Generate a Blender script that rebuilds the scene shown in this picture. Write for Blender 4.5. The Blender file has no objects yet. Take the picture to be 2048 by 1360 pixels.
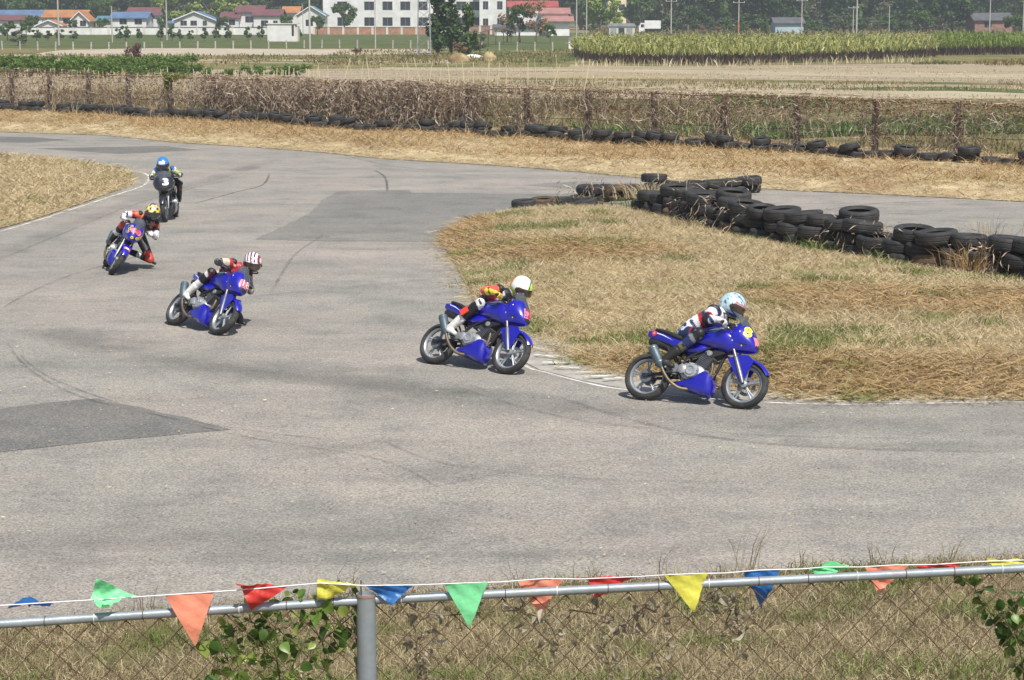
import bpy, bmesh, math, random
import numpy as np
from mathutils import Vector, Matrix, Euler, noise as mnoise
from mathutils.geometry import delaunay_2d_cdt
from mathutils.bvhtree import BVHTree

random.seed(7)
RNG = np.random.default_rng(7)
SC = bpy.context.scene
COL = SC.collection
R = math.radians

# ------------------------------------------------------------------ camera
FPX, CXP, CYP = 4200.0, 1024.0, 680.0          # focal length and centre in photograph pixels
CAMH = 4.8
PITCH = math.atan((CYP - 22.0) / FPX)
cam_d = bpy.data.cameras.new('camera')
cam = bpy.data.objects.new('camera', cam_d)
COL.objects.link(cam)
cam_d.sensor_width = 36.0
cam_d.lens = FPX / 2048.0 * 36.0
cam_d.clip_start = 0.1
cam_d.clip_end = 9000.0
cam.location = (0, 0, CAMH)
cam.rotation_euler = (math.pi / 2 - PITCH, 0, 0)
SC.camera = cam

# ------------------------------------------------------------------ world, sun, exposure
SUN_DIR = Vector((-0.27, 0.62, -1.0)).normalized()       # the way the light travels
world = bpy.data.worlds.new('World')
SC.world = world
world.use_nodes = True
wn = world.node_tree
wn.nodes.clear()
w_out = wn.nodes.new('ShaderNodeOutputWorld')
w_bg = wn.nodes.new('ShaderNodeBackground')
w_sky = wn.nodes.new('ShaderNodeTexSky')
w_sky.sky_type = 'NISHITA'
w_sky.sun_disc = False
w_sky.sun_elevation = math.asin(-SUN_DIR.z)
w_sky.sun_rotation = math.atan2(-SUN_DIR.x, -SUN_DIR.y)
w_sky.air_density = 1.0
w_sky.dust_density = 2.0
w_bg.inputs['Strength'].default_value = 0.085
wn.links.new(w_sky.outputs[0], w_bg.inputs['Color'])
wn.links.new(w_bg.outputs[0], w_out.inputs['Surface'])
sun_d = bpy.data.lights.new('sun', 'SUN')
sun_d.energy = 4.6
sun_d.angle = R(0.53)
sun_d.color = (1.0, 0.955, 0.88)
sun = bpy.data.objects.new('sun', sun_d)
COL.objects.link(sun)
sun.rotation_euler = SUN_DIR.to_track_quat('-Z', 'Y').to_euler()
sun.location = (10, -20, 60)
SC.view_settings.view_transform = 'Standard'
SC.view_settings.look = 'None'
SC.view_settings.exposure = 0.3
SC.view_settings.gamma = 1.0
SC.view_settings.use_curve_mapping = False
SC.cycles.max_bounces = 6
SC.cycles.transparent_max_bounces = 12

# ------------------------------------------------------------------ surveying the photograph
_cp, _sp = math.cos(PITCH), math.sin(PITCH)
def ray(px, py):
    a, b = (px - CXP) / FPX, (CYP - py) / FPX
    return Vector((a, _cp + b * _sp, -_sp + b * _cp))
def G(px, py, z=0.0):
    """the point of the level z that the photograph shows at this pixel"""
    d = ray(px, py)
    t = (z - CAMH) / d.z
    return Vector((d.x * t, d.y * t, z))
def PD(px, py, dist):
    d = ray(px, py)
    t = dist / d.y
    return Vector((d.x * t, dist, CAMH + d.z * t))
def xy(px, py):
    g = G(px, py)
    return (g.x, g.y)
def XD(px, dist):
    return (px - CXP) / FPX * dist / _cp * 1.0

# ------------------------------------------------------------------ tags
def tag(o, label=None, cat=None, group=None, kind=None):
    if label: o['label'] = label
    if cat: o['category'] = cat
    if group: o['group'] = group
    if kind: o['kind'] = kind
    return o
def empty(name, loc=(0, 0, 0), rot=(0, 0, 0)):
    o = bpy.data.objects.new(name, None)
    o.empty_display_size = 0.2
    COL.objects.link(o)
    o.location = loc
    o.rotation_euler = rot
    return o
def mobj(name, mesh, parent=None, loc=None, rot=None):
    o = bpy.data.objects.new(name, mesh)
    COL.objects.link(o)
    if parent is not None: o.parent = parent
    if loc is not None: o.location = loc
    if rot is not None: o.rotation_euler = rot
    return o
def copy_tree(o, parent=None):
    c = o.copy()
    COL.objects.link(c)
    c.parent = parent
    for ch in o.children:
        copy_tree(ch, c)
    return c

# ------------------------------------------------------------------ mesh building
class MB:
    def __init__(self):
        self.v, self.f, self.m = [], [], []
    def add(self, vs, fs, mi=0):
        b = len(self.v)
        self.v.extend([tuple(p) for p in vs])
        self.f.extend([tuple(i + b for i in q) for q in fs])
        self.m.extend([mi] * len(fs))
        return self
    def box(self, c, s, rot=None, mi=0):
        hx, hy, hz = s[0] / 2, s[1] / 2, s[2] / 2
        pts = [Vector((x, y, z)) for x in (-hx, hx) for y in (-hy, hy) for z in (-hz, hz)]
        if rot is not None:
            e = Euler(rot).to_matrix()
            pts = [e @ p for p in pts]
        c = Vector(c)
        return self.add([p + c for p in pts], [(0, 1, 3, 2), (4, 6, 7, 5), (0, 4, 5, 1), (2, 3, 7, 6), (0, 2, 6, 4), (1, 5, 7, 3)], mi)
    def tube(self, path, rad, n=8, mi=0, caps=True, closed=False):
        path = [Vector(p) for p in path]
        k = len(path)
        rads = rad if isinstance(rad, (list, tuple)) else [rad] * k
        t0 = (path[1] - path[0]).normalized()
        u = t0.orthogonal().normalized()
        vs, fs = [], []
        for i, p in enumerate(path):
            t = (path[min(i + 1, k - 1)] - path[max(i - 1, 0)])
            if t.length < 1e-9: t = t0
            t.normalize()
            u = (u - t * u.dot(t))
            if u.length < 1e-6: u = t.orthogonal()
            u.normalize()
            w = t.cross(u)
            for j in range(n):
                a = 2 * math.pi * j / n
                vs.append(p + (u * math.cos(a) + w * math.sin(a)) * rads[i])
        for i in range(k - 1):
            for j in range(n):
                j2 = (j + 1) % n
                fs.append((i * n + j, i * n + j2, (i + 1) * n + j2, (i + 1) * n + j))
        if caps:
            fs.append(tuple(range(n - 1, -1, -1)))
            fs.append(tuple((k - 1) * n + j for j in range(n)))
        return self.add(vs, fs, mi)
    def lathe(self, prof, origin=(0, 0, 0), axis='Z', n=24, mi=0, closed=False, wob=None):
        """prof: (r, h) pairs turned round the axis"""
        o = Vector(origin)
        vs, fs = [], []
        k = len(prof)
        for j in range(n):
            a = 2 * math.pi * j / n
            ca, sa = math.cos(a), math.sin(a)
            for i, (r, h) in enumerate(prof):
                if wob: r = wob(r, h, j, i)
                if axis == 'Z': p = Vector((r * ca, r * sa, h))
                elif axis == 'Y': p = Vector((r * ca, h, r * sa))
                else: p = Vector((h, r * ca, r * sa))
                vs.append(o + p)
        kk = k if closed else k - 1
        for j in range(n):
            j2 = (j + 1) % n
            for i in range(kk):
                i2 = (i + 1) % k
                fs.append((j * k + i, j2 * k + i, j2 * k + i2, j * k + i2))
        return self.add(vs, fs, mi)
    def loft(self, rings, cap0=True, cap1=True, mi=0):
        n = len(rings[0])
        vs = [p for r in rings for p in r]
        fs = []
        for i in range(len(rings) - 1):
            for j in range(n):
                j2 = (j + 1) % n
                fs.append((i * n + j, i * n + j2, (i + 1) * n + j2, (i + 1) * n + j))
        if cap0: fs.append(tuple(range(n - 1, -1, -1)))
        if cap1: fs.append(tuple((len(rings) - 1) * n + j for j in range(n)))
        return self.add(vs, fs, mi)
    def prism(self, poly, d0, d1, plane='XZ', mi=0):
        """outline poly in a plane, given thickness between d0 and d1"""
        n = len(poly)
        def P(a, b, d):
            return (a, d, b) if plane == 'XZ' else ((a, b, d) if plane == 'XY' else (d, a, b))
        vs = [P(a, b, d0) for a, b in poly] + [P(a, b, d1) for a, b in poly]
        fs = [tuple(range(n)), tuple(range(2 * n - 1, n - 1, -1))]
        fs += [(i, (i + 1) % n + 0, (i + 1) % n + n, i + n) for i in range(n)]
        return self.add(vs, fs, mi)
    def mesh(self, name, mats, smooth=None):
        me = bpy.data.meshes.new(name)
        me.from_pydata(self.v, [], self.f)
        if not isinstance(mats, (list, tuple)): mats = [mats]
        for m in mats: me.materials.append(m)
        if len(mats) > 1: me.polygons.foreach_set('material_index', self.m)
        bm = bmesh.new()
        bm.from_mesh(me)
        bmesh.ops.recalc_face_normals(bm, faces=bm.faces)
        bm.to_mesh(me)
        bm.free()
        if smooth is not None:
            me.shade_smooth()
            me.set_sharp_from_angle(angle=R(smooth))
        me.update()
        return me
    def build(self, name, mats, parent=None, smooth=None, loc=None, rot=None):
        return mobj(name, self.mesh(name, mats, smooth), parent, loc, rot)

def np_mesh(name, verts, faces, mat, smooth=False):
    """faces: (M,3) or (M,4) index array"""
    me = bpy.data.meshes.new(name)
    verts = np.ascontiguousarray(verts, dtype=np.float32)
    faces = np.ascontiguousarray(faces, dtype=np.int32)
    m, k = faces.shape
    me.vertices.add(len(verts))
    me.vertices.foreach_set('co', verts.ravel())
    me.loops.add(m * k)
    me.loops.foreach_set('vertex_index', faces.ravel())
    me.polygons.add(m)
    me.polygons.foreach_set('loop_start', np.arange(0, m * k, k, dtype=np.int32))
    if smooth: me.polygons.foreach_set('use_smooth', np.ones(m, dtype=bool))
    for mm in (mat if isinstance(mat, (list, tuple)) else [mat]):
        me.materials.append(mm)
    me.update(calc_edges=True)
    return me

def catmull(pts, sub=6, closed=False):
    pts = [tuple(map(float, p)) for p in pts]
    n = len(pts)
    out = []
    for i in range(n if closed else n - 1):
        p0 = pts[(i - 1) % n] if (closed or i > 0) else pts[0]
        p1, p2 = pts[i], pts[(i + 1) % n]
        p3 = pts[(i + 2) % n] if (closed or i + 2 < n) else pts[-1]
        for s in range(sub):
            t = s / sub
            out.append(tuple(0.5 * ((2 * b) + (-a + c) * t + (2 * a - 5 * b + 4 * c - d) * t * t + (-a + 3 * b - 3 * c + d) * t ** 3)
                             for a, b, c, d in zip(p0, p1, p2, p3)))
    if not closed: out.append(pts[-1])
    return out

def in_poly(x, y, poly):
    inside = np.zeros(x.shape, dtype=bool)
    n = len(poly)
    for i in range(n):
        x0, y0 = poly[i]
        x1, y1 = poly[(i + 1) % n]
        if y0 == y1: continue
        c = ((y0 > y) != (y1 > y)) & (x < (x1 - x0) * (y - y0) / (y1 - y0) + x0)
        inside ^= c
    return inside
def dist_poly(x, y, poly, closed=True):
    d = np.full(x.shape, 1e9)
    n = len(poly)
    for i in range(n if closed else n - 1):
        x0, y0 = poly[i]
        x1, y1 = poly[(i + 1) % n]
        dx, dy = x1 - x0, y1 - y0
        L = dx * dx + dy * dy + 1e-12
        t = np.clip(((x - x0) * dx + (y - y0) * dy) / L, 0, 1)
        d = np.minimum(d, np.hypot(x - x0 - t * dx, y - y0 - t * dy))
    return d
_PERM = np.random.default_rng(3).random((256, 256))
def vnoise(x, y, s=1.0, seed=0):
    x = np.asarray(x) / s + seed * 17.3
    y = np.asarray(y) / s + seed * 9.7
    xi, yi = np.floor(x).astype(int), np.floor(y).astype(int)
    fx, fy = x - xi, y - yi
    fx, fy = fx * fx * (3 - 2 * fx), fy * fy * (3 - 2 * fy)
    g = lambda a, b: _PERM[a % 256, b % 256]
    return (g(xi, yi) * (1 - fx) + g(xi + 1, yi) * fx) * (1 - fy) + (g(xi, yi + 1) * (1 - fx) + g(xi + 1, yi + 1) * fx) * fy
def sstep(a, b, x):
    t = np.clip((x - a) / (b - a), 0, 1)
    return t * t * (3 - 2 * t)

def sheet(name, poly, zf, step, mat, smooth=True, skirt=0.0):
    """a piece of ground with this outline, meshed finely enough to follow the height zf(x, y)"""
    poly = [tuple(p) for p in poly]
    P = np.array(poly)
    x0, y0 = P.min(0)
    x1, y1 = P.max(0)
    gx, gy = np.meshgrid(np.arange(x0, x1, step), np.arange(y0, y1, step))
    gx = gx.ravel() + RNG.uniform(-.2, .2, gx.size) * step
    gy = gy.ravel() + RNG.uniform(-.2, .2, gy.size) * step
    k = in_poly(gx, gy, poly)
    gx, gy = gx[k], gy[k]
    if len(gx):
        k = dist_poly(gx, gy, poly) > step * 0.4
        gx, gy = gx[k], gy[k]
    vs = [Vector(p) for p in poly] + [Vector((a, b)) for a, b in zip(gx, gy)]
    n = len(poly)
    res = delaunay_2d_cdt(vs, [(i, (i + 1) % n) for i in range(n)], [], 1, 1e-5)
    co = np.array([(p.x, p.y) for p in res[0]])
    z = zf(co[:, 0], co[:, 1]) if callable(zf) else np.full(len(co), zf)
    verts = np.column_stack([co, z])
    me = bpy.data.meshes.new(name)
    me.from_pydata([tuple(v) for v in verts], [], [tuple(f) for f in res[2]])
    me.materials.append(mat)
    bm = bmesh.new(); bm.from_mesh(me)
    for f in bm.faces:
        if f.normal.z < 0: f.normal_flip()
    bm.to_mesh(me); bm.free()
    if smooth: me.shade_smooth()
    o = mobj(name, me)
    o['kind'] = 'structure'
    return o

def scatter(poly, n, dens=None):
    P = np.array(poly)
    x0, y0 = P.min(0); x1, y1 = P.max(0)
    X, Y = np.zeros(0), np.zeros(0)
    while len(X) < n:
        a, b = RNG.uniform(x0, x1, n), RNG.uniform(y0, y1, n)
        k = in_poly(a, b, poly)
        if dens is not None: k &= RNG.random(n) < dens(a, b)
        X, Y = np.concatenate([X, a[k]]), np.concatenate([Y, b[k]])
    return X[:n], Y[:n]

def blades(x, y, z, length, width, tilt, az=None, bend=0.0, face=None):
    """one bent, tapering blade of two segments at each point"""
    n = len(x)
    length = np.broadcast_to(length, n); width = np.broadcast_to(width, n); tilt = np.broadcast_to(tilt, n)
    az = RNG.uniform(0, 2 * np.pi, n) if az is None else az
    dx, dy = np.cos(az), np.sin(az)
    fa = RNG.uniform(0, 2 * np.pi, n) if face is None else face
    wx, wy = np.cos(fa) * width / 2, np.sin(fa) * width / 2
    b = np.column_stack([x, y, z])
    t2 = tilt + bend * RNG.uniform(.5, 1.5, n)
    h = length * .55
    m = b + np.column_stack([dx * np.sin(tilt) * h, dy * np.sin(tilt) * h, np.cos(tilt) * h])
    h2 = length * .45
    tip = m + np.column_stack([dx * np.sin(t2) * h2, dy * np.sin(t2) * h2, np.cos(t2) * h2])
    w = np.column_stack([wx, wy, RNG.uniform(-.5, .5, n) * width])
    V = np.stack([b - w, b + w, m + w * .8, m - w * .8, tip], axis=1).reshape(-1, 3)
    i = np.arange(n)[:, None] * 5
    F = np.concatenate([i + [[0, 1, 2]], i + [[0, 2, 3]], i + [[3, 2, 4]]], axis=1).reshape(-1, 3)
    return V, F

def leaf_cloud(centres, radii, n, size, rng, shell=0.55, flat=0.0):
    """n leaf quads spread through a union of ellipsoids"""
    k = len(centres)
    w = np.array([r[0] * r[1] * r[2] for r in radii]) ** .67
    idx = rng.choice(k, n, p=w / w.sum())
    d = rng.normal(size=(n, 3))
    d /= np.linalg.norm(d, axis=1)[:, None]
    rr = (shell + (1 - shell) * rng.random(n)) * (0.9 + .22 * rng.random(n))
    c = np.array(centres)[idx] + d * np.array(radii)[idx] * rr[:, None]
    nrm = d + rng.normal(size=(n, 3)) * .8
    nrm[:, 2] += flat
    nrm /= np.linalg.norm(nrm, axis=1)[:, None]
    u = np.cross(nrm, rng.normal(size=(n, 3)))
    u /= np.linalg.norm(u, axis=1)[:, None]
    v = np.cross(nrm, u)
    s = size * (0.55 + .9 * rng.random(n))[:, None]
    V = np.stack([c - u * s, c - v * s * .55, c + u * s, c + v * s * .55], axis=1).reshape(-1, 3)
    F = np.arange(n * 4).reshape(-1, 4)
    return V, F

# ------------------------------------------------------------------ materials
def _nt(name):
    m = bpy.data.materials.new(name)
    m.use_nodes = True
    nt = m.node_tree
    return m, nt, nt.nodes['Principled BSDF']
def _n(nt, t, **kw):
    nd = nt.nodes.new(t)
    for k, v in kw.items(): setattr(nd, k, v)
    return nd
def _noise(nt, vec, scale, detail=3.0, rough=0.55):
    nd = _n(nt, 'ShaderNodeTexNoise')
    nd.inputs['Scale'].default_value = scale
    nd.inputs['Detail'].default_value = detail
    nd.inputs['Roughness'].default_value = rough
    if vec is not None: nt.links.new(vec, nd.inputs['Vector'])
    return nd
def _mixc(nt, fac, a, b, mode='MIX'):
    nd = _n(nt, 'ShaderNodeMix', data_type='RGBA', blend_type=mode)
    for sock, val in ((nd.inputs[0], fac), (nd.inputs[6], a), (nd.inputs[7], b)):
        if isinstance(val, bpy.types.NodeSocket): nt.links.new(val, sock)
        elif isinstance(val, (int, float)): sock.default_value = val
        else: sock.default_value = tuple(val) + ((1.0,) if len(val) == 3 else ())
    return nd.outputs[2]
def _ramp(nt, fac, stops, interp='LINEAR'):
    nd = _n(nt, 'ShaderNodeValToRGB')
    cr = nd.color_ramp
    cr.interpolation = interp
    while len(cr.elements) < len(stops): cr.elements.new(0.5)
    for e, (p, c) in zip(cr.elements, stops):
        e.position = p
        e.color = tuple(c) + ((1.0,) if len(c) == 3 else ())
    nt.links.new(fac, nd.inputs[0])
    return nd.outputs[0]
def _bump(nt, bsdf, h, strength, dist):
    b = _n(nt, 'ShaderNodeBump')
    b.inputs['Strength'].default_value = strength
    b.inputs['Distance'].default_value = dist
    nt.links.new(h, b.inputs['Height'])
    nt.links.new(b.outputs[0], bsdf.inputs['Normal'])

def mat(name, col, rough=.6, metal=0.0, var=.12, scale=6.0, bump=0.0, bscale=60.0, coat=0.0, dirt=None, dirt_amt=.3, attr=False, spec=.5):
    m, nt, b = _nt(name)
    tc = _n(nt, 'ShaderNodeTexCoord').outputs['Object']
    base = col
    if attr:
        a = _n(nt, 'ShaderNodeAttribute')
        a.attribute_name = 'Col'
        base = a.outputs['Color']
    nz = _noise(nt, tc, scale)
    lo, hi = 1 - var, 1 + var
    k = _ramp(nt, nz.outputs[0], [(.3, (lo, lo, lo)), (.7, (hi, hi, hi))])
    c = _mixc(nt, 1.0, base, k, 'MULTIPLY')
    if dirt is not None:
        nd = _noise(nt, tc, scale * .35, 6, .7)
        f = _ramp(nt, nd.outputs[0], [(.42, (0, 0, 0)), (.68, (dirt_amt,) * 3)])
        c = _mixc(nt, f, c, dirt)
    nt.links.new(c, b.inputs['Base Color'])
    b.inputs['Roughness'].default_value = rough
    b.inputs['Metallic'].default_value = metal
    b.inputs['Coat Weight'].default_value = coat
    b.inputs['Coat Roughness'].default_value = .06
    b.inputs['Specular IOR Level'].default_value = spec
    if bump:
        nb = _noise(nt, tc, bscale, 4)
        _bump(nt, b, nb.outputs[0], bump, .01)
    return m

def leafmat(name, stops, rough=.55, trans=.25, patch=None, patch_scale=.3, patch_amt=(.45, .65), spec=.35):
    """leaves or straw: colour differs from one leaf to the next, and in patches"""
    m, nt, b = _nt(name)
    geo = _n(nt, 'ShaderNodeNewGeometry')
    n = len(stops)
    c = _ramp(nt, geo.outputs['Random Per Island'], [(i / max(1, n - 1), s) for i, s in enumerate(stops)])
    if patch is not None:
        nz = _noise(nt, geo.outputs['Position'], patch_scale, 4)
        f = _ramp(nt, nz.outputs[0], [(patch_amt[0], (0, 0, 0)), (patch_amt[1], (1, 1, 1))])
        c = _mixc(nt, f, c, _mixc(nt, .75, c, patch))
    nt.links.new(c, b.inputs['Base Color'])
    b.inputs['Roughness'].default_value = rough
    b.inputs['Specular IOR Level'].default_value = spec
    if trans > 0:
        tr = _n(nt, 'ShaderNodeBsdfTranslucent')
        nt.links.new(c, tr.inputs['Color'])
        mx = _n(nt, 'ShaderNodeMixShader')
        mx.inputs[0].default_value = trans
        nt.links.new(b.outputs[0], mx.inputs[1])
        nt.links.new(tr.outputs[0], mx.inputs[2])
        nt.links.new(mx.outputs[0], nt.nodes['Material Output'].inputs['Surface'])
    return m

def groundmat(name, stops, scale=1.5, fine=40.0, patch=None, patch_scale=.15, patch_amt=(.5, .65), bump=.6, bdist=.03, stretch=None, rough=.95, patch2=None, patch2_scale=.4, patch2_amt=(.55, .7)):
    m, nt, b = _nt(name)
    pos = _n(nt, 'ShaderNodeNewGeometry').outputs['Position']
    vec = pos
    if stretch:
        mp = _n(nt, 'ShaderNodeMapping')
        mp.inputs['Scale'].default_value = stretch
        nt.links.new(pos, mp.inputs['Vector'])
        vec = mp.outputs[0]
    a = _noise(nt, vec, scale, 6, .65)
    f = _noise(nt, vec, fine, 3, .6)
    add = _n(nt, 'ShaderNodeMath', operation='MULTIPLY_ADD')
    nt.links.new(f.outputs[0], add.inputs[0]); add.inputs[1].default_value = .55
    nt.links.new(a.outputs[0], add.inputs[2])
    sub = _n(nt, 'ShaderNodeMath', operation='SUBTRACT')
    nt.links.new(add.outputs[0], sub.inputs[0]); sub.inputs[1].default_value = .275
    n = len(stops)
    c = _ramp(nt, sub.outputs[0], [(.28 + .44 * i / max(1, n - 1), s) for i, s in enumerate(stops)])
    for pc, ps, pa in ((patch, patch_scale, patch_amt), (patch2, patch2_scale, patch2_amt)):
        if pc is not None:
            nz = _noise(nt, pos, ps, 5, .6)
            fz = _ramp(nt, nz.outputs[0], [(pa[0], (0, 0, 0)), (pa[1], (1, 1, 1))])
            c = _mixc(nt, fz, c, pc)
    nt.links.new(c, b.inputs['Base Color'])
    b.inputs['Roughness'].default_value = rough
    b.inputs['Specular IOR Level'].default_value = .2
    if bump: _bump(nt, b, add.outputs[0], bump, bdist)
    return m

def asphalt(name, base, tint, dark, worn=.5, offset=0.0):
    m, nt, b = _nt(name)
    pos = _n(nt, 'ShaderNodeNewGeometry').outputs['Position']
    big = _noise(nt, pos, .16, 5, .6)
    mid = _noise(nt, pos, .9, 6, .7)
    grain = _noise(nt, pos, 42.0, 2, .7)
    chip = _n(nt, 'ShaderNodeTexVoronoi')
    chip.inputs['Scale'].default_value = 48.0
    nt.links.new(pos, chip.inputs['Vector'])
    c = _ramp(nt, big.outputs[0], [(.38, base), (.62, tint)])
    md = _ramp(nt, mid.outputs[0], [(.30, (.74, .75, .76)), (.5, (1, 1, 1)), (.72, (1.16, 1.12, 1.08))])
    c = _mixc(nt, 1.0, c, md, 'MULTIPLY')
    # long worn streaks laid down along the driving direction
    mp = _n(nt, 'ShaderNodeMapping')
    mp.inputs['Scale'].default_value = (.10, .55, 1)
    mp.inputs['Rotation'].default_value = (0, 0, R(14))
    nt.links.new(pos, mp.inputs['Vector'])
    st = _noise(nt, mp.outputs[0], 1.3, 5, .65)
    stc = _ramp(nt, st.outputs[0], [(.40, (1, 1, 1)), (.64, dark)])
    c = _mixc(nt, worn, c, _mixc(nt, 1.0, c, stc, 'MULTIPLY'))
    gr = _ramp(nt, grain.outputs[0], [(.30, (.62, .62, .63)), (.52, (1, 1, 1)), (.74, (1.32, 1.31, 1.28))])
    c = _mixc(nt, 1.0, c, gr, 'MULTIPLY')
    cr = _ramp(nt, chip.outputs['Color'], [(.0, (.52, .51, .52)), (.5, (1, 1, 1)), (1.0, (1.45, 1.43, 1.38))])
    c = _mixc(nt, .8, c, _mixc(nt, 1.0, c, cr, 'MULTIPLY'))
    nt.links.new(c, b.inputs['Base Color'])
    b.inputs['Roughness'].default_value = .88
    b.inputs['Specular IOR Level'].default_value = .3
    _bump(nt, b, grain.outputs[0], .35, .004)
    return m

def softmark(name, col, strength, stretch=(2, 14), axis='Y'):
    """a worn paint or rubber mark: full in the middle of the strip, broken and thinning to its edges"""
    m, nt, b = _nt(name)
    b.inputs['Base Color'].default_value = tuple(col) + (1,)
    b.inputs['Roughness'].default_value = .85
    uv = _n(nt, 'ShaderNodeTexCoord').outputs['UV']
    pos = _n(nt, 'ShaderNodeNewGeometry').outputs['Position']
    sep = _n(nt, 'ShaderNodeSeparateXYZ')
    nt.links.new(uv, sep.inputs[0])
    e = _ramp(nt, sep.outputs[1], [(0, (0, 0, 0)), (.35, (1, 1, 1)), (.65, (1, 1, 1)), (1, (0, 0, 0))])
    ends = _ramp(nt, sep.outputs[0], [(0, (0, 0, 0)), (.12, (1, 1, 1)), (.85, (1, 1, 1)), (1, (0, 0, 0))])
    nz = _noise(nt, pos, stretch[0], 5, .7)
    f = _ramp(nt, nz.outputs[0], [(.32, (0, 0, 0)), (.6, (1, 1, 1))])
    a = _mixc(nt, 1.0, _mixc(nt, 1.0, e, f, 'MULTIPLY'), ends, 'MULTIPLY')
    a = _mixc(nt, 1.0, a, (strength,) * 3, 'MULTIPLY')
    nt.links.new(a, b.inputs['Alpha'])
    return m

# ================================================================== the setting
M = {}
STRAW = [(.30, .230, .125), (.46, .370, .215), (.58, .49, .31), (.36, .28, .155), (.68, .60, .41), (.24, .18, .10)]
M['ground'] = groundmat('field_soil', [(.16, .12, .07), (.27, .21, .12), (.36, .29, .17)], .08, 3.0, patch=(.10, .13, .045), patch_scale=.02, patch_amt=(.52, .62), bump=.4, bdist=.1)
M['asphalt'] = asphalt('track_asphalt', (.290, .280, .250), (.330, .302, .268), (.72, .72, .73), .55)
M['asphalt_dark'] = asphalt('patch_asphalt', (.165, .164, .155), (.190, .184, .170), (.82, .82, .84), .5)
M['asphalt_mid'] = asphalt('patch_asphalt_mid', (.208, .205, .190), (.238, .228, .206), (.82, .82, .84), .5)
M['straw_ground'] = groundmat('straw_ground', [(.13, .092, .045), (.30, .225, .12), (.46, .36, .205), (.56, .455, .28)], 2.2, 30, patch=(.17, .16, .055), patch_scale=.55, patch_amt=(.55, .72), bump=.8, bdist=.05,
                              patch2=(.19, .115, .06), patch2_scale=.30, patch2_amt=(.56, .72))
M['verge_ground'] = groundmat('verge_ground', [(.18, .125, .065), (.36, .275, .155), (.50, .395, .235), (.60, .49, .31)], 1.4, 18, patch=(.24, .14, .07), patch_scale=.25, patch_amt=(.55, .72), bump=.8, bdist=.06)
M['bank_ground'] = groundmat('bank_ground', [(.09, .07, .04), (.21, .165, .095), (.36, .29, .18)], 3.0, 45, patch=(.08, .10, .03), patch_scale=.9, patch_amt=(.52, .68), bump=.8, bdist=.04)
M['straw'] = leafmat('dry_straw', STRAW, .75, .15, patch=(.19, .23, .05), patch_scale=.55, patch_amt=(.57, .70), spec=.2)
M['straw_brown'] = leafmat('brown_straw', [(.26, .16, .075), (.40, .27, .13), (.52, .38, .20), (.33, .21, .10)], .75, .15, spec=.2)
M['green_blade'] = leafmat('green_grass', [(.10, .15, .03), (.16, .22, .05), (.22, .26, .07)], .6, .3)
M['bank_blade'] = leafmat('bank_grass', [(.20, .155, .085), (.42, .345, .20), (.60, .52, .33), (.13, .10, .055), (.32, .26, .14)], .7, .25, patch=(.13, .19, .035), patch_scale=1.3, patch_amt=(.54, .66), spec=.2)
M['concrete'] = mat('kerb_concrete', (.40, .38, .34), .9, var=.2, scale=3, bump=.5, bscale=30, dirt=(.22, .20, .17), dirt_amt=.6)
M['white_paint'] = softmark('worn_white_paint', (.78, .77, .74), .95, (7, 14))
M['white_line'] = softmark('white_line_paint', (.80, .79, .76), 1.0, (2.0, 14))
M['rubber'] = softmark('rubber_mark', (.08, .08, .082), .30, (1.4, 14))
M['rubber_soft'] = softmark('rubbered_asphalt', (.12, .12, .118), .17, (.5, 14))
M['crack'] = softmark('asphalt_crack', (.05, .05, .05), .6, (3.0, 14))

# -- ground to the horizon
def flat(name, poly, z, m):
    me = bpy.data.meshes.new(name)
    me.from_pydata([(x, y, z) for x, y in poly], [], [tuple(range(len(poly)))])
    me.materials.append(m)
    if me.polygons[0].normal.z < 0: me.flip_normals()
    o = mobj(name, me)
    o['kind'] = 'structure'
    return o
flat('ground', [(-4000, -60), (4000, -60), (4000, 6000), (-4000, 6000)], -0.06, M['ground'])

FAR_EDGE = [xy(*p) for p in catmull([(-500, 236), (-200, 252), (0, 264), (205, 271), (342, 284.5), (478, 293), (640, 305), (770, 318), (940, 328), (1043, 335), (1163, 345), (1282, 356), (1523, 378), (1757, 389), (2048, 404), (2600, 432)], 4)]
NEAR_EDGE = [xy(*p) for p in catmull([(-700, 1320), (0, 1262), (300, 1224), (820, 1187), (1094, 1171), (1482, 1150), (1665, 1139), (2048, 1118), (2700, 1085)], 4)]
flat('track', FAR_EDGE + NEAR_EDGE[::-1], 0.0, M['asphalt'])

# -- asphalt patches
def patch(pix, z, m):
    pts = [Vector(xy(*p)) for p in pix]
    out = []
    for a, c in zip(pts, pts[1:] + pts[:1]):
        n = max(1, int((c - a).length / .35))
        for k in range(n):
            q = a.lerp(c, k / n)
            out.append((q.x + random.uniform(-.035, .035), q.y + random.uniform(-.05, .05)))
    return flat('asphalt_patch', out, z, m)
patch([(-160, 830), (0, 817), (100, 806), (197, 797), (330, 826), (457, 858), (230, 881), (0, 903), (-160, 916)], .004, M['asphalt_dark'])
patch([(678, 382), (818, 379.5), (822, 386), (1042, 388), (1200, 386), (1120, 415), (1010, 418), (930, 440), (890, 462), (884, 484), (612, 481.5), (508, 479), (560, 456), (622, 425), (642, 402)], .004, M['asphalt_mid'])
patch([(72, 297), (215, 294), (330, 292), (395, 300), (240, 308)], .004, M['asphalt_dark'])
patch([(-120, 274), (0, 273), (60, 274), (142, 280), (60, 285), (-120, 284)], .004, M['asphalt_dark'])
patch([(1045, 370), (1160, 362), (1300, 370), (1380, 376), (1245, 384)], .004, M['asphalt_mid'])

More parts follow.
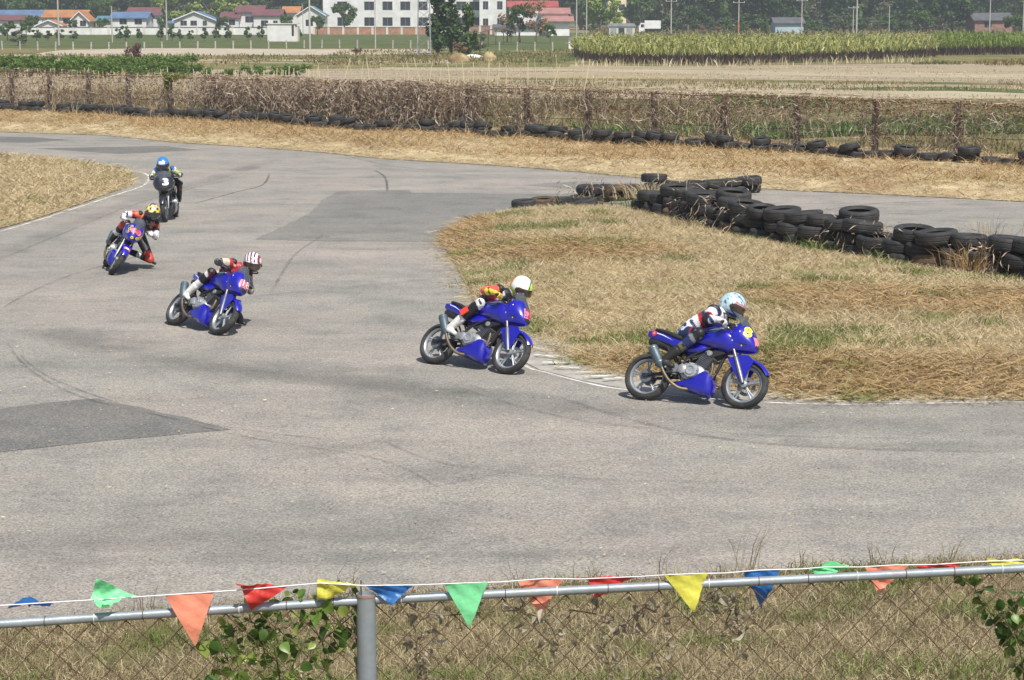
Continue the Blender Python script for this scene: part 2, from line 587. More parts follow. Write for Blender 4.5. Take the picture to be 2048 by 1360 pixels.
# -- strips along a path
def strip(name, pix, width, z, m, sub=6, jitter=0.0, world_pts=False, kind='structure'):
    pts = [Vector(p) for p in catmull([p if world_pts else xy(*p) for p in pix], sub)]
    n = len(pts)
    vs, fs, uv = [], [], []
    for i, p in enumerate(pts):
        t = (pts[min(i + 1, n - 1)] - pts[max(i - 1, 0)]).normalized()
        w = Vector((-t.y, t.x)) * width / 2
        j = random.uniform(-jitter, jitter)
        vs += [(p.x - w.x * (1 + j), p.y - w.y * (1 + j), z), (p.x + w.x * (1 + j), p.y + w.y * (1 + j), z)]
        uv += [(i / (n - 1), 0), (i / (n - 1), 1)]
    for i in range(n - 1):
        fs.append((2 * i, 2 * i + 2, 2 * i + 3, 2 * i + 1))
    me = bpy.data.meshes.new(name)
    me.from_pydata(vs, [], fs)
    l = me.uv_layers.new(name='UVMap')
    for lp in me.loops: l.data[lp.index].uv = uv[lp.vertex_index]
    me.materials.append(m)
    if me.polygons[0].normal.z < 0: me.flip_normals()
    o = mobj(name, me)
    o['kind'] = kind
    return o

INNER = [(905, 515), (926, 560), (950, 615), (985, 668), (1047, 729), (1096, 746), (1173, 766), (1238, 778), (1400, 796), (1560, 806), (1640, 808.5), (1750, 808.5), (2048, 803), (2500, 792)]
GRASS_NEAR = [(2600, 788), (2300, 800), (2048, 802.5), (1900, 802), (1850, 798), (1780, 803), (1735, 799), (1690, 804), (1640, 797), (1600, 801), (1560, 793), (1400, 775), (1300, 760), (1238, 748), (1204, 743), (1158, 727), (1102, 703), (1065, 678), (1020, 650), (975, 625), (945, 600), (929, 567), (914, 536), (902, 517), (889, 490), (898, 465), (957, 436), (1016, 425), (1130, 418), (1230, 414)]
GRASS_FAR = [(1330, 436), (1450, 466), (1700, 513), (2048, 566), (2600, 650)]
# concrete kerb band between the white line and the grass: a low step made of single blocks
kerb_path = [Vector(xy(*p)) for p in catmull(INNER, 12)]
kerb = empty('kerb', (kerb_path[0].x, kerb_path[0].y, 0)); kerb['kind'] = 'structure'
acc, start, seg = 0.0, 0, []
for i in range(1, len(kerb_path)):
    acc += (kerb_path[i] - kerb_path[i - 1]).length
    if acc > 0.85 or i == len(kerb_path) - 1:
        seg.append((start, i)); start, acc = i, 0.0
for a, b_ in seg:
    p0, p1 = kerb_path[a], kerb_path[b_]
    t = (p1 - p0).normalized(); nrm = Vector((-t.y, t.x))
    mid = (p0 + p1) / 2
    wdt = .95
    g = .008
    h0, h1 = random.uniform(.006, .014), random.uniform(.035, .055)
    q = [p0 + t * g + nrm * .04, p1 - t * g + nrm * .04, p1 - t * g + nrm * wdt, p0 + t * g + nrm * wdt]
    vs = [(v.x, v.y, -.03) for v in q] + [(q[0].x, q[0].y, h0), (q[1].x, q[1].y, h0), (q[2].x, q[2].y, h1), (q[3].x, q[3].y, h1)]
    mb = MB().add([Vector(v) - kerb.location for v in vs], [(0, 1, 2, 3), (4, 5, 6, 7), (0, 1, 5, 4), (1, 2, 6, 5), (2, 3, 7, 6), (3, 0, 4, 7)])
    mb.build('kerb_block', M['concrete'], kerb)
strip('white_line', INNER[3:], .085, .004, M['white_line'], 10)
# worn white paint slashes across the kerb
for px0, py0, px1, py1, w in ((1068, 716, 1120, 722, .12), (1082, 732, 1150, 733, .14), (1105, 741, 1165, 744, .10), (1150, 752, 1215, 752, .10), (1165, 761, 1236, 759, .12), (1545, 803, 1570, 793, .10),
                              (1610, 806, 1680, 800, .10), (1700, 803, 1772, 800, .12), (1820, 805, 1895, 800, .10), (1060, 700, 1092, 708, .10), (1205, 766, 1250, 763, .10), (1960, 803, 2030, 801, .10)):
    a, c = Vector(xy(px0, py0)), Vector(xy(px1, py1))
    strip('kerb_paint', [tuple(a), tuple((a + c) / 2), tuple(c)], w, .058, M['white_paint'], 4, world_pts=True)

# left island line
ISL = [(-300, 300), (-120, 306), (0, 312), (100, 317), (180, 328), (228, 336), (258, 345), (268, 357), (260, 372), (218, 387), (180, 402), (90, 432), (0, 458), (-200, 505), (-500, 560)]
strip('white_line', [(210, 332), (251, 339), (283, 345), (296, 351), (297, 360), (283, 373), (237, 388), (180, 407), (90, 436), (0, 463), (-160, 500)], .10, .004, M['white_line'], 8)

# rubber marks, worn bands, cracks
RUB = [
    ([(0, 620), (60, 585), (160, 545), (330, 500)], .10, 'rubber'),
    ([(10, 680), (60, 740), (180, 800), (420, 850), (700, 885)], .07, 'rubber'),
    ([(30, 700), (90, 750), (230, 805), (470, 870), (760, 920), (900, 990)], .06, 'rubber'),
    ([(380, 410), (470, 385), (525, 370), (540, 345)], .08, 'crack'),
    ([(748, 340), (770, 355), (775, 385)], .10, 'crack'),
    ([(540, 590), (590, 510), (650, 470)], .09, 'rubber'),
    ([(560, 345), (700, 338), (860, 345), (960, 352), (1020, 360)], .05, 'crack'),
    ([(650, 300), (770, 330), (900, 345)], .06, 'crack'),
    ([(1500, 430), (1650, 420), (1760, 407), (1920, 402)], .09, 'crack'),
    ([(1560, 414), (1800, 428), (2048, 440)], .06, 'crack'),
    ([(760, 880), (900, 930), (1200, 960), (1500, 965)], .06, 'rubber'),
    ([(1100, 790), (1300, 850), (1500, 885), (1760, 900), (2048, 905)], .14, 'rubber'),
    ([(900, 770), (1150, 840), (1500, 870), (1900, 880)], .07, 'rubber'),
    ([(700, 1010), (1000, 950), (1300, 905)], .05, 'rubber'),
    ([(0, 520), (120, 470), (300, 400), (520, 345)], .07, 'rubber'),
    ([(450, 600), (700, 575), (860, 560)], .08, 'rubber'),
    ([(0, 655), (150, 672), (330, 715), (600, 745), (900, 790), (1300, 835), (1800, 850), (2300, 850)], 1.5, 'rubber_soft'),
    ([(0, 610), (180, 690), (460, 742), (760, 770), (1000, 800)], 1.1, 'rubber_soft'),
    ([(1550, 880), (1750, 893), (2300, 892)], .6, 'rubber_soft'),
    ([(-100, 560), (100, 470), (300, 395), (470, 345), (560, 315)], .9, 'rubber_soft'),
    ([(-100, 1080), (250, 1090), (600, 1070), (900, 1080)], .7, 'rubber_soft'),
    ([(0, 1130), (500, 1120), (1000, 1115), (1600, 1090)], .5, 'rubber_soft'),
]
for i, (pix, w, mm) in enumerate(RUB):
    strip({'rubber': 'tyre_mark', 'crack': 'asphalt_crack', 'rubber_soft': 'rubbered_band'}[mm], pix, w, .0065 + .0006 * i, M[mm], 10)

# -- infield of cut straw
inf_poly = [xy(*p) for p in catmull(GRASS_NEAR, 3)] + [xy(*p) for p in catmull(GRASS_FAR, 3)]
inf_near = [xy(*p) for p in catmull(GRASS_NEAR[:-4], 3)]
def z_infield(x, y):
    d = dist_poly(x, y, inf_poly)
    return .02 + .13 * sstep(0, 2.2, d) + (.07 * (vnoise(x, y, .8, 1) - .4) + .04 * vnoise(x, y, .25, 2)) * sstep(0, .8, d) + .02 * np.minimum(d, 1)
sheet('infield', inf_poly, z_infield, .30, M['straw_ground'])
isl_poly = [xy(*p) for p in catmull(ISL, 3)]
def z_island(x, y):
    d = dist_poly(x, y, isl_poly)
    return .02 + .10 * sstep(0, 2, d) + .06 * (vnoise(x, y, .9, 4) - .4) * sstep(0, .8, d)
sheet('grass_island', isl_poly, z_island, .6, M['straw_ground'])

# -- the far fence line (needed for the verge)
FA, FB = G(342, 244), G(1914, 335)
def fence_at(i):
    return FA + (FB - FA) * ((i - 4) / 13.0)
FDIR = (FB - FA).normalized()
FNRM = Vector((FDIR.y, -FDIR.x, 0))           # towards the track
if FNRM.y > 0: FNRM = -FNRM
fl0, fl1 = fence_at(-8), fence_at(24)
back = [(fl1 - FNRM * 3).to_2d(), (fl0 - FNRM * 3).to_2d()]
verge_poly = FAR_EDGE + [tuple(b) for b in back]
def z_verge(x, y):
    d = dist_poly(x, y, FAR_EDGE, False)
    return .015 + .16 * sstep(0, 2.5, d) + (.16 * (vnoise(x, y, 1.2, 5) - .35) + .05 * vnoise(x, y, .35, 6)) * sstep(0, 1.2, d)
sheet('verge', verge_poly, z_verge, .75, M['verge_ground'])

# -- the bank below the near fence
def bank_z(x, y):
    d = dist_poly(np.asarray(x, float), np.asarray(y, float), NEAR_EDGE, False)
    side = d
    return .012 + 1.75 * sstep(0, 11.5, side) ** 1.0 * 1.0 + .05 * (vnoise(x, y, .6, 8) - .4) * sstep(0, .6, d)
bank_poly = NEAR_EDGE + [(NEAR_EDGE[-1][0], -20), (NEAR_EDGE[0][0], -20)]
sheet('bank', bank_poly, bank_z, .45, M['bank_ground'])

# -- straw and grass on them
def grass(name, poly, n, zf, mkey, label, cat, L=(.10, .28), W=.008, tilt=(.7, 1.45), dens=None, bend=.3):
    x, y = scatter(poly, n, dens)
    z = zf(x, y) - .01
    V, F = blades(x, y, z + RNG.random(n) * .03, RNG.uniform(L[0], L[1], n), W * RNG.uniform(.6, 1.4, n), RNG.uniform(tilt[0], tilt[1], n), bend=bend)
    V[:, 2] = np.maximum(V[:, 2], .012)
    o = mobj(name, np_mesh(name, V, F, M[mkey]))
    return tag(o, label, cat, kind='stuff')
grass('straw', inf_poly, 190000, z_infield, 'straw', 'cut dry straw lying over the infield between kerb and tyre wall', 'straw', (.06, .24), .0075, dens=lambda a, b: .35 + .65 * vnoise(a, b, 1.1, 11))
grass('straw', inf_poly, 26000, z_infield, 'straw_brown', 'long brown straw matted in swathes on the infield', 'straw', (.2, .5), .012, (1.1, 1.5), dens=lambda a, b: sstep(.5, .75, vnoise(a, b, 3.5, 12)))
grass('green_grass', inf_poly, 22000, z_infield, 'green_blade', 'short green grass shooting through the infield straw', 'grass', (.05, .16), .010, (.1, .8), dens=lambda a, b: sstep(.62, .85, vnoise(a, b, 1.0, 13)))
grass('straw', isl_poly, 42000, z_island, 'straw', 'dry straw covering the small grass island beside the white line', 'straw', (.10, .32), .014, dens=lambda a, b: (b < 110) * (a > -32) * 1.0)
vis_verge = [xy(*p) for p in [(-60, 262), (205, 271), (478, 293), (770, 318), (1043, 335), (1282, 356), (1523, 378), (2120, 408), (2120, 300), (1420, 285), (912, 252), (342, 222), (-60, 200)]]
vis_verge = [p for p in vis_verge]
grass('straw', verge_poly, 80000, z_verge, 'straw', 'loose yellow straw along the far verge of the track', 'straw', (.10, .34), .013, (.9, 1.5),
      dens=lambda a, b: (np.abs(a) < 40) * (.3 + .7 * vnoise(a, b, 1.5, 14)))
grass('straw', verge_poly, 55000, z_verge, 'straw_brown', 'brown straw heaped against the tyres by the far fence', 'straw', (.15, .48), .016, (.6, 1.45),
      dens=lambda a, b: (np.abs(a) < 40) * sstep(.8, 3.0, dist_poly(a, b, FAR_EDGE, False)) * (.15 + .85 * sstep(.3, .6, vnoise(a, b, 1.4, 19))))
vis_bank = [(-4.2, 17.9), (-3.4, 10.6), (3.4, 10.6), (5.2, 19.5), (5.0, 20.2)]
near_band = NEAR_EDGE
def bank_dens(a, b):
    ok = in_poly(a, b, bank_poly)
    return ok * (.35 + .65 * vnoise(a, b, .5, 15))
vb = [(-5.0, 21.0), (-3.4, 10.4), (3.4, 10.4), (5.2, 21.0)]
grass('bank_grass', vb, 95000, bank_z, 'bank_blade', 'dry tufted grass on the bank behind the near chain-link fence', 'grass', (.05, .17), .0045, (.15, 1.4), dens=bank_dens, bend=.6)
grass('green_grass', vb, 9000, bank_z, 'green_blade', 'green grass tufts on the bank behind the near fence', 'grass', (.06, .18), .006, (.1, .9), dens=lambda a, b: in_poly(a, b, bank_poly) * sstep(.6, .8, vnoise(a, b, .7, 16)), bend=.7)

# loose straw and grit that has spilled onto the asphalt
def spill(line, n, reach, label):
    P = np.array(line)
    i = RNG.integers(0, len(P) - 1, n); t = RNG.random(n)[:, None]
    q = P[i] * (1 - t) + P[i + 1] * t
    d = P[i + 1] - P[i]; d /= np.linalg.norm(d, axis=1)[:, None] + 1e-9
    q = q + np.column_stack([-d[:, 1], d[:, 0]]) * (RNG.normal(size=n) * reach)[:, None]
    V, F = blades(q[:, 0], q[:, 1], np.full(n, .058), RNG.uniform(.04, .22, n), .008, RNG.uniform(1.35, 1.56, n), bend=.05)
    V[:, 2] = np.maximum(V[:, 2], .02)
    tag(mobj('straw', np_mesh('straw', V, F, M['straw'])), label, 'straw', kind='stuff')
spill(inf_near, 7000, .22, 'loose straws spilled from the infield over kerb and asphalt')
spill(FAR_EDGE[6:], 9000, .30, 'loose straws spilled from the far verge onto the asphalt')
spill(isl_poly[6:-6], 2500, .25, 'loose straws round the small grass island')
n = 900
x, y = scatter([xy(*q_) for q_ in ((0, 1180), (2048, 1110), (2048, 830), (1240, 800), (860, 760), (420, 690), (0, 640))], n)
V, F = blades(x, y, np.full(n, .004), RNG.uniform(.012, .05, n), RNG.uniform(.008, .022, n), np.full(n, 1.45), bend=.05)
V[:, 2] = np.maximum(V[:, 2], .003) + .02
tag(mobj('grit', np_mesh('grit', V, F, M['straw'])), 'scattered pale grit and straw bits on the track', 'grit', kind='stuff')
# -- fields beyond the fence
M['stubble'] = groundmat('stubble_field', [(.25, .20, .125), (.39, .335, .23), (.49, .435, .31)], .5, 6, patch=(.27, .24, .12), patch_scale=.06, patch_amt=(.5, .7), bump=.6, bdist=.1, stretch=(.25, 1, 1))
M['stubble_brown'] = groundmat('brown_stubble', [(.21, .165, .11), (.33, .27, .19), (.43, .365, .265)], .4, 5, patch=(.36, .29, .17), patch_scale=.05, patch_amt=(.5, .65), bump=.6, bdist=.1, stretch=(.2, 1, 1))
M['weeds'] = groundmat('weedy_ground', [(.10, .095, .035), (.20, .17, .075), (.32, .26, .13)], .6, 8, patch=(.10, .13, .035), patch_scale=.12, patch_amt=(.48, .62), bump=.8, bdist=.15)
M['crop'] = groundmat('green_crop', [(.04, .08, .015), (.09, .16, .03), (.15, .22, .06)], 1.2, 9, bump=.9, bdist=.2)
M['lawn'] = groundmat('green_strip', [(.055, .075, .02), (.09, .115, .035), (.14, .15, .06)], .2, 3, bump=.6, bdist=.1)
M['dirt_pale'] = groundmat('pale_dirt', [(.34, .29, .21), (.44, .38, .29), (.52, .46, .36)], .3, 4, bump=.4, bdist=.05)
def field(pix, m, z):
    return flat('field', [xy(*p) for p in pix], z, M[m])
field([(-900, 232), (2900, 420), (2900, 196), (-900, 196)], 'weeds', -.05)
field([(-400, 196), (2600, 196), (2600, 168), (-400, 160)], 'stubble', -.045)
field([(-400, 166), (2600, 172), (2600, 127), (-400, 112)], 'stubble_brown', -.040)
field([(-400, 116), (1145, 128), (1300, 132), (2600, 118), (2600, 106), (-400, 104)], 'weeds', -.035)
field([(-400, 106), (2600, 106), (2600, 94), (-400, 92)], 'weeds', -.030)
field([(-300, 110), (60, 108), (120, 100), (330, 95), (480, 97), (640, 98), (860, 97), (860, 108), (560, 110), (200, 112)], 'dirt_pale', -.025)
field([(-300, 96), (700, 96), (1140, 100), (2600, 100), (2600, 66), (-300, 66)], 'lawn', -.02)
field([(1640, 176), (1760, 180), (1900, 180), (2200, 190), (2200, 184), (2040, 178), (1900, 172), (1760, 173)], 'lawn', -.03)
field([(-300, 136), (520, 138), (900, 134), (1140, 133), (1140, 128), (-300, 122)], 'weeds', -.032)
field([(-300, 122), (500, 121), (900, 125), (900, 119), (-300, 116)], 'stubble', -.031)
field([(1000, 158), (1500, 163), (2100, 170), (2100, 166), (1500, 158), (1000, 154)], 'weeds', -.033)
field([(760, 140), (1140, 142), (1500, 150), (2100, 158), (2100, 146), (1500, 141), (1140, 136), (760, 134)], 'stubble', -.03)
field([(1300, 112), (1145, 108), (1000, 102), (960, 106), (1000, 114), (1140, 120)], 'lawn', -.02)
field([(905, 178), (1040, 188), (1040, 183), (905, 175)], 'lawn', -.03)
# crop rows behind the fence: leafy rows with real height
M['crop_leaf'] = leafmat('crop_leaves', [(.07, .15, .03), (.12, .23, .045), (.17, .29, .07), (.09, .18, .05)], .5, .3)
def crop_row(pix, n, h, label):
    poly = [xy(*p) for p in pix]
    flat('field', poly, -.02, M['crop'])
    x, y = scatter(poly, n)
    V, F = blades(x, y, np.full(n, -.03), RNG.uniform(.5, 1.3, n) * h, RNG.uniform(.06, .16, n), RNG.uniform(.1, 1.2, n), bend=.6)
    tag(mobj('crop_plants', np_mesh('crop_plants', V, F, M['crop_leaf'])), label, 'crop', kind='stuff')
crop_row([(1260, 262), (1420, 274), (1560, 276), (1740, 268), (1740, 255), (1560, 256), (1420, 256)], 9000, .35, 'low dark green leafy crop in a bed behind the fence')
crop_row([(1720, 268), (1860, 268), (2200, 262), (2200, 238), (1860, 242), (1740, 246)], 11000, .38, 'bright green leafy crop in a wide bed behind the fence')
crop_row([(1426, 208), (1560, 214), (1660, 212), (1660, 204), (1500, 196), (1426, 194)], 5000, .35, 'green vegetable patch close under the fence top wire')
crop_row([(1150, 262), (1270, 268), (1270, 258), (1150, 254)], 3000, .30, 'small green crop bed beyond the dead vines')
# a ditch of still water behind the fence
M['water'] = mat('ditch_water', (.16, .19, .20), .12, var=.15, scale=.5, bump=.15, bscale=3)
flat('water', [xy(*p) for p in [(985, 262), (1060, 256), (1150, 258), (1190, 264), (1140, 272), (1020, 274)]], -.018, M['water'])
# rough weeds over the weedy strips
def rough(pix, n, L, W, mkey, label, cat='weeds', tilt=(.05, .9)):
    poly = [xy(*p) for p in pix]
    x, y = scatter(poly, n)
    k = vnoise(x, y, 4.0, 21) > .38
    x, y = x[k], y[k]
    V, F = blades(x, y, np.full(len(x), -.06), RNG.uniform(L[0], L[1], len(x)), W * RNG.uniform(.6, 1.4, len(x)), RNG.uniform(tilt[0], tilt[1], len(x)), bend=.5)
    tag(mobj('weeds', np_mesh('weeds', V, F, M[mkey])), label, cat, kind='stuff')
M['weed_blade'] = leafmat('weed_blades', [(.13, .12, .04), (.26, .21, .09), (.36, .29, .14), (.16, .10, .06)], .75, .2, patch=(.09, .13, .03), patch_scale=.12, patch_amt=(.5, .64), spec=.2)
rough([(-100, 228), (900, 262), (1400, 290), (2150, 330), (2150, 282), (1400, 240), (1250, 205), (900, 195), (-100, 178)], 22000, (.2, .7), .045, 'weed_blade', 'rough dry weeds growing between fence and fields')
rough([(-100, 130), (880, 130), (880, 112), (-100, 108)], 6000, (.15, .5), .10, 'weed_blade', 'olive weeds along the field edge before the lattice pylon')
rough([(600, 128), (1140, 130), (1140, 100), (700, 98)], 5000, (.15, .55), .10, 'weed_blade', 'brown weeds round the foot of the field trees')
rough([(1880, 128), (2100, 132), (2100, 118), (1700, 130)], 2500, (.15, .5), .10, 'weed_blade', 'dark weeds at the foot of the cane field')
rough([(1180, 74), (2100, 74), (2100, 60), (1180, 60)], 6000, (.6, 1.8), .3, 'weed_blade', 'tall dry reeds behind the cane field')
rough([(-100, 196), (2150, 200), (2150, 132), (1400, 134), (-100, 122)], 26000, (.06, .22), .05, 'straw', 'pale stubble standing in the harvested field', 'stubble', (.1, 1.2))
rough([(600, 176), (2150, 182), (2150, 166), (600, 160)], 5000, (.15, .4), .05, 'weed_blade', 'olive weeds in a strip across the harvested field')
# -- hills
M['hill'] = groundmat('wooded_hill', [(.035, .06, .022), (.06, .09, .03), (.09, .12, .045)], .03, .3, bump=1.0, bdist=3)
nx, ny = 90, 14
xs, ys = np.linspace(-900, 900, nx), np.linspace(760, 1700, ny)
gx, gy = np.meshgrid(xs, ys)
gz = -2 + sstep(760, 1500, gy) * (45 + 70 * vnoise(gx, gy, 260, 31) + 25 * vnoise(gx, gy, 70, 32)) * (.75 + .25 * sstep(-200, 300, gx))
V = np.column_stack([gx.ravel(), gy.ravel(), gz.ravel()])
idx = np.arange(nx * ny).reshape(ny, nx)
F = np.stack([idx[:-1, :-1], idx[:-1, 1:], idx[1:, 1:], idx[1:, :-1]], -1).reshape(-1, 4)
mobj('hills', np_mesh('hills', V, F, M['hill'], True))['kind'] = 'structure'

# ================================================================== motorcycles
M['blue'] = mat('blue_bodywork', (.009, .008, .36), .28, var=.14, scale=5, coat=1.0, dirt=(.03, .028, .18), dirt_amt=.3)
M['black_body'] = mat('black_bodywork', (.018, .02, .026), .28, var=.1, scale=3, coat=1.0)
M['tyre_road'] = mat('road_tyre', (.022, .022, .023), .8, var=.25, scale=18, bump=.2, bscale=90, dirt=(.10, .095, .085), dirt_amt=.5)
M['alloy'] = mat('cast_alloy', (.36, .39, .42), .4, .6, var=.1, scale=8)
M['alloy_dark'] = mat('alloy_grey', (.20, .21, .23), .4, .6, var=.15, scale=8)
M['steel'] = mat('steel', (.30, .29, .28), .42, .75, var=.15, scale=10)
M['pipe'] = mat('exhaust_pipe', (.17, .135, .10), .52, .6, var=.3, scale=9)
M['muffler'] = mat('muffler_alloy', (.09, .13, .155), .48, .3, var=.15, scale=6)
M['engine'] = mat('engine_alloy', (.42, .44, .46), .45, .5, var=.15, scale=12, bump=.2, bscale=60, dirt=(.16, .15, .14), dirt_amt=.5)
M['frame'] = mat('black_frame', (.018, .018, .02), .5, var=.2, scale=8)
M['seat'] = mat('seat_vinyl', (.02, .02, .024), .6, var=.15, scale=14, bump=.2, bscale=120)
M['blackplastic'] = mat('black_plastic', (.02, .02, .021), .5, var=.2, scale=10)
M['white_decal'] = mat('white_decal', (.75, .76, .78), .4, var=.05)
M['cyan_decal'] = mat('cyan_decal', (.05, .30, .45), .4, var=.05)
M['red_decal'] = mat('red_decal', (.55, .03, .06), .4, var=.08)
M['pink_decal'] = mat('pink_decal', (.72, .22, .30), .4, var=.08)
M['yellow_decal'] = mat('yellow_decal', (.78, .62, .05), .4, var=.08)
M['orange_decal'] = mat('orange_decal', (.75, .20, .03), .4, var=.08)
M['black_decal'] = mat('black_decal', (.015, .015, .02), .4, var=.05)
M['gold'] = mat('gold_fork', (.45, .33, .12), .3, .9, var=.1)
def glassmat(name, tint, alpha, rough=.08):
    m, nt, b = _nt(name)
    b.inputs['Base Color'].default_value = tuple(tint) + (1,)
    b.inputs['Roughness'].default_value = rough
    b.inputs['Alpha'].default_value = alpha
    b.inputs['Coat Weight'].default_value = .6
    return m
M['screen'] = glassmat('smoked_screen', (.10, .11, .13), .55)
M['visor'] = glassmat('dark_visor', (.03, .028, .03), 1.0, .08)
M['visor_amber'] = glassmat('amber_visor', (.055, .034, .026), 1.0, .10)

def ring_yz(x, zc, hw, hu, hd, e=2.4, n=28):
    out = []
    for j in range(n):
        a = 2 * math.pi * j / n
        c, s = math.cos(a), math.sin(a)
        yy = hw * math.copysign(abs(c) ** (2 / e), c)
        zz = (hu if s > 0 else hd) * math.copysign(abs(s) ** (2 / e), s)
        out.append((x, yy, zc + zz))
    return out
def loft_x(mb, st, sub=4, e=2.4, n=28, cap0=True, cap1=True, mi=0):
    sm = catmull(st, sub)
    mb.loft([ring_yz(*s, e=e, n=n) for s in sm], cap0, cap1, mi)
    return mb

WB = .645
def wheel_parts(parent, xc, rear):
    c = Vector((xc, 0, .30))
    hw = .062 if rear else .054
    # rim, hub and five pairs of spokes
    mb = MB()
    rimprof = [(.222, -.034), (.232, -.034), (.236, -.028), (.224, -.022), (.208, -.012), (.205, 0), (.208, .012), (.224, .022), (.236, .028), (.232, .034), (.222, .034), (.200, .014), (.196, 0), (.200, -.014)]
    mb.lathe(rimprof, c, 'Y', 48, 0, closed=True)
    mb.lathe([(.012, -.07), (.045, -.06), (.050, -.03), (.042, 0), (.050, .03), (.045, .06), (.012, .07)], c, 'Y', 20)
    for k in range(5):
        a = 2 * math.pi * k / 5 + .35
        for da in (-.11, .11):
            u = Vector((math.cos(a + da * .55), 0, math.sin(a + da * .55)))
            v = Vector((math.cos(a + da), 0, math.sin(a + da)))
            mb.tube([c + u * .03, c + (u * .5 + v * .5).normalized() * .12, c + v * .20], [.016, .011, .013], 6)
    w = mb.build('wheel', M['alloy'], parent, 35)
    # tyre
    prof = []
    for i in range(13):
        t = math.pi * (i / 12 - .5)
        prof.append((.243 + .060 * math.cos(t) ** .85, hw * math.sin(t)))
    prof = [(.230, -hw * .62)] + prof + [(.230, hw * .62), (.222, hw * .4), (.222, -hw * .4)]
    MB().lathe(prof, c, 'Y', 56, 0, closed=True).build('tyre', M['tyre_road'], w, 40)
    # disc, or drum at the back
    if rear:
        MB().lathe([(.02, -.075), (.085, -.072), (.09, -.05), (.09, -.02), (.02, -.02)], c, 'Y', 28).build('brake_drum', M['alloy_dark'], w, 35)
        sp = [(r, .082 if i in (0, 3) else .078) for i, r in enumerate((.03, .03, .09, .09))]
        MB().lathe([(.03, .078), (.088, .078), (.088, .084), (.03, .084)], c, 'Y', 40, wob=lambda r, h, j, i: r + (.008 if (r > .08 and j % 2) else 0)).build('sprocket', M['steel'], w, 30)
    else:
        MB().lathe([(.075, .066), (.12, .066), (.12, .071), (.075, .071)], c, 'Y', 36, closed=True).build('brake_disc', M['steel'], w, 35)
        MB().box(c + Vector((-.085, .07, .075)), (.05, .05, .08), (0, .5, 0)).build('brake_caliper', M['alloy_dark'], w)
    return w

def arc_shell(mb, c, r0, hw, a0, a1, th=.006, n=18, m=8, drop=.035):
    """a mudguard: an arched sheet over the wheel"""
    rings = []
    for i in range(n + 1):
        a = R(a0 + (a1 - a0) * i / n)
        u = Vector((math.cos(a), 0, math.sin(a)))
        tp = 1 - .35 * abs(2 * i / n - 1) ** 3
        outer, inner = [], []
        for j in range(m + 1):
            s = -1 + 2 * j / m
            rr = r0 - drop * abs(s) ** 3
            outer.append(c + u * (rr + th) + Vector((0, hw * tp * s, 0)))
            inner.append(c + u * rr + Vector((0, hw * tp * s * .94, 0)))
        rings.append(outer + inner[::-1])
    mb.loft(rings)
    return mb

def project(bvh, pts, n, off=.005):
    out = []
    n = Vector(n).normalized()
    for p in pts:
        h = bvh.ray_cast(Vector(p) + n * .35, -n, .8)
        out.append((h[0] + n * off) if h[0] is not None else Vector(p))
    return out
def mesh_bvh(me):
    return BVHTree.FromPolygons([v.co for v in me.vertices], [tuple(p.vertices) for p in me.polygons])
def frame_of(n, up):
    n = Vector(n).normalized()
    up = Vector(up)
    up = (up - n * up.dot(n)).normalized()
    return n, up.cross(n), up
def text_mesh(s, bold=.0):
    cu = bpy.data.curves.new('lettering', 'FONT')
    cu.body = s
    cu.align_x, cu.align_y = 'CENTER', 'CENTER'
    cu.size = 1.0
    cu.offset = bold
    ob = bpy.data.objects.new('lettering', cu)
    COL.objects.link(ob)
    bpy.context.view_layer.update()
    me = bpy.data.meshes.new_from_object(ob.evaluated_get(bpy.context.evaluated_depsgraph_get()))
    bpy.data.objects.remove(ob)
    bm = bmesh.new(); bm.from_mesh(me)
    for ax in (0, 1):
        for q in np.arange(-1.2, 1.21, .12):
            co = [0, 0, 0]; co[ax] = q
            no = [0, 0, 0]; no[ax] = 1
            bmesh.ops.bisect_plane(bm, geom=bm.verts[:] + bm.edges[:] + bm.faces[:], plane_co=co, plane_no=no)
    bmesh.ops.triangulate(bm, faces=bm.faces)
    bm.to_mesh(me); bm.free()
    return me
def decal_text(name, s, size, c, n, up, bvh, m, parent, off=.007, bold=.02, slant=0.0):
    me = text_mesh(s, bold)
    n, r, u = frame_of(n, up)
    c = Vector(c)
    P = [c + r * ((v.co.x + slant * v.co.y) * size) + u * (v.co.y * size) for v in me.vertices]
    P = project(bvh, P, n, off)
    for v, p in zip(me.vertices, P): v.co = p
    me.materials.append(m)
    return mobj(name, me, parent)
def decal_poly(name, outline, c, n, up, bvh, m, parent, off=.004, sub=6):
    """outline in (right, up) metres round c, laid onto the bodywork"""
    n, r, u = frame_of(n, up)
    c = Vector(c)
    bm = bmesh.new()
    vs = [bm.verts.new((a, b, 0)) for a, b in outline]
    bm.faces.new(vs)
    bmesh.ops.triangulate(bm, faces=bm.faces)
    bmesh.ops.subdivide_edges(bm, edges=bm.edges, cuts=2, use_grid_fill=True)
    me = bpy.data.meshes.new(name)
    bm.to_mesh(me); bm.free()
    P = project(bvh, [c + r * v.co.x + u * v.co.y for v in me.vertices], n, off)
    for v, p in zip(me.vertices, P): v.co = p
    me.materials.append(m)
    return mobj(name, me, parent)
def disc_outline(rx, ry, n=20, ox=0, oy=0):
    return [(ox + rx * math.cos(2 * math.pi * i / n), oy + ry * math.sin(2 * math.pi * i / n)) for i in range(n)]

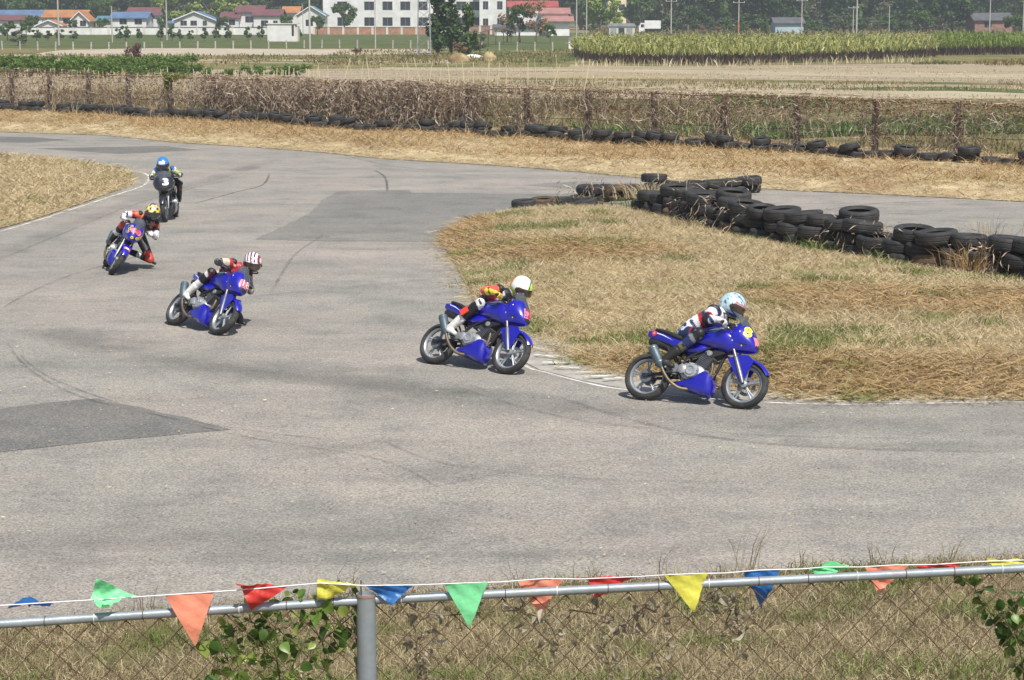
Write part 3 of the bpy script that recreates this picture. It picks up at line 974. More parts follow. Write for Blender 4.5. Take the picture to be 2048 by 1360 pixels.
def build_bike(body):
    root = empty('motorcycle')
    V3 = Vector
    wheel_parts(root, -WB, True)
    wheel_parts(root, WB, False)
    # frame
    mb = MB()
    mb.tube([(.36, 0, .92), (.40, 0, .82)], .032, 12)
    mb.tube([(.38, 0, .86), (.20, 0, .76), (-.15, 0, .70), (-.30, 0, .72)], .026, 8)
    mb.tube([(.40, 0, .84), (.31, 0, .60), (.25, 0, .42)], .022, 8)
    for s in (-1, 1):
        mb.tube([(.36, .03 * s, .82), (.1, .09 * s, .70), (-.14, .10 * s, .55), (-.18, .10 * s, .36)], .018, 8)
        mb.tube([(-.14, .10 * s, .60), (-.40, .09 * s, .72), (-.62, .06 * s, .80)], .014, 8)
        mb.tube([(-.20, .10 * s, .42), (-.42, .09 * s, .68)], .013, 8)
        mb.tube([(.25, .0, .42), (.20, .08 * s, .27), (-.12, .09 * s, .22), (-.19, .10 * s, .36)], .014, 8)
    mb.build('frame', M['frame'], root, 40)
    mb = MB()
    for s in (-1, 1):
        mb.tube([(-.18, .095 * s, .36), (-.42, .095 * s, .335), (-WB - .03, .095 * s, .30)], [.024, .02, .017], 8)
        mb.box((-WB, .098 * s, .30), (.08, .018, .045))
    mb.tube([(-.24, -.1, .355), (-.24, .1, .355)], .02, 8)
    mb.build('swingarm', M['frame'], root, 40)
    mb = MB()
    pts = []
    for i in range(73):
        t = i / 72
        a = 2 * math.pi * 6 * t
        p = V3((-.33, 0, .40)).lerp(V3((-.20, 0, .66)), t)
        pts.append(p + V3((.03 * math.cos(a) * .9, .034 * math.sin(a), .03 * math.cos(a) * -.4)))
    mb.tube(pts, .006, 5)
    mb.tube([(-.34, 0, .38), (-.19, 0, .68)], .014, 8)
    mb.build('shock_absorber', M['steel'], root, 40)
    # chain
    mb = MB()
    mb.tube([(-.14, .11, .41), (-WB, .11, .388)], .008, 5).tube([(-.14, .11, .33), (-WB, .11, .214)], .008, 5)
    mb.build('chain', M['frame'], root)
    # engine
    mb = MB()
    loft_x(mb, [(-.22, .40, .06, .06, .07), (-.19, .40, .11, .11, .12), (-.05, .38, .125, .12, .12), (.08, .37, .12, .11, .11), (.14, .37, .07, .07, .07)], 2, 3.5, 20)
    e = mb.build('engine', M['engine'], root, 45)
    for s in (-1, 1):
        mb = MB().lathe([(0, .030 * s), (.040, .030 * s), (.044, .040 * s), (.060, .040 * s), (.064, .028 * s), (.088, .024 * s), (.096, .008 * s), (.098, -.03 * s)], (-.03, .145 * s, .395), 'Y', 28)
        mb.lathe([(0, .04 * s), (.045, .04 * s), (.06, .028 * s), (.064, -.02 * s)], (-.145, .14 * s, .40), 'Y', 20)
        for k in range(7):
            a = 2 * math.pi * k / 7
            mb.lathe([(0, .034 * s), (.008, .034 * s), (.008, 0)], (-.03 + .090 * math.cos(a), .145 * s, .395 + .090 * math.sin(a)), 'Y', 6)
        mb.build('engine_cover', M['engine'], e, 40)
    # finned cylinder, leaning forward
    mb = MB()
    ax = V3((.45, 0, .9)).normalized()
    base = V3((.06, 0, .46))
    for k in range(8):
        c = base + ax * (.012 + .021 * k)
        sz = .165 if k < 6 else .15
        mb.box(c, (sz, sz + .02, .009), (0, math.atan2(ax.x, ax.z), 0))
    mb.tube([base, base + ax * .17], .058, 14)
    mb.build('cylinder', M['alloy_dark'], e, 40)
    mb = MB().box(base + ax * .205, (.13, .15, .06), (0, math.atan2(ax.x, ax.z), 0))
    for s in (-1, 1):
        mb.lathe([(0, .022 * s), (.032, .02 * s), (.038, 0)], base + ax * .205 + V3((0, .078 * s, 0)), 'Y', 16)
    mb.build('cylinder_head', M['engine'], e, 40)
    MB().tube([(.02, 0, .62), (-.06, 0, .63), (-.14, 0, .62)], [.028, .034, .04], 12).build('carburettor', M['alloy_dark'], e, 40)
    # exhaust
    path = catmull([(.14, -.0, .60), (.185, .0, .50), (.165, .0, .33), (.05, -.03, .21), (-.12, -.12, .155), (-.26, -.165, .215), (-.345, -.185, .30), (-.40, -.198, .385)], 5)
    ex = MB().tube(path, .022, 10).build('exhaust_pipe', M['pipe'], root, 50)
    a, b_ = V3((-.40, -.19, .385)), V3((-.575, -.20, .645))
    d = (b_ - a)
    mb = MB().tube([a, a + d * .10, a + d * .18, a + d * .9, a + d * .97, b_], [.024, .046, .060, .064, .060, .036], 18)
    mb.tube([a + d * .985, a + d * 1.03], [.022, .022], 12)
    mf = mb.build('muffler', M['muffler'], root, 40)
    for t in (.22, .88):
        MB().tube([a + d * (t - .018), a + d * (t + .018)], .0655, 18).build('muffler_clamp', M['alloy_dark'], mf, 40)
    MB().box(a + d * .72 + V3((.02, .06, .01)), (.03, .10, .03)).build('muffler_bracket', M['frame'], mf)
    # tank
    mb = loft_x(MB(), [(-.15, .80, .085, .045, .05), (-.10, .82, .115, .075, .09), (0, .845, .155, .120, .12), (.13, .865, .180, .135, .15), (.25, .87, .188, .130, .175), (.36, .86, .178, .105, .19), (.44, .84, .150, .065, .16), (.49, .82, .12, .03, .11)], 4, 2.5)
    tank = mb.build('fuel_tank', body, root, 50)
    MB().lathe([(0, .012), (.035, .012), (.042, .004), (.042, -.03)], (.14, 0, .995), 'Z', 20).build('filler_cap', M['steel'], tank, 40)
    # lower side panels and tail
    mb = loft_x(MB(), [(-.72, .862, .052, .022, .050), (-.71, .862, .068, .032, .066), (-.60, .845, .090, .045, .090), (-.45, .80, .11, .06, .10), (-.30, .745, .125, .07, .10), (-.12, .70, .135, .08, .09), (.02, .69, .13, .07, .06), (.10, .70, .11, .05, .03)], 4, 2.6)
    tail = mb.build('tail_fairing', body, root, 50)
    MB().box((-.725, 0, .852), (.02, .08, .035)).build('tail_light', M['red_decal'], tail)
    loft_x(MB(), [(-.70, .765, .05, .03, .05), (-.60, .745, .075, .04, .05), (-.42, .69, .09, .05, .05), (-.25, .64, .09, .05, .05)], 3, 3.0, 16).build('under_tail', M['blackplastic'], root, 40)
    mb = loft_x(MB(), [(-.64, .905, .06, .015, .02), (-.60, .905, .085, .025, .03), (-.45, .868, .115, .035, .04), (-.30, .82, .135, .035, .05), (-.16, .80, .125, .04, .05), (-.09, .815, .09, .05, .04), (-.06, .83, .06, .035, .03)], 4, 2.8)
    mb.build('seat', M['seat'], root, 50)
    mb = arc_shell(MB(), V3((-WB, 0, .30)), .325, .06, 40, 100)
    mb.build('rear_mudguard', M['blackplastic'], root, 50)
    # belly pan: a flat-sided keel, deepest at the front
    bst = [(-.25, .205, .215, .05), (-.21, .185, .235, .10), (-.08, .155, .275, .128), (.05, .130, .345, .138), (.14, .112, .405, .138), (.20, .108, .375, .128), (.245, .130, .305, .085), (.262, .16, .26, .03)]
    rings = []
    for x_, zb, zt, hw in catmull(bst, 3):
        m_ = zb + (zt - zb) * .42
        rings.append([(x_, hw * c_, zb + (zt - zb) * t_) for c_, t_ in ((.98, .98), (1, .62), (.97, .34), (.80, .12), (.45, .0), (-.45, 0), (-.80, .12), (-.97, .34), (-1, .62), (-.98, .98), (-.80, 1), (.80, 1))])
    mb = MB().loft(rings)
    belly = mb.build('belly_pan', body, root, 32)
    # forks
    top, bot = V3((.345, 0, .96)), V3((WB, 0, .30))
    for s in (-1, 1):
        o_ = V3((0, .088 * s, 0))
        d = bot - top
        fk = MB().tube([top + o_ + d * .50, top + o_ + d * .54, top + o_ + d * .97, bot + o_], [.022, .028, .027, .024], 12).build('fork_leg', M['alloy_dark'], root, 40)
        MB().tube([top + o_ - d * .05, top + o_ + d * .52], .0175, 12).build('fork_tube', M['steel'], fk, 40)
    mb = MB().box((.385, 0, .875), (.05, .22, .03), (0, .46, 0)).box((.345, 0, .965), (.06, .22, .03), (0, .46, 0))
    mb.build('fork_clamp', M['alloy_dark'], root)
    # mudguard with side stays
    mb = arc_shell(MB(), V3((WB, 0, .30)), .326, .082, 26, 128)
    for s in (-1, 1):
        mb.prism([(WB - .25, .60), (WB - .12, .655), (WB + .02, .655), (WB + .10, .585), (WB + .04, .46), (WB + .01, .35), (WB - .06, .33), (WB - .15, .45)], .076 * s, .090 * s)
    mb.build('front_mudguard', body, root, 40)
    # cowl
    st = [(.38, .90, .150, .10, .14), (.43, .905, .165, .155, .21), (.50, .905, .168, .185, .215), (.58, .875, .152, .175, .18), (.65, .835, .122, .135, .135), (.705, .795, .080, .085, .085), (.728, .775, .042, .045, .05), (.738, .768, .014, .015, .018)]
    shp = [(.16, 1.0), (.42, .93), (.66, .72), (.86, .42), (.97, .12), (1.0, -.08), (.97, -.30), (.84, -.60), (.58, -.88), (.26, -1.0)]
    rings = []
    for x_, zc, hw, hu, hd in catmull(st, 4):
        half = [(hw * c_, zc + (hu if t_ > 0 else hd) * t_) for c_, t_ in shp]
        rings.append([(x_, y_, z_) for y_, z_ in half] + [(x_, -y_, z_) for y_, z_ in half[::-1]])
    mb = MB().loft(rings, cap0=False)
    cowl = mb.build('front_fairing', body, root, 24)
    cb = mesh_bvh(cowl.data)
    for s_ in (-1, 1):
        for x_, z_ in ((.45, 1.0), (.44, .80), (.56, .75), (.52, .92)):
            decal_poly('bolt', disc_outline(.009, .009, 8), (x_, 0, z_), (0, s_, .1), (0, 0, 1), cb, M['white_decal'], cowl, .004)
        f_ = 1 if s_ < 0 else -1
        decal_poly('air_slot', [(-.05 * f_, -.008), (.04 * f_, -.016), (.05 * f_, -.004), (-.04 * f_, .010)], (.55, 0, .80), (.2, s_, -.1), (0, 0, 1), cb, M['blackplastic'], cowl, .003)
    decal_poly('headlamp_cover', [(-.05, -.03), (.05, -.03), (.065, .015), (.0, .035), (-.065, .015)], (.70, 0, .775), (1, 0, .1), (0, 0, 1), cb, M['blackplastic'], cowl, .003)
    mb = MB().loft([ring_yz(.42, .90, .17, .13, .17, 2.3, 32), ring_yz(.43, .90, .10, .08, .1, 2.3, 32)], True, True)
    mb.build('fairing_inner', M['blackplastic'], cowl)
    # windscreen
    vs, fs = [], []
    nu, nv = 13, 8
    for j in range(nv):
        v = j / (nv - 1)
        for i in range(nu):
            u = -1 + 2 * i / (nu - 1)
            vs.append((.690 - .19 * v - .085 * u * u * (1 - .2 * v), .135 * u * (1 - .25 * v * v), .925 + .245 * v ** .9 - .055 * u * u * (1 - .4 * v)))
    for j in range(nv - 1):
        for i in range(nu - 1):
            q = j * nu + i
            fs.append((q, q + 1, q + nu + 1, q + nu))
    ws = MB().add(vs, fs).build('windscreen', M['screen'], cowl, 60)
    sm = ws.modifiers.new('thickness', 'SOLIDIFY'); sm.thickness = .004
    # handlebar with grips, levers
    hb = MB()
    hb.tube(catmull([(.335, -.345, .985), (.35, -.22, .992), (.375, -.12, .985), (.375, .12, .985), (.35, .22, .992), (.335, .345, .985)], 4), .011, 8)
    hb = hb.build('handlebar', M['blackplastic'], root, 40)
    for s in (-1, 1):
        MB().tube([(.334, .35 * s, .985), (.348, .225 * s, .991)], .0175, 12).build('grip', M['seat'], hb, 40)
        MB().tube([(.37, .215 * s, .995), (.405, .24 * s, .995), (.41, .35 * s, .98)], [.008, .007, .005], 6).build('lever', M['steel'], hb, 40)
    MB().box((.375, -.185, 1.01), (.05, .05, .03)).build('brake_reservoir', M['blackplastic'], hb)
    mb = MB().box((.40, 0, 1.0), (.05, .18, .08), (0, -.6, 0))
    for yy in (-.045, .045):
        mb.lathe([(0, .03), (.04, .03), (.044, 0)], (.385, yy, 1.015), 'Z', 16)
    mb.build('instrument_cluster', M['blackplastic'], root, 40)
    for s in (-1, 1):
        MB().tube(catmull([(.36, .20 * s, .995), (.44, .17 * s, 1.02), (.43, .10 * s, .93), (.40, .05 * s, .86)], 4), .005, 5).build('control_cable', M['frame'], hb, 50)
    MB().prism([(-.02, .60), (.10, .66), (.30, .70), (.36, .66), (.20, .60), (.05, .55)], -.085, .085).build('airbox', M['blackplastic'], root, 30)
    # footpegs
    for s in (-1, 1):
        mb = MB().tube([(-.34, .11 * s, .385), (-.34, .225 * s, .39)], .014, 8)
        mb.prism([(-.37, .35), (-.22, .33), (-.18, .42), (-.26, .48), (-.36, .43)], .10 * s, .115 * s)
        mb.build('footpeg', M['alloy'], root, 40)
    MB().tube([(-.33, -.15, .37), (-.24, -.16, .35), (-.18, -.175, .36)], .007, 6).build('brake_pedal', M['steel'], root)
    parts = {'fuel_tank': tank, 'tail_fairing': tail, 'belly_pan': belly, 'front_fairing': cowl}
    return root, parts

def child(root, name):
    for c in root.children:
        if c.name.split('.')[0] == name: return c
BLUE, _p = build_bike(M['blue'])
BLACK, _q = build_bike(M['black_body'])
for nm_, sc_ in (('front_fairing', 1.5), ('belly_pan', 1.25)):
    _q[nm_].scale = (1.0, sc_, 1.0)
BV = {k: mesh_bvh(o.data) for k, o in _p.items()}

def place_pose(o, mid, heading, lean):
    o.location = (mid.x, mid.y, .045 * (1 - math.cos(R(lean))) + .002)
    o.rotation_euler = (-R(lean), 0, R(heading))

def common_decals(root):
    tk, tl, bp = child(root, 'fuel_tank'), child(root, 'tail_fairing'), child(root, 'belly_pan')
    for s in (-1, 1):
        # swoosh on the tank: x forward is to the right seen from the right side
        f = 1 if s < 0 else -1
        o1 = [(-.11 * f, -.005), (-.02 * f, .030), (.09 * f, .050), (.03 * f, .012), (-.03 * f, .000)]
        o2 = [(-.12 * f, -.03), (-.02 * f, .0), (.07 * f, .028), (.00 * f, -.015)]
        decal_poly('tank_stripe', o1, (.22, 0, .89), (0, s, .15), (0, 0, 1), BV['fuel_tank'], M['white_decal'], tk)
        decal_poly('tank_stripe', o2, (.22, 0, .88), (0, s, .15), (0, 0, 1), BV['fuel_tank'], M['cyan_decal'], tk, .0035)
        o3 = [(-.17 * f, .045), (-.05 * f, .015), (.11 * f, -.06), (-.05 * f, .002), (-.17 * f, .035)]
        decal_poly('tail_stripe', o3, (-.45, 0, .82), (0, s, 0), (0, 0, 1), BV['tail_fairing'], M['white_decal'], tl)

BIKES = {
    'cyan_rider': dict(mid=(G(1280, 800) + G(1488, 819)) / 2, h=-27, lean=26, label='blue racing motorcycle with a yellow 8 on its fairing, passing the kerb paint', src=BLUE),
    'lime_rider': dict(mid=(G(868, 729) + G(1003, 748)) / 2, h=-39, lean=31, label='blue racing motorcycle with red 2 on its nose beside the white line', src=BLUE),
    'red_rider': dict(mid=(G(348, 651) + G(424, 670)) / 2, h=-51, lean=36, label='blue racing motorcycle numbered 18 in pink and white, leaning hard', src=BLUE),
    'orange_rider': dict(mid=G(220, 549) - Vector((math.cos(R(-75)), math.sin(R(-75)), 0)) * WB, h=-75, lean=33, label='dark blue racing motorcycle with ring of yellow discs on its nose', src=BLUE),
    'blue_rider': dict(mid=G(331, 444) - Vector((math.cos(R(-91)), math.sin(R(-91)), 0)) * WB, h=-91, lean=-3, label='black racing motorcycle with white number 3 on its fairing', src=BLACK),
}
first = True
for key, b in BIKES.items():
    if b['src'] is BLACK:
        root = BLACK
    elif first:
        root = BLUE; first = False
        proto_blue = copy_tree(BLUE)
    else:
        root = copy_tree(proto_blue)
    tag(root, b['label'], 'motorcycle', 'racing motorcycles in the bend')
    place_pose(root, b['mid'], b['h'], b['lean'])
    b['root'] = root
    if b['src'] is BLUE: common_decals(root)
for o in list(proto_blue.children_recursive) + [proto_blue]:
    bpy.data.objects.remove(o)
# numbers and badges
fr = child(BIKES['cyan_rider']['root'], 'front_fairing')
for s in (-1, 1):
    decal_text('number_outline', '8', .20, (.575, 0, .915), (.30, s, .2), (0, 0, 1), BV['front_fairing'], M['white_decal'], fr, .005, .055)
    decal_text('number', '8', .20, (.575, 0, .915), (.30, s, .2), (0, 0, 1), BV['front_fairing'], M['yellow_decal'], fr, .009, .035)
decal_poly('number_plate', [(-.07, -.06), (.07, -.06), (.08, .06), (-.08, .06)], (.72, 0, .845), (1, 0, .35), (0, 0, 1), BV['front_fairing'], M['pink_decal'], fr)
tl = child(BIKES['cyan_rider']['root'], 'tail_fairing')
for s in (-1, 1):
    decal_poly('round_badge', disc_outline(.038, .038), (-.63, 0, .85), (0, s, 0), (0, 0, 1), BV['tail_fairing'], M['red_decal'], tl, .006)
    decal_poly('round_badge', disc_outline(.018, .018), (-.63, 0, .85), (0, s, 0), (0, 0, 1), BV['tail_fairing'], M['pink_decal'], tl, .009)
fr = child(BIKES['lime_rider']['root'], 'front_fairing')
decal_poly('number_plate', [(-.075, -.075), (.075, -.075), (.085, .07), (-.085, .07)], (.70, 0, .87), (1, -.15, .4), (0, 0, 1), BV['front_fairing'], M['pink_decal'], fr)
decal_text('number', '2', .17, (.70, 0, .87), (1, -.15, .4), (0, 0, 1), BV['front_fairing'], M['red_decal'], fr, .009, .02)
fr = child(BIKES['red_rider']['root'], 'front_fairing')
decal_poly('number_plate', [(-.085, -.07), (.085, -.07), (.09, .05), (.05, .075), (-.05, .075), (-.09, .05)], (.66, 0, .86), (1, -.1, .5), (0, 0, 1), BV['front_fairing'], M['pink_decal'], fr)
decal_text('number', '18', .165, (.66, 0, .86), (1, -.1, .5), (0, 0, 1), BV['front_fairing'], M['red_decal'], fr, .009, .05)
decal_text('number', '18', .16, (.66, 0, .86), (1, -.1, .5), (0, 0, 1), BV['front_fairing'], M['white_decal'], fr, .013, .0)
fr = child(BIKES['orange_rider']['root'], 'front_fairing')
bvf = BV['front_fairing']
decal_poly('number_plate', disc_outline(.055, .055, 20, -.055, 0), (.66, 0, .91), (1, 0, .6), (0, 0, 1), bvf, M['pink_decal'], fr)
decal_poly('number_plate', disc_outline(.055, .055, 20, .05, 0), (.66, 0, .91), (1, 0, .6), (0, 0, 1), bvf, M['pink_decal'], fr, .0045)
decal_text('number', '10', .13, (.66, 0, .91), (1, 0, .6), (0, 0, 1), bvf, M['red_decal'], fr, .009, .02)
for yy, zz, in ((-.135, .98), (-.145, .915), (-.14, .85), (.06, .80), (.105, .835), (.14, .88), (-.02, .77)):
    decal_poly('yellow_disc', disc_outline(.027, .027), (.66, yy, zz), (1, yy * 2.5, .25), (0, 0, 1), bvf, M['yellow_decal'], fr, .006)
    decal_poly('disc_hole', disc_outline(.013, .013, 12), (.66, yy, zz), (1, yy * 2.5, .25), (0, 0, 1), bvf, M['black_decal'], fr, .009)
fm = child(BIKES['orange_rider']['root'], 'front_mudguard')
bvm = mesh_bvh(fm.data)
decal_poly('mudguard_badge', [(-.06, -.03), (.06, -.03), (.06, .03), (-.06, .03)], (.83, 0, .57), (1, 0, 1.2), (0, 0, 1), bvm, M['orange_decal'], fm)
decal_poly('mudguard_badge', [(-.035, -.018), (.03, -.018), (.03, .018), (-.035, .018)], (.83, 0, .57), (1, 0, 1.2), (0, 0, 1), bvm, M['white_decal'], fm, .007)
fr = child(BLACK, 'front_fairing')
decal_text('number', '3', .24, (.64, .045, .90), (1, .15, .45), (0, 0, 1), bvf, M['white_decal'], fr, .008, .03)

# ================================================================== riders
def capsule(mb, p0, r0, p1, r1, n=12, k=4, flat=None):
    p0, p1 = Vector(p0), Vector(p1)
    d = p1 - p0
    L = d.length
    t = d.normalized() if L > 1e-6 else Vector((0, 0, 1))
    u = t.orthogonal().normalized()
    if flat is not None:
        u = Vector(flat[0]); u = (u - t * u.dot(t)).normalized()
    w = t.cross(u)
    fu = flat[1] if flat else 1.0
    rings = []
    for i in range(k + 1):
        a = math.pi / 2 * (1 - i / k)
        rings.append((p0 - t * r0 * math.sin(a), r0 * math.cos(a)))
    for i in range(k + 1):
        a = math.pi / 2 * (i / k)
        rings.append((p1 + t * r1 * math.sin(a), r1 * math.cos(a)))
    R_ = [[c + (u * math.cos(2 * math.pi * j / n) * fu + w * math.sin(2 * math.pi * j / n)) * max(r, .0008) for j in range(n)] for c, r in rings]
    mb.loft(R_)
def remesh(mb, name, voxel, smooth_it=4):
    me = bpy.data.meshes.new(name)
    me.from_pydata(mb.v, [], mb.f)
    bm = bmesh.new(); bm.from_mesh(me)
    bmesh.ops.recalc_face_normals(bm, faces=bm.faces)
    bm.to_mesh(me); bm.free()
    ob = bpy.data.objects.new(name, me)
    COL.objects.link(ob)
    r = ob.modifiers.new('remesh', 'REMESH'); r.mode = 'VOXEL'; r.voxel_size = voxel; r.use_smooth_shade = True
    s = ob.modifiers.new('smooth', 'SMOOTH'); s.factor = .5; s.iterations = smooth_it
    bpy.context.view_layer.update()
    out = bpy.data.meshes.new_from_object(ob.evaluated_get(bpy.context.evaluated_depsgraph_get()))
    bpy.data.objects.remove(ob)
    out.name = name
    out.shade_smooth()
    return out
M['suit'] = mat('leather_suit', (1, 1, 1), .48, var=.25, scale=12, bump=.9, bscale=20, attr=True)
M['helmet'] = mat('helmet_shell', (1, 1, 1), .22, var=.04, scale=6, coat=1.0, attr=True)
M['rubber_trim'] = mat('helmet_trim', (.02, .02, .02), .6)
def paint(me, cols):
    a = me.color_attributes.new('Col', 'FLOAT_COLOR', 'POINT')
    c = np.ones((len(me.vertices), 4), dtype=np.float32)
    c[:, :3] = cols
    a.data.foreach_set('color', c.ravel())

BONES = [('pelvis', 'hipc', 'waist'), ('belly', 'waist', 'chest'), ('chestb', 'chest', 'neck'),
         ('thigh_r', 'hip_r', 'knee_r'), ('shin_r', 'knee_r', 'ankle_r'), ('thigh_l', 'hip_l', 'knee_l'), ('shin_l', 'knee_l', 'ankle_l'),
         ('shoulder_r', 'neck', 'sh_r'), ('shoulder_l', 'neck', 'sh_l'), ('arm_r', 'sh_r', 'el_r'), ('arm_l', 'sh_l', 'el_l'),
         ('fore_r', 'el_r', 'wr_r'), ('fore_l', 'el_l', 'wr_l')]
def helmet_mesh(fn, pitch_cut=.0):
    """full-face shell: x forward. fn(direction arrays) -> colours"""
    nu, nv = 72, 44
    u = np.linspace(0, 2 * np.pi, nu, endpoint=False)
    v = np.linspace(.02, np.pi * .86, nv)
    U, Vv = np.meshgrid(u, v)
    dx, dy, dz = np.sin(Vv) * np.cos(U), np.sin(Vv) * np.sin(U), np.cos(Vv)
    f = np.clip(dx, 0, 1)
    rx = .155 + .0 * dx
    x = dx * .150
    y = dy * .125 * (1 - .06 * np.clip(-dz, 0, 1))
    z = dz * .142
    low = sstep(-.1, -.75, dz)
    x += low * f * .055 - low * np.clip(-dx, 0, 1) * .02          # chin bar forward, nape in
    x += np.clip(dz, 0, 1) * np.clip(-dx, 0, 1) * .012
    z = np.where(dz < -.55, z * .93, z)
    P = np.stack([x, y, z], -1).reshape(-1, 3)
    D = np.stack([dx, dy, dz], -1).reshape(-1, 3)
    idx = np.arange(nu * nv).reshape(nv, nu)
    F = np.stack([idx[:-1], np.roll(idx[:-1], -1, 1), np.roll(idx[1:], -1, 1), idx[1:]], -1).reshape(-1, 4)
    me = np_mesh('helmet', P, F, M['helmet'], True)
    paint(me, fn(D))
    return me, P, D, idx
def visor_of(P, D, idx, off=.006, m=None):
    """the eye port: a curved pane over the opening"""
    nv, nu = idx.shape
    rows = [i for i in range(nv) if -.46 < D[idx[i, 0], 2] < .17]
    cols = [j for j in range(-17, 18)]
    vs, fs = [], []
    for i in rows:
        for j in cols:
            p = Vector(P[idx[i, j % nu]])
            vs.append(p + p.normalized() * off)
    nc = len(cols)
    for a in range(len(rows) - 1):
        for b in range(nc - 1):
            q = a * nc + b
            zc = (D[idx[rows[a], 0], 2] + .145) / .33
            if abs((b - nc / 2 + .5) / 17.0) ** 3.5 + abs(zc) ** 3.5 > 1.02: continue
            fs.append((q, q + 1, q + nc + 1, q + nc))
    return MB().add(vs, fs)

M['blue_cap'] = mat('blue_shoulder_cap', (.03, .10, .38), .35)
def build_rider(key, J, pal, helm_fn, head_rot, visor, label, glove, boot, extra=None):
    b = BIKES[key]
    root = empty('person')
    tag(root, label, 'person', 'riders in the bend')
    root.location = b['root'].location
    root.rotation_euler = b['root'].rotation_euler
    J = {k: Vector(v) for k, v in J.items()}
    mb = MB()
    hip_ax = (J['hip_l'] - J['hip_r']).normalized()
    sh_ax = (J['sh_l'] - J['sh_r']).normalized()
    fl = (hip_ax, 1.28)
    capsule(mb, J['hipc'], .125, J['waist'], .115, 16, 5, fl)
    capsule(mb, J['waist'], .122, J['chest'], .150, 16, 5, (sh_ax, 1.22))
    capsule(mb, J['chest'], .150, J['chest'].lerp(J['neck'], .7), .105, 16, 5, (sh_ax, 1.35))
    capsule(mb, J['neck'], .062, J['head'], .065)
    # speed hump on the back
    for s in ('r', 'l'):
        capsule(mb, J['hip_' + s], .108, J['knee_' + s], .075, 14)
        capsule(mb, J['knee_' + s], .073, J['knee_' + s].lerp(J['ankle_' + s], .35), .069, 14)
        capsule(mb, J['knee_' + s].lerp(J['ankle_' + s], .3), .066, J['ankle_' + s], .046, 14)
        capsule(mb, J['chest'].lerp(J['neck'], .5), .075, J['sh_' + s], .076, 14)
        capsule(mb, J['sh_' + s], .082, J['el_' + s], .060, 14)
        capsule(mb, J['el_' + s], .056, J['el_' + s].lerp(J['wr_' + s], .35), .059, 14)
        capsule(mb, J['el_' + s].lerp(J['wr_' + s], .3), .054, J['wr_' + s], .036, 14)
        capsule(mb, J['ankle_' + s], .045, J['ankle_' + s] + (J['toe_' + s] - J['ankle_' + s]) * .3, .04, 12)
        # knee and elbow armour
        kd = (J['knee_' + s] * 2 - J['hip_' + s] - J['ankle_' + s]).normalized()
        capsule(mb, J['knee_' + s] + kd * .025, .052, J['knee_' + s].lerp(J['ankle_' + s], .2) + kd * .03, .046, 12)
    body = remesh(mb, 'riding_suit', .0125, 4)
    co = np.empty(len(body.vertices) * 3, dtype=np.float32)
    body.vertices.foreach_get('co', co)
    co = co.reshape(-1, 3)
    best = np.full(len(co), 1e9)
    bi = np.zeros(len(co), dtype=int)
    bt = np.zeros(len(co))
    for i, (nm, a, c) in enumerate(BONES):
        A, B = np.array(J[a]), np.array(J[c])
        d = B - A
        t = np.clip(((co - A) @ d) / (d @ d), 0, 1)
        dist = np.linalg.norm(co - A - t[:, None] * d, axis=1) - (.06 if nm in ('pelvis', 'belly', 'chestb') else 0)
        k = dist < best
        best[k] = dist[k]; bi[k] = i; bt[k] = t[k]
    cols = np.zeros((len(co), 3))
    mott = vnoise(co[:, 0] + co[:, 2] * .7, co[:, 1] + co[:, 2] * .5, .055, 3)
    for i, (nm, _, _) in enumerate(BONES):
        sel = bi == i
        spec = pal.get(nm, pal.get(nm[:-2], pal['default']))
        c = np.tile(np.array(spec[0][1], dtype=float), (sel.sum(), 1))
        tt = bt[sel]
        prev = 0.0
        for entry in spec:
            t1, col = entry[0], np.array(entry[1], dtype=float)
            kk = (tt >= prev) & (tt <= t1)
            c[kk] = col
            if len(entry) > 2:
                mk = kk & (mott[sel] > .55)
                c[mk] = np.array(entry[2])
            prev = t1
        cols[sel] = c
    paint(body, cols)
    body.materials.clear()
    body.materials.append(M['suit'])
    mobj('riding_suit', body, root)
    # gloves
    for s, sg in (('r', -1), ('l', 1)):
        g = J['hand_' + s]
        wv = (J['wr_' + s] - g)
        gb = MB()
        pal_c = g + Vector((-.032, 0, .022))
        capsule(gb, J['wr_' + s], .040, pal_c.lerp(J['wr_' + s], .3), .036)
        capsule(gb, pal_c + Vector((0, -.024, 0)), .024, pal_c + Vector((0, .024, 0)), .024, 12)
        capsule(gb, pal_c.lerp(J['wr_' + s], .45), .032, pal_c + Vector((.008, 0, .006)), .028, 12, 4, (Vector((0, 1, 0)), 1.35))
        for q in range(4):
            oy = (-.036 + .024 * q) * 1.0
            ln = (.9, 1.0, .96, .82)[q if sg > 0 else q]
            pts = [g + Vector((-.014, oy, .036)), g + Vector((.024 * ln, oy, .030)), g + Vector((.036 * ln, oy, -.004)), g + Vector((.012, oy, -.030 * ln))]
            for a_, c_ in zip(pts[:-1], pts[1:]): capsule(gb, a_, .0115, c_, .0105, 8, 3)
        th = [pal_c + Vector((.0, -sg * .036, -.008)), g + Vector((-.016, -sg * .052, -.026)), g + Vector((.014, -sg * .046, -.034))]
        for a_, c_ in zip(th[:-1], th[1:]): capsule(gb, a_, .013, c_, .011, 8, 3)
        gm = remesh(gb, 'glove', .0065, 2)
        gm.materials.append(glove)
        mobj('glove', gm, root)
        # boots
        an, to = J['ankle_' + s], J['toe_' + s]
        kn = J['knee_' + s]
        bb = MB()
        up = (kn - an).normalized()
        fw = (to - an); fw = (fw - up * fw.dot(up)).normalized()
        capsule(bb, an + up * .20, .066, an + up * .02, .052, 14)
        capsule(bb, an - fw * .03 - up * .025, .042, an + fw * .04 - up * .02, .044, 12)
        capsule(bb, an + fw * .03 - up * .02, .046, to, .034, 12, 4, (fw.cross(up), 1.2))
        bb_ = MB()
        bme = remesh(bb, 'boot', .010, 3)
        bme.materials.append(boot)
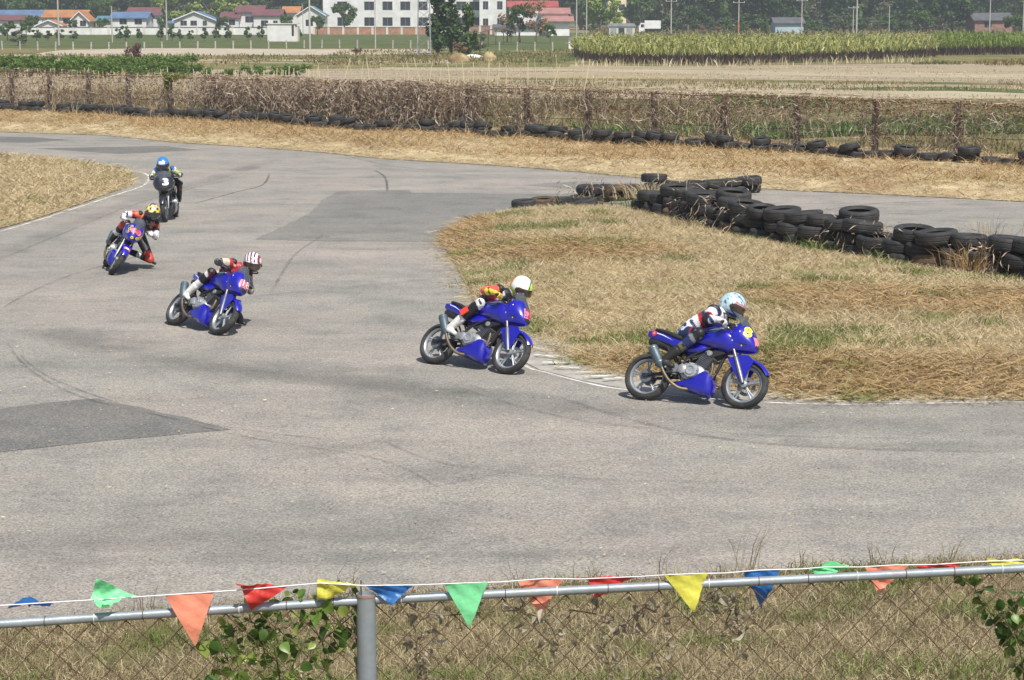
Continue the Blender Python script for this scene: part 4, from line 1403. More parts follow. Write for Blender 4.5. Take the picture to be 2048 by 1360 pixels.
        bo = mobj('boot', bme, root)
        sole = MB()
        side = fw.cross(up).normalized()
        sl = [an - fw * .075 - up * .066, an + fw * .02 - up * .062, to + fw * .03 - up * .030]
        rings = []
        for p, w_ in zip(sl, (.03, .034, .028)):
            rings.append([p + side * w_ + up * .008, p - side * w_ + up * .008, p - side * w_ - up * .010, p + side * w_ - up * .010])
        sole.loft(rings).build('boot_sole', M['blackplastic'], bo)
        if s == 'l':
            kd = (kn * 2 - J['hip_' + s] - an).normalized()
            sd = Vector((0, sg, -.2)).normalized()
            c_ = kn + kd * .045 + sd * .05
            sl_ = MB()
            capsule(sl_, c_ - up * .03, .026, c_ + up * .03, .026, 12, 4)
            sl_.build('knee_slider', M['blackplastic'], root, 50)
        shc = J['sh_' + s] + (J['sh_' + s] - J['el_' + s]).normalized() * .012
        cap_ = MB()
        capsule(cap_, shc + Vector((-.02, 0, .03)), .058, shc + Vector((.03, 0, .03)), .055, 12, 4)
        cap_.build('shoulder_cap', M['blackplastic'] if key != 'blue_rider' else M['blue_cap'], root, 50)
    # helmet
    hm, P, D, idx = helmet_mesh(helm_fn)
    ho = mobj('helmet', hm, root, J['head'] + Vector((.012, 0, .012)), [R(a) for a in head_rot])
    ho.scale = (1.14, 1.14, 1.16)
    vo = visor_of(P, D, idx).build('visor', visor, ho, 60)
    sm = vo.modifiers.new('thickness', 'SOLIDIFY'); sm.thickness = .003
    MB().lathe([(0, .006), (.014, .006), (.018, 0), (.018, -.006)], (.045, -.124, -.02), 'Y', 14).lathe([(0, -.006), (.014, -.006), (.018, 0), (.018, .006)], (.045, .124, -.02), 'Y', 14).build('visor_pivot', M['rubber_trim'], ho, 40)
    MB().lathe([(.098, -.012), (.108, -.016), (.108, -.002), (.098, 0)], (.0, 0, -.118), 'Z', 28, closed=True).build('neck_trim', M['rubber_trim'], ho, 40)
    if extra: extra(root, J, ho, P, D)
    return root

def pose(hipc, chest, neck, head, sh_w=.185, **kw):
    """hang-off crouch: torso joints given, limbs default to the controls"""
    hipc, chest, neck, head = map(Vector, (hipc, chest, neck, head))
    J = dict(hipc=hipc, chest=chest, neck=neck, head=head, waist=hipc.lerp(chest, .45) + Vector((-.03, 0, .035)))
    tw = kw.get('roll', 0.0)
    sx = Vector((0, math.cos(tw), math.sin(tw)))
    yw = kw.get('yaw', 0.0)
    sx = Vector((-math.sin(yw), sx.y * math.cos(yw), sx.z))
    shc = chest.lerp(neck, .55)
    J['sh_l'], J['sh_r'] = shc + sx * sh_w, shc - sx * sh_w
    J['hip_l'], J['hip_r'] = hipc + Vector((.03, .085, -.01)), hipc + Vector((.03, -.085, -.01))
    for s, sg in (('r', -1), ('l', 1)):
        J['hand_' + s] = Vector((.341, .285 * sg, .988))
        J['wr_' + s] = Vector((.265, .30 * sg, 1.025))
        J['ankle_' + s] = Vector((-.385, .185 * sg, .485))
        J['toe_' + s] = Vector((-.265, .195 * sg, .415))
    for k in ('knee_r', 'knee_l', 'el_r', 'el_l', 'ankle_r', 'toe_r', 'ankle_l', 'toe_l', 'wr_r', 'wr_l'):
        if k in kw: J[k] = Vector(kw[k])
    return J
K = (.014, .014, .017)
WHT, NAVY, RED, ORG, YEL, CRM, GRY, OLV = (.74, .74, .74), (.02, .03, .11), (.42, .02, .03), (.62, .13, .04), (.72, .55, .06), (.58, .52, .42), (.20, .21, .24), (.13, .13, .07)
MARO = (.13, .02, .03)
def leather(n, c): return mat(n, c, .5, var=.2, scale=16, bump=.4, bscale=40)
M['glove_white'] = leather('white_glove', (.66, .66, .66))
M['glove_black'] = leather('black_glove', (.02, .02, .025))
M['glove_yellow'] = leather('yellow_glove', (.62, .46, .06))
M['boot_white'] = leather('white_boot', (.70, .69, .66))
M['boot_black'] = leather('black_boot', (.025, .024, .022))

def arr(D, c): return np.tile(np.array(c, dtype=float), (len(D), 1))
def helm_cyan(D):
    c = arr(D, (.42, .62, .68))
    n = vnoise(D[:, 0] * 1 + D[:, 2] * .8, D[:, 1] + D[:, 2], .16, 2)
    c[n > .62] = (.68, .76, .78)
    c[n < .24] = (.05, .10, .20)
    c[(D[:, 1] > .30) | ((D[:, 2] > .5) & (D[:, 1] > .05) & (D[:, 0] > -.2))] = (.012, .025, .06)
    c[(D[:, 2] < -.70)] = (.03, .07, .22)
    c[(np.abs(D[:, 2] - .22) < .05) & (D[:, 0] > .35) & (D[:, 1] < .1)] = (.55, .15, .18)
    return c
def helm_lime(D):
    c = arr(D, (.86, .87, .80))
    c[(D[:, 0] < -.45) & (D[:, 2] < .70) & (D[:, 2] > -.3)] = (.80, .27, .03)
    c[(D[:, 0] < -.2) & (D[:, 2] < -.12)] = (.72, .70, .08)
    c[(D[:, 2] < -.22) & (D[:, 0] > -.25)] = (.62, .82, .07)
    q = .80 * D[:, 0] + .60 * D[:, 1]
    c[(q > .62) & (D[:, 2] > -.05)] = (.50, .82, .06)
    c[(np.abs(q - .62) < .055) & (D[:, 2] > .0)] = (.015, .02, .015)
    c[(np.abs(D[:, 1] + .30) < .05) & (D[:, 2] < -.45) & (D[:, 0] > 0)] = (.015, .02, .015)
    return c
def helm_red(D):
    c = arr(D, (.78, .77, .77))
    s = np.sin(D[:, 1] * 7 + D[:, 0] * 5.0 + D[:, 2] * 3)
    c[(s > .72) & (D[:, 2] > .1)] = (.28, .02, .05)
    c[(s < -.85) & (D[:, 2] > .2)] = (.03, .02, .03)
    c[(D[:, 0] < -.3) & (D[:, 2] < .35)] = (.30, .02, .05)
    c[(D[:, 0] < -.1) & (D[:, 2] < -.15)] = (.72, .70, .70)
    c[(D[:, 2] < -.45)] = (.02, .02, .022)
    c[(np.abs(D[:, 1]) > .55) & (D[:, 2] < -.25) & (D[:, 0] > 0)] = (.32, .02, .05)
    c[(np.abs(D[:, 1]) < .75) & (np.abs(D[:, 1]) > .45) & (np.abs(D[:, 2] + .60) < .07) & (D[:, 0] > .2)] = (.75, .74, .74)
    return c
def helm_yellow(D):
    c = arr(D, (.70, .50, .04))
    a = np.arctan2(D[:, 1], D[:, 0])
    s = np.sin(a * 6) * np.sin(D[:, 2] * 9)
    c[s > .35] = (.03, .03, .025)
    c[(s < -.55)] = (.75, .74, .62)
    c[(np.abs(D[:, 1]) < .16) & (D[:, 2] > .2)] = (.78, .76, .68)
    c[(D[:, 2] > .90)] = (.05, .05, .05)
    c[D[:, 2] < -.42] = (.03, .03, .03)
    return c
def helm_blue(D):
    c = arr(D, (.03, .22, .55))
    c[(D[:, 0] > .35) & (np.abs(D[:, 1]) < .52) & (D[:, 2] > .18) & (D[:, 2] < .62)] = (.76, .76, .78)
    c[(D[:, 2] < -.40)] = (.03, .16, .42)
    return c

build_rider('cyan_rider', pose((-.26, .05, .89), (.03, .09, 1.13), (.14, .12, 1.235), (.235, .13, 1.345), el_r=(.10, -.285, 1.02), el_l=(.16, .40, 1.06), knee_r=(.03, -.235, .85), knee_l=(.0, .40, .70)),
            dict(default=[(1, NAVY)], pelvis=[(1, NAVY, WHT)], belly=[(.35, WHT), (.6, RED), (1, NAVY)], chestb=[(.6, NAVY), (1, WHT)], shoulder=[(.6, NAVY), (1, NAVY, WHT)], arm=[(.15, NAVY), (.62, WHT), (.72, RED), (1, K)],
                 fore=[(.30, K), (.8, WHT, NAVY), (1, WHT)], thigh=[(.25, WHT, NAVY), (.62, NAVY), (.72, RED), (1, K)], shin=[(.22, GRY, K), (.42, NAVY), (1, OLV, K)]),
            helm_cyan, (6, 18, 8), M['visor_amber'], 'rider in navy, white and red suit with pale blue helmet', M['glove_white'], M['boot_black'])

def patch_g(root, J, ho, P, D):
    a, k = J['ankle_r'], J['knee_r']
    c = k.lerp(a, .42) + Vector((0, -.066, .0))
    up = (k - a).normalized()
    n = Vector((0, -1, .15))
    n, r, u = frame_of(n, up)
    mb = MB().add([c + r * x + u * y + n * .004 for x, y in ((-.05, -.06), (.05, -.06), (.05, .06), (-.05, .06))], [(0, 1, 2, 3)])
    o = mb.build('shin_patch', M['red_patch'], root)
    sm = o.modifiers.new('thickness', 'SOLIDIFY'); sm.thickness = .02; sm.offset = -1
    me = text_mesh('G', .02)
    for v in me.vertices: v.co = c + r * (v.co.x * .11) + u * (v.co.y * .11) + n * .008
    me.materials.append(M['black_decal'])
    mobj('patch_letter', me, root)
M['red_patch'] = mat('red_patch', (.70, .06, .03), .5, var=.1)
build_rider('lime_rider', pose((-.26, .09, .88), (-.01, .13, 1.10), (.12, .17, 1.20), (.235, .20, 1.325), el_r=(.02, -.235, 1.06), el_l=(.16, .42, .98), knee_r=(.0, -.21, .885), knee_l=(.02, .46, .60), roll=-.05),
            dict(default=[(1, K)], pelvis=[(1, K, MARO)], belly=[(.5, K), (1, RED, K)], chestb=[(1, K, (.35, .35, .37))], shoulder=[(.5, K), (1, K, WHT)], arm=[(.12, K), (1, (.60, .10, .06), (.66, .20, .12))],
                 fore=[(.25, (.6, .12, .06)), (1, YEL, K)], thigh=[(.35, MARO, K), (.62, K), (.78, WHT), (.86, K), (1, WHT, K)], shin=[(.12, WHT, K), (.55, K), (1, WHT)]),
            helm_lime, (22, 16, 6), M['visor_amber'], 'rider in black and red suit with fluorescent yellow and white helmet', M['glove_yellow'], M['boot_white'], patch_g)

build_rider('red_rider', pose((-.27, .11, .88), (-.03, .15, 1.11), (.09, .18, 1.22), (.19, .20, 1.34), el_r=(.02, -.225, 1.08), el_l=(.20, .43, .97), knee_r=(-.03, -.20, .90), knee_l=(.08, .57, .535), roll=-.05),
            dict(default=[(1, K)], pelvis=[(1, K, CRM)], belly=[(1, RED, K)], chestb=[(1, RED, CRM)], shoulder=[(.5, RED), (1, RED, CRM)], arm=[(.25, RED, CRM), (.75, CRM, GRY), (1, K, CRM)],
                 fore=[(.3, CRM, K), (1, K, GRY)], thigh=[(.45, MARO, K), (.8, GRY, K), (1, K, MARO)], shin=[(.15, MARO, WHT), (.40, K), (1, WHT)], fore_l=[(.5, CRM, GRY), (1, WHT, GRY)], shin_l=[(.4, MARO), (1, K, CRM)]),
            helm_red, (26, 16, -10), M['visor_amber'], 'rider in red and cream suit with white, red and black helmet', M['glove_black'], M['boot_white'])

build_rider('orange_rider', pose((-.27, .10, .88), (-.05, .13, 1.12), (.06, .14, 1.24), (.14, .13, 1.36), el_r=(.04, -.275, 1.06), el_l=(.08, .43, 1.00), knee_r=(-.02, -.19, .88), knee_l=(.02, .58, .58), roll=.0),
            dict(default=[(1, K)], pelvis=[(1, K)], belly=[(1, K, GRY)], chestb=[(.6, GRY, K), (1, K, GRY)], shoulder=[(1, ORG)], arm=[(.30, ORG, K), (.52, RED, K), (.8, WHT), (1, K, WHT)],
                 fore=[(.5, K, WHT), (1, WHT, GRY)], thigh=[(.72, K), (1, (.45, .06, .04))], shin=[(.14, (.5, .07, .04)), (.35, K), (.55, WHT), (1, K)]),
            helm_yellow, (26, 8, -4), M['visor'], 'rider in orange, white and black suit with yellow patterned helmet', M['glove_white'], M['boot_black'])
LIME = (.30, .34, .10)
build_rider('blue_rider', pose((-.27, -.01, .90), (.0, -.03, 1.11), (.08, -.035, 1.19), (.17, -.04, 1.30), el_r=(.08, -.36, 1.02), el_l=(.08, .34, 1.02), knee_r=(.0, -.24, .84), knee_l=(.0, .27, .82)),
            dict(default=[(1, K)], pelvis=[(1, K)], belly=[(1, LIME, K)], chestb=[(1, LIME, K)], shoulder=[(1, LIME, K)], arm=[(.25, (.05, .14, .42), WHT), (.5, WHT, LIME), (1, (.55, .56, .45), LIME)],
                 fore=[(.5, WHT, K), (1, (.50, .48, .40), K)], thigh=[(1, K)], shin=[(.6, K, MARO), (1, K)]),
            helm_blue, (0, 14, 0), M['visor'], 'rider in lime and black jacket with blue and white helmet', M['glove_black'], M['boot_black'])

# ================================================================== tyres
M['old_tyre'] = mat('weathered_tyre', (.021, .022, .024), .72, var=.3, scale=9, bump=.35, bscale=45, dirt=(.075, .068, .058), dirt_amt=.5)
M['old_tyre_brown'] = mat('muddy_tyre', (.055, .040, .030), .85, var=.3, scale=8, bump=.35, bscale=45, dirt=(.17, .11, .06), dirt_amt=.8)
def tyre_mesh(Ro, w, Ri, m, tread=.007, n=44):
    h = w / 2
    prof = [(Ri, -h * .62), (Ri + .02, -h * .72), (Ri + (Ro - Ri) * .35, -h * .97), (Ri + (Ro - Ri) * .65, -h), (Ro - .030, -h * .90), (Ro - .008, -h * .72), (Ro - .002, -h * .45), (Ro - .012, -h * .36), (Ro, -h * .26),
            (Ro, h * .26), (Ro - .012, h * .36), (Ro - .002, h * .45), (Ro - .008, h * .72), (Ro - .030, h * .90), (Ri + (Ro - Ri) * .65, h), (Ri + (Ro - Ri) * .35, h * .97), (Ri + .02, h * .72), (Ri, h * .62),
            (Ri + .03, h * .55), (Ro - .055, h * .55), (Ro - .045, 0), (Ro - .055, -h * .55), (Ri + .03, -h * .55)]
    mb = MB().lathe(prof, (0, 0, h), 'Z', n, closed=True, wob=lambda r, z, j, i: r - (tread if (5 <= i <= 12 and j % 2) else 0))
    return mb.mesh('tyre', m, 38)
TY_CAR = tyre_mesh(.315, .20, .185, M['old_tyre'])
TY_WIDE = tyre_mesh(.345, .225, .20, M['old_tyre'])
TY_TRUCK = tyre_mesh(.405, .25, .235, M['old_tyre'], .009, 46)
TY_BROWN = tyre_mesh(.33, .21, .19, M['old_tyre_brown'])
TY_TRUCKB = tyre_mesh(.40, .25, .23, M['old_tyre_brown'], .010, 48)
def put_tyre(me, x, y, z, tilt, label, group):
    o = mobj('tyre', me, None, (x, y, z), (R(tilt[0]), R(tilt[1]), random.uniform(0, 6.28)))
    return tag(o, label, 'tyre', group)
def along(pix, step, offset=0.0, z=0.0):
    """points every `step` metres along a path on the ground"""
    pts = [G(*p) for p in catmull(pix, 8)]
    out, need = [], offset
    for a, c in zip(pts[:-1], pts[1:]):
        L = (c - a).length
        while need <= L:
            out.append(a.lerp(c, need / L)); need += step
        need -= L
    return out
ROW_A = [(1048, 416), (1110, 411), (1160, 407), (1240, 400), (1310, 398), (1400, 393), (1505, 384)]
rs = random.Random(5)
for k, p in enumerate(along(ROW_A, .64)):
    me = TY_BROWN if k in (1, 5) else TY_CAR
    lab = 'brown mud-caked tyre low in the tyre row crossing the track' if k in (1, 5) else 'black tyre lying in the bottom layer of the tyre row crossing the track'
    put_tyre(me, p.x, p.y, .01, (rs.uniform(-4, 4), rs.uniform(-4, 4)), lab, 'tyres across the track')
for k, p in enumerate(along(ROW_A, .66, 2.3)):
    put_tyre(TY_CAR if k % 4 else TY_WIDE, p.x + rs.uniform(-.05, .05), p.y + rs.uniform(-.06, .06), .21, (rs.uniform(-3, 3), rs.uniform(-5, 5)), 'black tyre in the upper layer of the tyre row crossing the track', 'tyres across the track')
p = G(1308, 396)
put_tyre(TY_WIDE, p.x, p.y, .41, (2, -3), 'single black tyre on top of the row crossing the track', 'tyres across the track')
p = G(1500, 383)
p = G(1232, 408)
o = put_tyre(TY_BROWN, p.x, p.y - .15, .22, (28, -8), 'brown-lipped tyre tipped towards the infield with its hole showing', 'tyres across the track')
p = G(1172, 420)
put_tyre(TY_CAR, p.x, p.y, .06, (14, 3), 'black tyre half sunk in straw at the corner of the infield', 'tyres across the track')
ROW_B = [(1300, 422), (1345, 434), (1450, 462), (1560, 486), (1700, 510), (1830, 534), (1960, 550), (2090, 564), (2260, 590)]
for k, p in enumerate(along(ROW_B, .70)):
    me = (TY_TRUCK, TY_WIDE, TY_TRUCK, TY_TRUCKB, TY_TRUCK)[k % 5]
    put_tyre(me, p.x + rs.uniform(-.06, .06), p.y + rs.uniform(-.08, .08), .02, (rs.uniform(-5, 7), rs.uniform(-5, 5)), 'brown-stained tyre in the bottom layer of the infield wall' if me is TY_TRUCKB else 'big black tyre in the bottom layer of the infield wall', 'tyres of the infield wall')
for k, p in enumerate(along(ROW_B, .71, .35)):
    me = (TY_TRUCK, TY_TRUCK, TY_WIDE, TY_TRUCK)[k % 4]
    put_tyre(me, p.x + rs.uniform(-.08, .08), p.y + rs.uniform(-.10, .10), .255, (rs.uniform(-4, 7), rs.uniform(-5, 5)), 'black tyre in the second layer of the infield wall', 'tyres of the infield wall')
for k, p in enumerate(along(ROW_B, .74, 1.6)):
    if k % 9 == 4: continue
    put_tyre((TY_TRUCK, TY_WIDE, TY_TRUCK)[k % 3], p.x + rs.uniform(-.10, .10), p.y + rs.uniform(-.12, .12), .50, (rs.uniform(-5, 9), rs.uniform(-7, 7)), 'black tyre in the top layer of the infield wall', 'tyres of the infield wall')
for px, py, dz, tx, ty, me, lab in ((1465, 458, .62, 7, 3, TY_TRUCK, 'large black tyre topping the infield wall near the fork of the rows'), (1716, 508, .66, 6, -2, TY_TRUCK, 'large black tyre topping the infield wall above the feathery green weed')):
    p = G(px, py)
    put_tyre(me, p.x, p.y, dz, (tx, ty), lab, 'tyres of the infield wall')
# the row along the far fence, sunk in straw
o0 = fence_at(0) + FNRM * 1.0
n_far = 92
for k in range(n_far):
    p = fence_at(-.4 + 20.4 * k / n_far) + FNRM * (1.0 + .3 * math.sin(k * .35) + rs.uniform(-.12, .12))
    zz = float(z_verge(np.array([p.x]), np.array([p.y]))[0])
    me = (TY_CAR, TY_WIDE, TY_CAR, TY_WIDE, TY_CAR, TY_CAR, TY_WIDE)[k % 7]
    up = rs.random() < .015
    put_tyre(me, p.x, p.y, zz + .04 + (.25 if up else 0), ((80 if up else rs.uniform(-8, 16)), rs.uniform(-8, 8)), 'black tyre standing on edge below the overgrown far fence' if up else 'black tyre half buried in straw below the overgrown far fence', 'tyres along the far fence')
    if rs.random() < .62:
        put_tyre(TY_WIDE if k % 3 else TY_CAR, p.x + rs.uniform(-.2, .2), p.y + rs.uniform(-.1, .1), zz + .24, (rs.uniform(-8, 14), rs.uniform(-10, 10)), 'black tyre stacked on the tyre row below the far fence', 'tyres along the far fence')

# ================================================================== far fence
M['post'] = mat('weathered_post', (.20, .165, .14), .95, var=.3, scale=5, bump=.6, bscale=30, dirt=(.11, .08, .06), dirt_amt=.7)
M['wire'] = mat('rusty_wire', (.085, .055, .04), .8, var=.3, scale=8)
M['vine_dead'] = leafmat('dead_vine', [(.24, .18, .13), (.42, .33, .25), (.56, .46, .36), (.30, .205, .14), (.66, .58, .48)], .85, .1, spec=.15)
M['vine_leaf_dead'] = leafmat('dead_vine_leaves', [(.22, .10, .045), (.32, .17, .08), (.16, .09, .05), (.38, .25, .13)], .8, .15, spec=.15)
fence = empty('wire_fence', fence_at(0))
tag(fence, 'long overgrown wire mesh fence on brown posts behind the track', 'fence')
base = fence_at(0)
FH = 2.0
ang = math.atan2(FDIR.y, FDIR.x)
pm = MB()
pm.box((0, 0, .92), (.17, .15, 2.2))
pm.box((0, 0, 2.025), (.13, .11, .02))
post_me = pm.mesh('post', M['post'])
for i in range(-1, 20):
    p = fence_at(i) - base
    o = mobj('post', post_me, fence, p, (rs.uniform(-.03, .03), rs.uniform(-.03, .03), ang))
bay = (fence_at(1) - fence_at(0)).length
span = fence_at(19) - fence_at(-1)
st0 = fence_at(-1) - base
for nm, zz, rr in (('top_wire', 1.98, .016), ('middle_wire', .98, .012)):
    pts = []
    for i in range(-1, 20):
        q = fence_at(i) - base
        pts.append(q + FNRM * .09 + Vector((0, 0, zz)))
        if i < 19: pts.append((fence_at(i + .5) - base) + FNRM * .09 + Vector((0, 0, zz - .03 - rs.random() * .03)))
    MB().tube(pts, rr, 5).build(nm, M['wire'], fence)
# diamond mesh of one bay, shared
def chain_link(width, height, cell, r, depth=.004, sides=3):
    mb = MB()
    n = int(width / cell)
    rows = int(height / (cell / 2))
    for k in range(n + 1):
        for ph in (0,):
            pts = []
            for j in range(rows + 1):
                x = k * cell + (cell / 2 if j % 2 else -cell / 2) * 1.0
                x = min(max(x, 0), width)
                pts.append((x, depth * (1 if j % 2 else -1), height - j * cell / 2))
            mb.tube(pts, r, sides, caps=False)
    return mb
link_me = chain_link(bay, 1.87, .13, .0045).mesh('mesh', M['wire'])
for i in range(-1, 19):
    q = fence_at(i) - base
    mobj('wire_mesh', link_me, fence, q + FNRM * .10 + Vector((0, 0, .09)), (0, 0, ang))
# dead creepers hanging over the fence
def creeper(count, i0, i1, zlo, zhi, thick, spread=.25, droop=.5):
    V, F = [], []
    for _ in range(count):
        t = RNG.uniform(i0, i1)
        p = np.array(fence_at(t)) + np.array(FNRM) * (.10 + RNG.normal() * spread * .5)
        p[2] = RNG.uniform(zlo, zhi)
        ns = RNG.integers(5, 11)
        step = RNG.uniform(.10, .28)
        a = RNG.normal() * .8
        d = np.array(FDIR) * math.cos(a) * RNG.choice([-1, 1]) + np.array([0, 0, math.sin(a) - droop])
        w = thick * RNG.uniform(.5, 1.5)
        prev = None
        for s in range(ns):
            wv = RNG.normal(size=3); wv /= np.linalg.norm(wv); wv *= w / 2
            V += [p - wv, p + wv]
            b = len(V)
            if prev is not None: F.append((prev, prev + 1, b - 1, b - 2))
            prev = b - 2
            d = d + RNG.normal(size=3) * .32 + np.array([0, 0, -.12])
            d /= np.linalg.norm(d)
            q = p + d * step
            q = q - np.array(FNRM) * (np.dot(q - np.array(base), np.array(FNRM)) - .12) * .15
            q[2] = min(max(q[2], .05), 2.12)
            p = q
    return V, F
VV, FF = [], []
def addc(c):
    b = len(VV)
    VV.extend(c[0]); FF.extend([tuple(i + b for i in f) for f in c[1]])
addc(creeper(5600, 4.8, 9.5, .1, 2.12, .026, .5))
addc(creeper(1700, 8.5, 10.3, .2, 2.05, .022, .32))
addc(creeper(1100, -1, 5.2, .9, 2.04, .019, .30))
addc(creeper(1000, -1, 5.2, .1, 1.3, .018, .40))
addc(creeper(2600, 9.6, 19, 1.35, 2.06, .018, .18, .2))
addc(creeper(600, 9.6, 19, .2, 1.7, .014, .25))
for ic in range(-1, 20):
    addc(creeper(60, ic - .12, ic + .12, .5, 1.95, .02, .2, .3))
    if ic in (11, 13, 14, 15, 17): addc(creeper(120, ic - .3, ic + .3, .1, 1.5, .02, .5, .2))
o = mobj('dead_vine', np_mesh('dead_vine', np.array(VV), np.array(FF), M['vine_dead']))
tag(o, 'tangled dead grey-brown vines hanging over the far wire fence', 'vine', kind='stuff')
n = 17000
t = np.concatenate([RNG.uniform(5, 10, 5500), RNG.uniform(-1, 5, 4000), RNG.uniform(10, 19, 7500)])
zz = np.where(t > 10, 2.04 - RNG.random(n) ** 1.6 * (.35 + .8 * vnoise(t, t * 0, 1.1, 6)), 2.06 - RNG.random(n) ** 1.1 * 1.6)
A_, B_ = np.array(fence_at(0)), np.array(fence_at(1) - fence_at(0))
c = A_ + t[:, None] * B_ + np.array(FNRM) * (.10 + RNG.normal(size=n) * .12)[:, None]
c[:, 2] = zz
u = RNG.normal(size=(n, 3)); u /= np.linalg.norm(u, axis=1)[:, None]
v = np.cross(u, RNG.normal(size=(n, 3))); v /= np.linalg.norm(v, axis=1)[:, None]
s = RNG.uniform(.02, .05, n)[:, None]
V = np.stack([c - u * s, c - v * s * .6, c + u * s, c + v * s * .6], 1).reshape(-1, 3)
tag(mobj('dead_leaves', np_mesh('dead_leaves', V, np.arange(n * 4).reshape(-1, 4), M['vine_leaf_dead'])), 'rust-brown withered leaves caught in the far wire fence', 'leaves', kind='stuff')
# green creeper over one post
M['green_leaf'] = leafmat('green_leaves', [(.06, .11, .018), (.11, .18, .03), (.17, .24, .05), (.08, .14, .02)], .5, .3)
M['green_leaf_y'] = leafmat('yellow_green_leaves', [(.14, .18, .03), (.20, .24, .04), (.26, .28, .06)], .5, .3)
p = fence_at(4) + FNRM * .15
V, F = leaf_cloud([(p.x, p.y, 1.88), (p.x + .2, p.y - .1, 1.93), (p.x + .55, p.y - .3, 1.99), (p.x, p.y, 1.58)], [(.25, .25, .25), (.35, .25, .18), (.4, .25, .12), (.16, .16, .2)], 700, .055, np.random.default_rng(4))
tag(mobj('green_creeper', np_mesh('green_creeper', V, F, M['green_leaf_y'])), 'fresh yellow-green creeper draped over one post of the far fence', 'creeper')
# tall dry stalks among the tyres and over the fence
def stalks(pix_i, n, h, label):
    V, F = [], []
    for _ in range(n):
        i = RNG.uniform(*pix_i)
        p = fence_at(i) + FNRM * RNG.uniform(.3, 1.6)
        x, y = p.x + RNG.normal() * .1, p.y
        L = RNG.uniform(h * .5, h * 1.2)
        az = RNG.uniform(0, 6.28)
        v, f = blades(np.array([x]), np.array([y]), np.array([.05]), L, .018, RNG.uniform(.05, .7), np.array([az]), .35)
        b = len(V); V.extend(v); F.extend(f + b)
    tag(mobj('dry_stalks', np_mesh('dry_stalks', np.array(V), np.array(F), M['straw'])), label, 'stalks', kind='stuff')
stalks((-1, 19), 420, .9, 'thin dry stalks leaning over the tyres below the far fence')

# dry bindweed trailing over the infield wall
WV, WF = [], []
wall_pts = along(ROW_B, .05) + along(ROW_A, .10)
for _ in range(650):
    c_ = wall_pts[int(RNG.integers(0, len(wall_pts)))]
    if vnoise(np.array([c_.x]), np.array([c_.y]), 1.6, 41)[0] < .45: continue
    p = np.array([c_.x + RNG.normal() * .15, c_.y - abs(RNG.normal()) * .25 - .25, RNG.uniform(.15, .75)])
    d = np.array([RNG.normal(), RNG.normal() * .4 - .2, RNG.uniform(-.8, .5)])
    d /= np.linalg.norm(d)
    prev = None
    w = RNG.uniform(.006, .014)
    for q_ in range(int(RNG.integers(4, 9))):
        wv = RNG.normal(size=3); wv *= w / np.linalg.norm(wv)
        WV += [p - wv, p + wv]; b_ = len(WV)
        if prev is not None: WF.append((prev, prev + 1, b_ - 1, b_ - 2))
        prev = b_ - 2
        d = d + RNG.normal(size=3) * .35 + np.array([0, 0, -.22]); d /= np.linalg.norm(d)
        p = p + d * .10; p[2] = max(p[2], .04)
tag(mobj('dry_bindweed', np_mesh('dry_bindweed', np.array(WV), np.array(WF), M['vine_dead'])), 'dry weeds trailing over the tyres of the infield wall', 'weeds', kind='stuff')
# weeds and straw tufts around the infield wall
def tuft(px, py, n, h, spread, mkey, label, w=.012, name='weed', cat='weed', z0=.05, grp=None):
    g = G(px, py)
    x, y = g.x + RNG.normal(size=n) * spread, g.y + RNG.normal(size=n) * spread * .6
    az = np.arctan2(y - g.y, x - g.x) + RNG.normal(size=n) * .6
    zi = np.where(in_poly(x, y, inf_poly), z_infield(x, y) - .01, 0)
    V, F = blades(x, y, np.maximum(zi, z0 if z0 > .06 else 0), RNG.uniform(.4, 1.1, n) * h, w * RNG.uniform(.6, 1.4, n), RNG.uniform(.05, .7, n), az, .7)
    return tag(mobj(name, np_mesh(name, V, F, M[mkey])), label, cat, grp, 'stuff' if name == 'weed' else None)
tuft(1300, 412, 260, .55, .35, 'straw', 'dry grass tussock drooping over the fork of the two tyre rows', .014, 'grass_tussock', 'tussock', .2)
tuft(1285, 422, 90, .45, .3, 'green_blade', 'green grass growing from the fork of the tyre rows', .014, 'grass_tussock', 'tussock', .1)
tuft(1375, 462, 130, .40, .22, 'straw', 'pale straw tuft at the foot of the infield wall, near its fork', .012, 'grass_tussock', 'tussock')
tuft(1660, 512, 260, .45, .38, 'green_blade', 'feathery green weed at the foot of the infield wall', .012)
tuft(1735, 505, 160, .5, .25, 'straw', 'straw tuft hanging off the infield wall below the big tyre', .012, 'grass_tussock', 'tussock', .25)
tuft(1818, 532, 170, .35, .30, 'green_blade', 'low bright green weed by the foot of the infield wall', .02)
tuft(1940, 556, 200, .62, .22, 'straw_brown', 'thorny dry brown weed growing through the infield wall', .010, 'weed', 'weed', .15)
tuft(1975, 520, 60, .60, .28, 'straw_brown', 'sparse tall dry weed standing above the infield wall', .008, 'weed', 'weed', .45)
tuft(1555, 478, 50, .32, .08, 'green_leaf_y', 'small lime green plant before the infield wall', .03)
tuft(2000, 575, 160, .22, .5, 'green_blade', 'ground-hugging green weeds under the infield wall end', .02)
tuft(1180, 415, 70, .3, .15, 'green_blade', 'grass poking up between the corner tyres', .01)
tuft(1560, 735, 260, .22, .45, 'green_blade', 'green grass clump in the infield ahead of the leading motorcycle', .010)
tuft(1720, 715, 240, .18, .40, 'green_blade', 'round green weed patch in the middle of the infield straw', .010)
tuft(1870, 712, 150, .14, .35, 'green_blade', 'small green weed patch in the infield beyond the kerb', .010)
tuft(968, 574, 160, .22, .25, 'green_blade', 'green grass at the infield edge beside the asphalt', .010)
tuft(1185, 728, 120, .16, .3, 'green_blade', 'green grass creeping onto the painted kerb', .010)
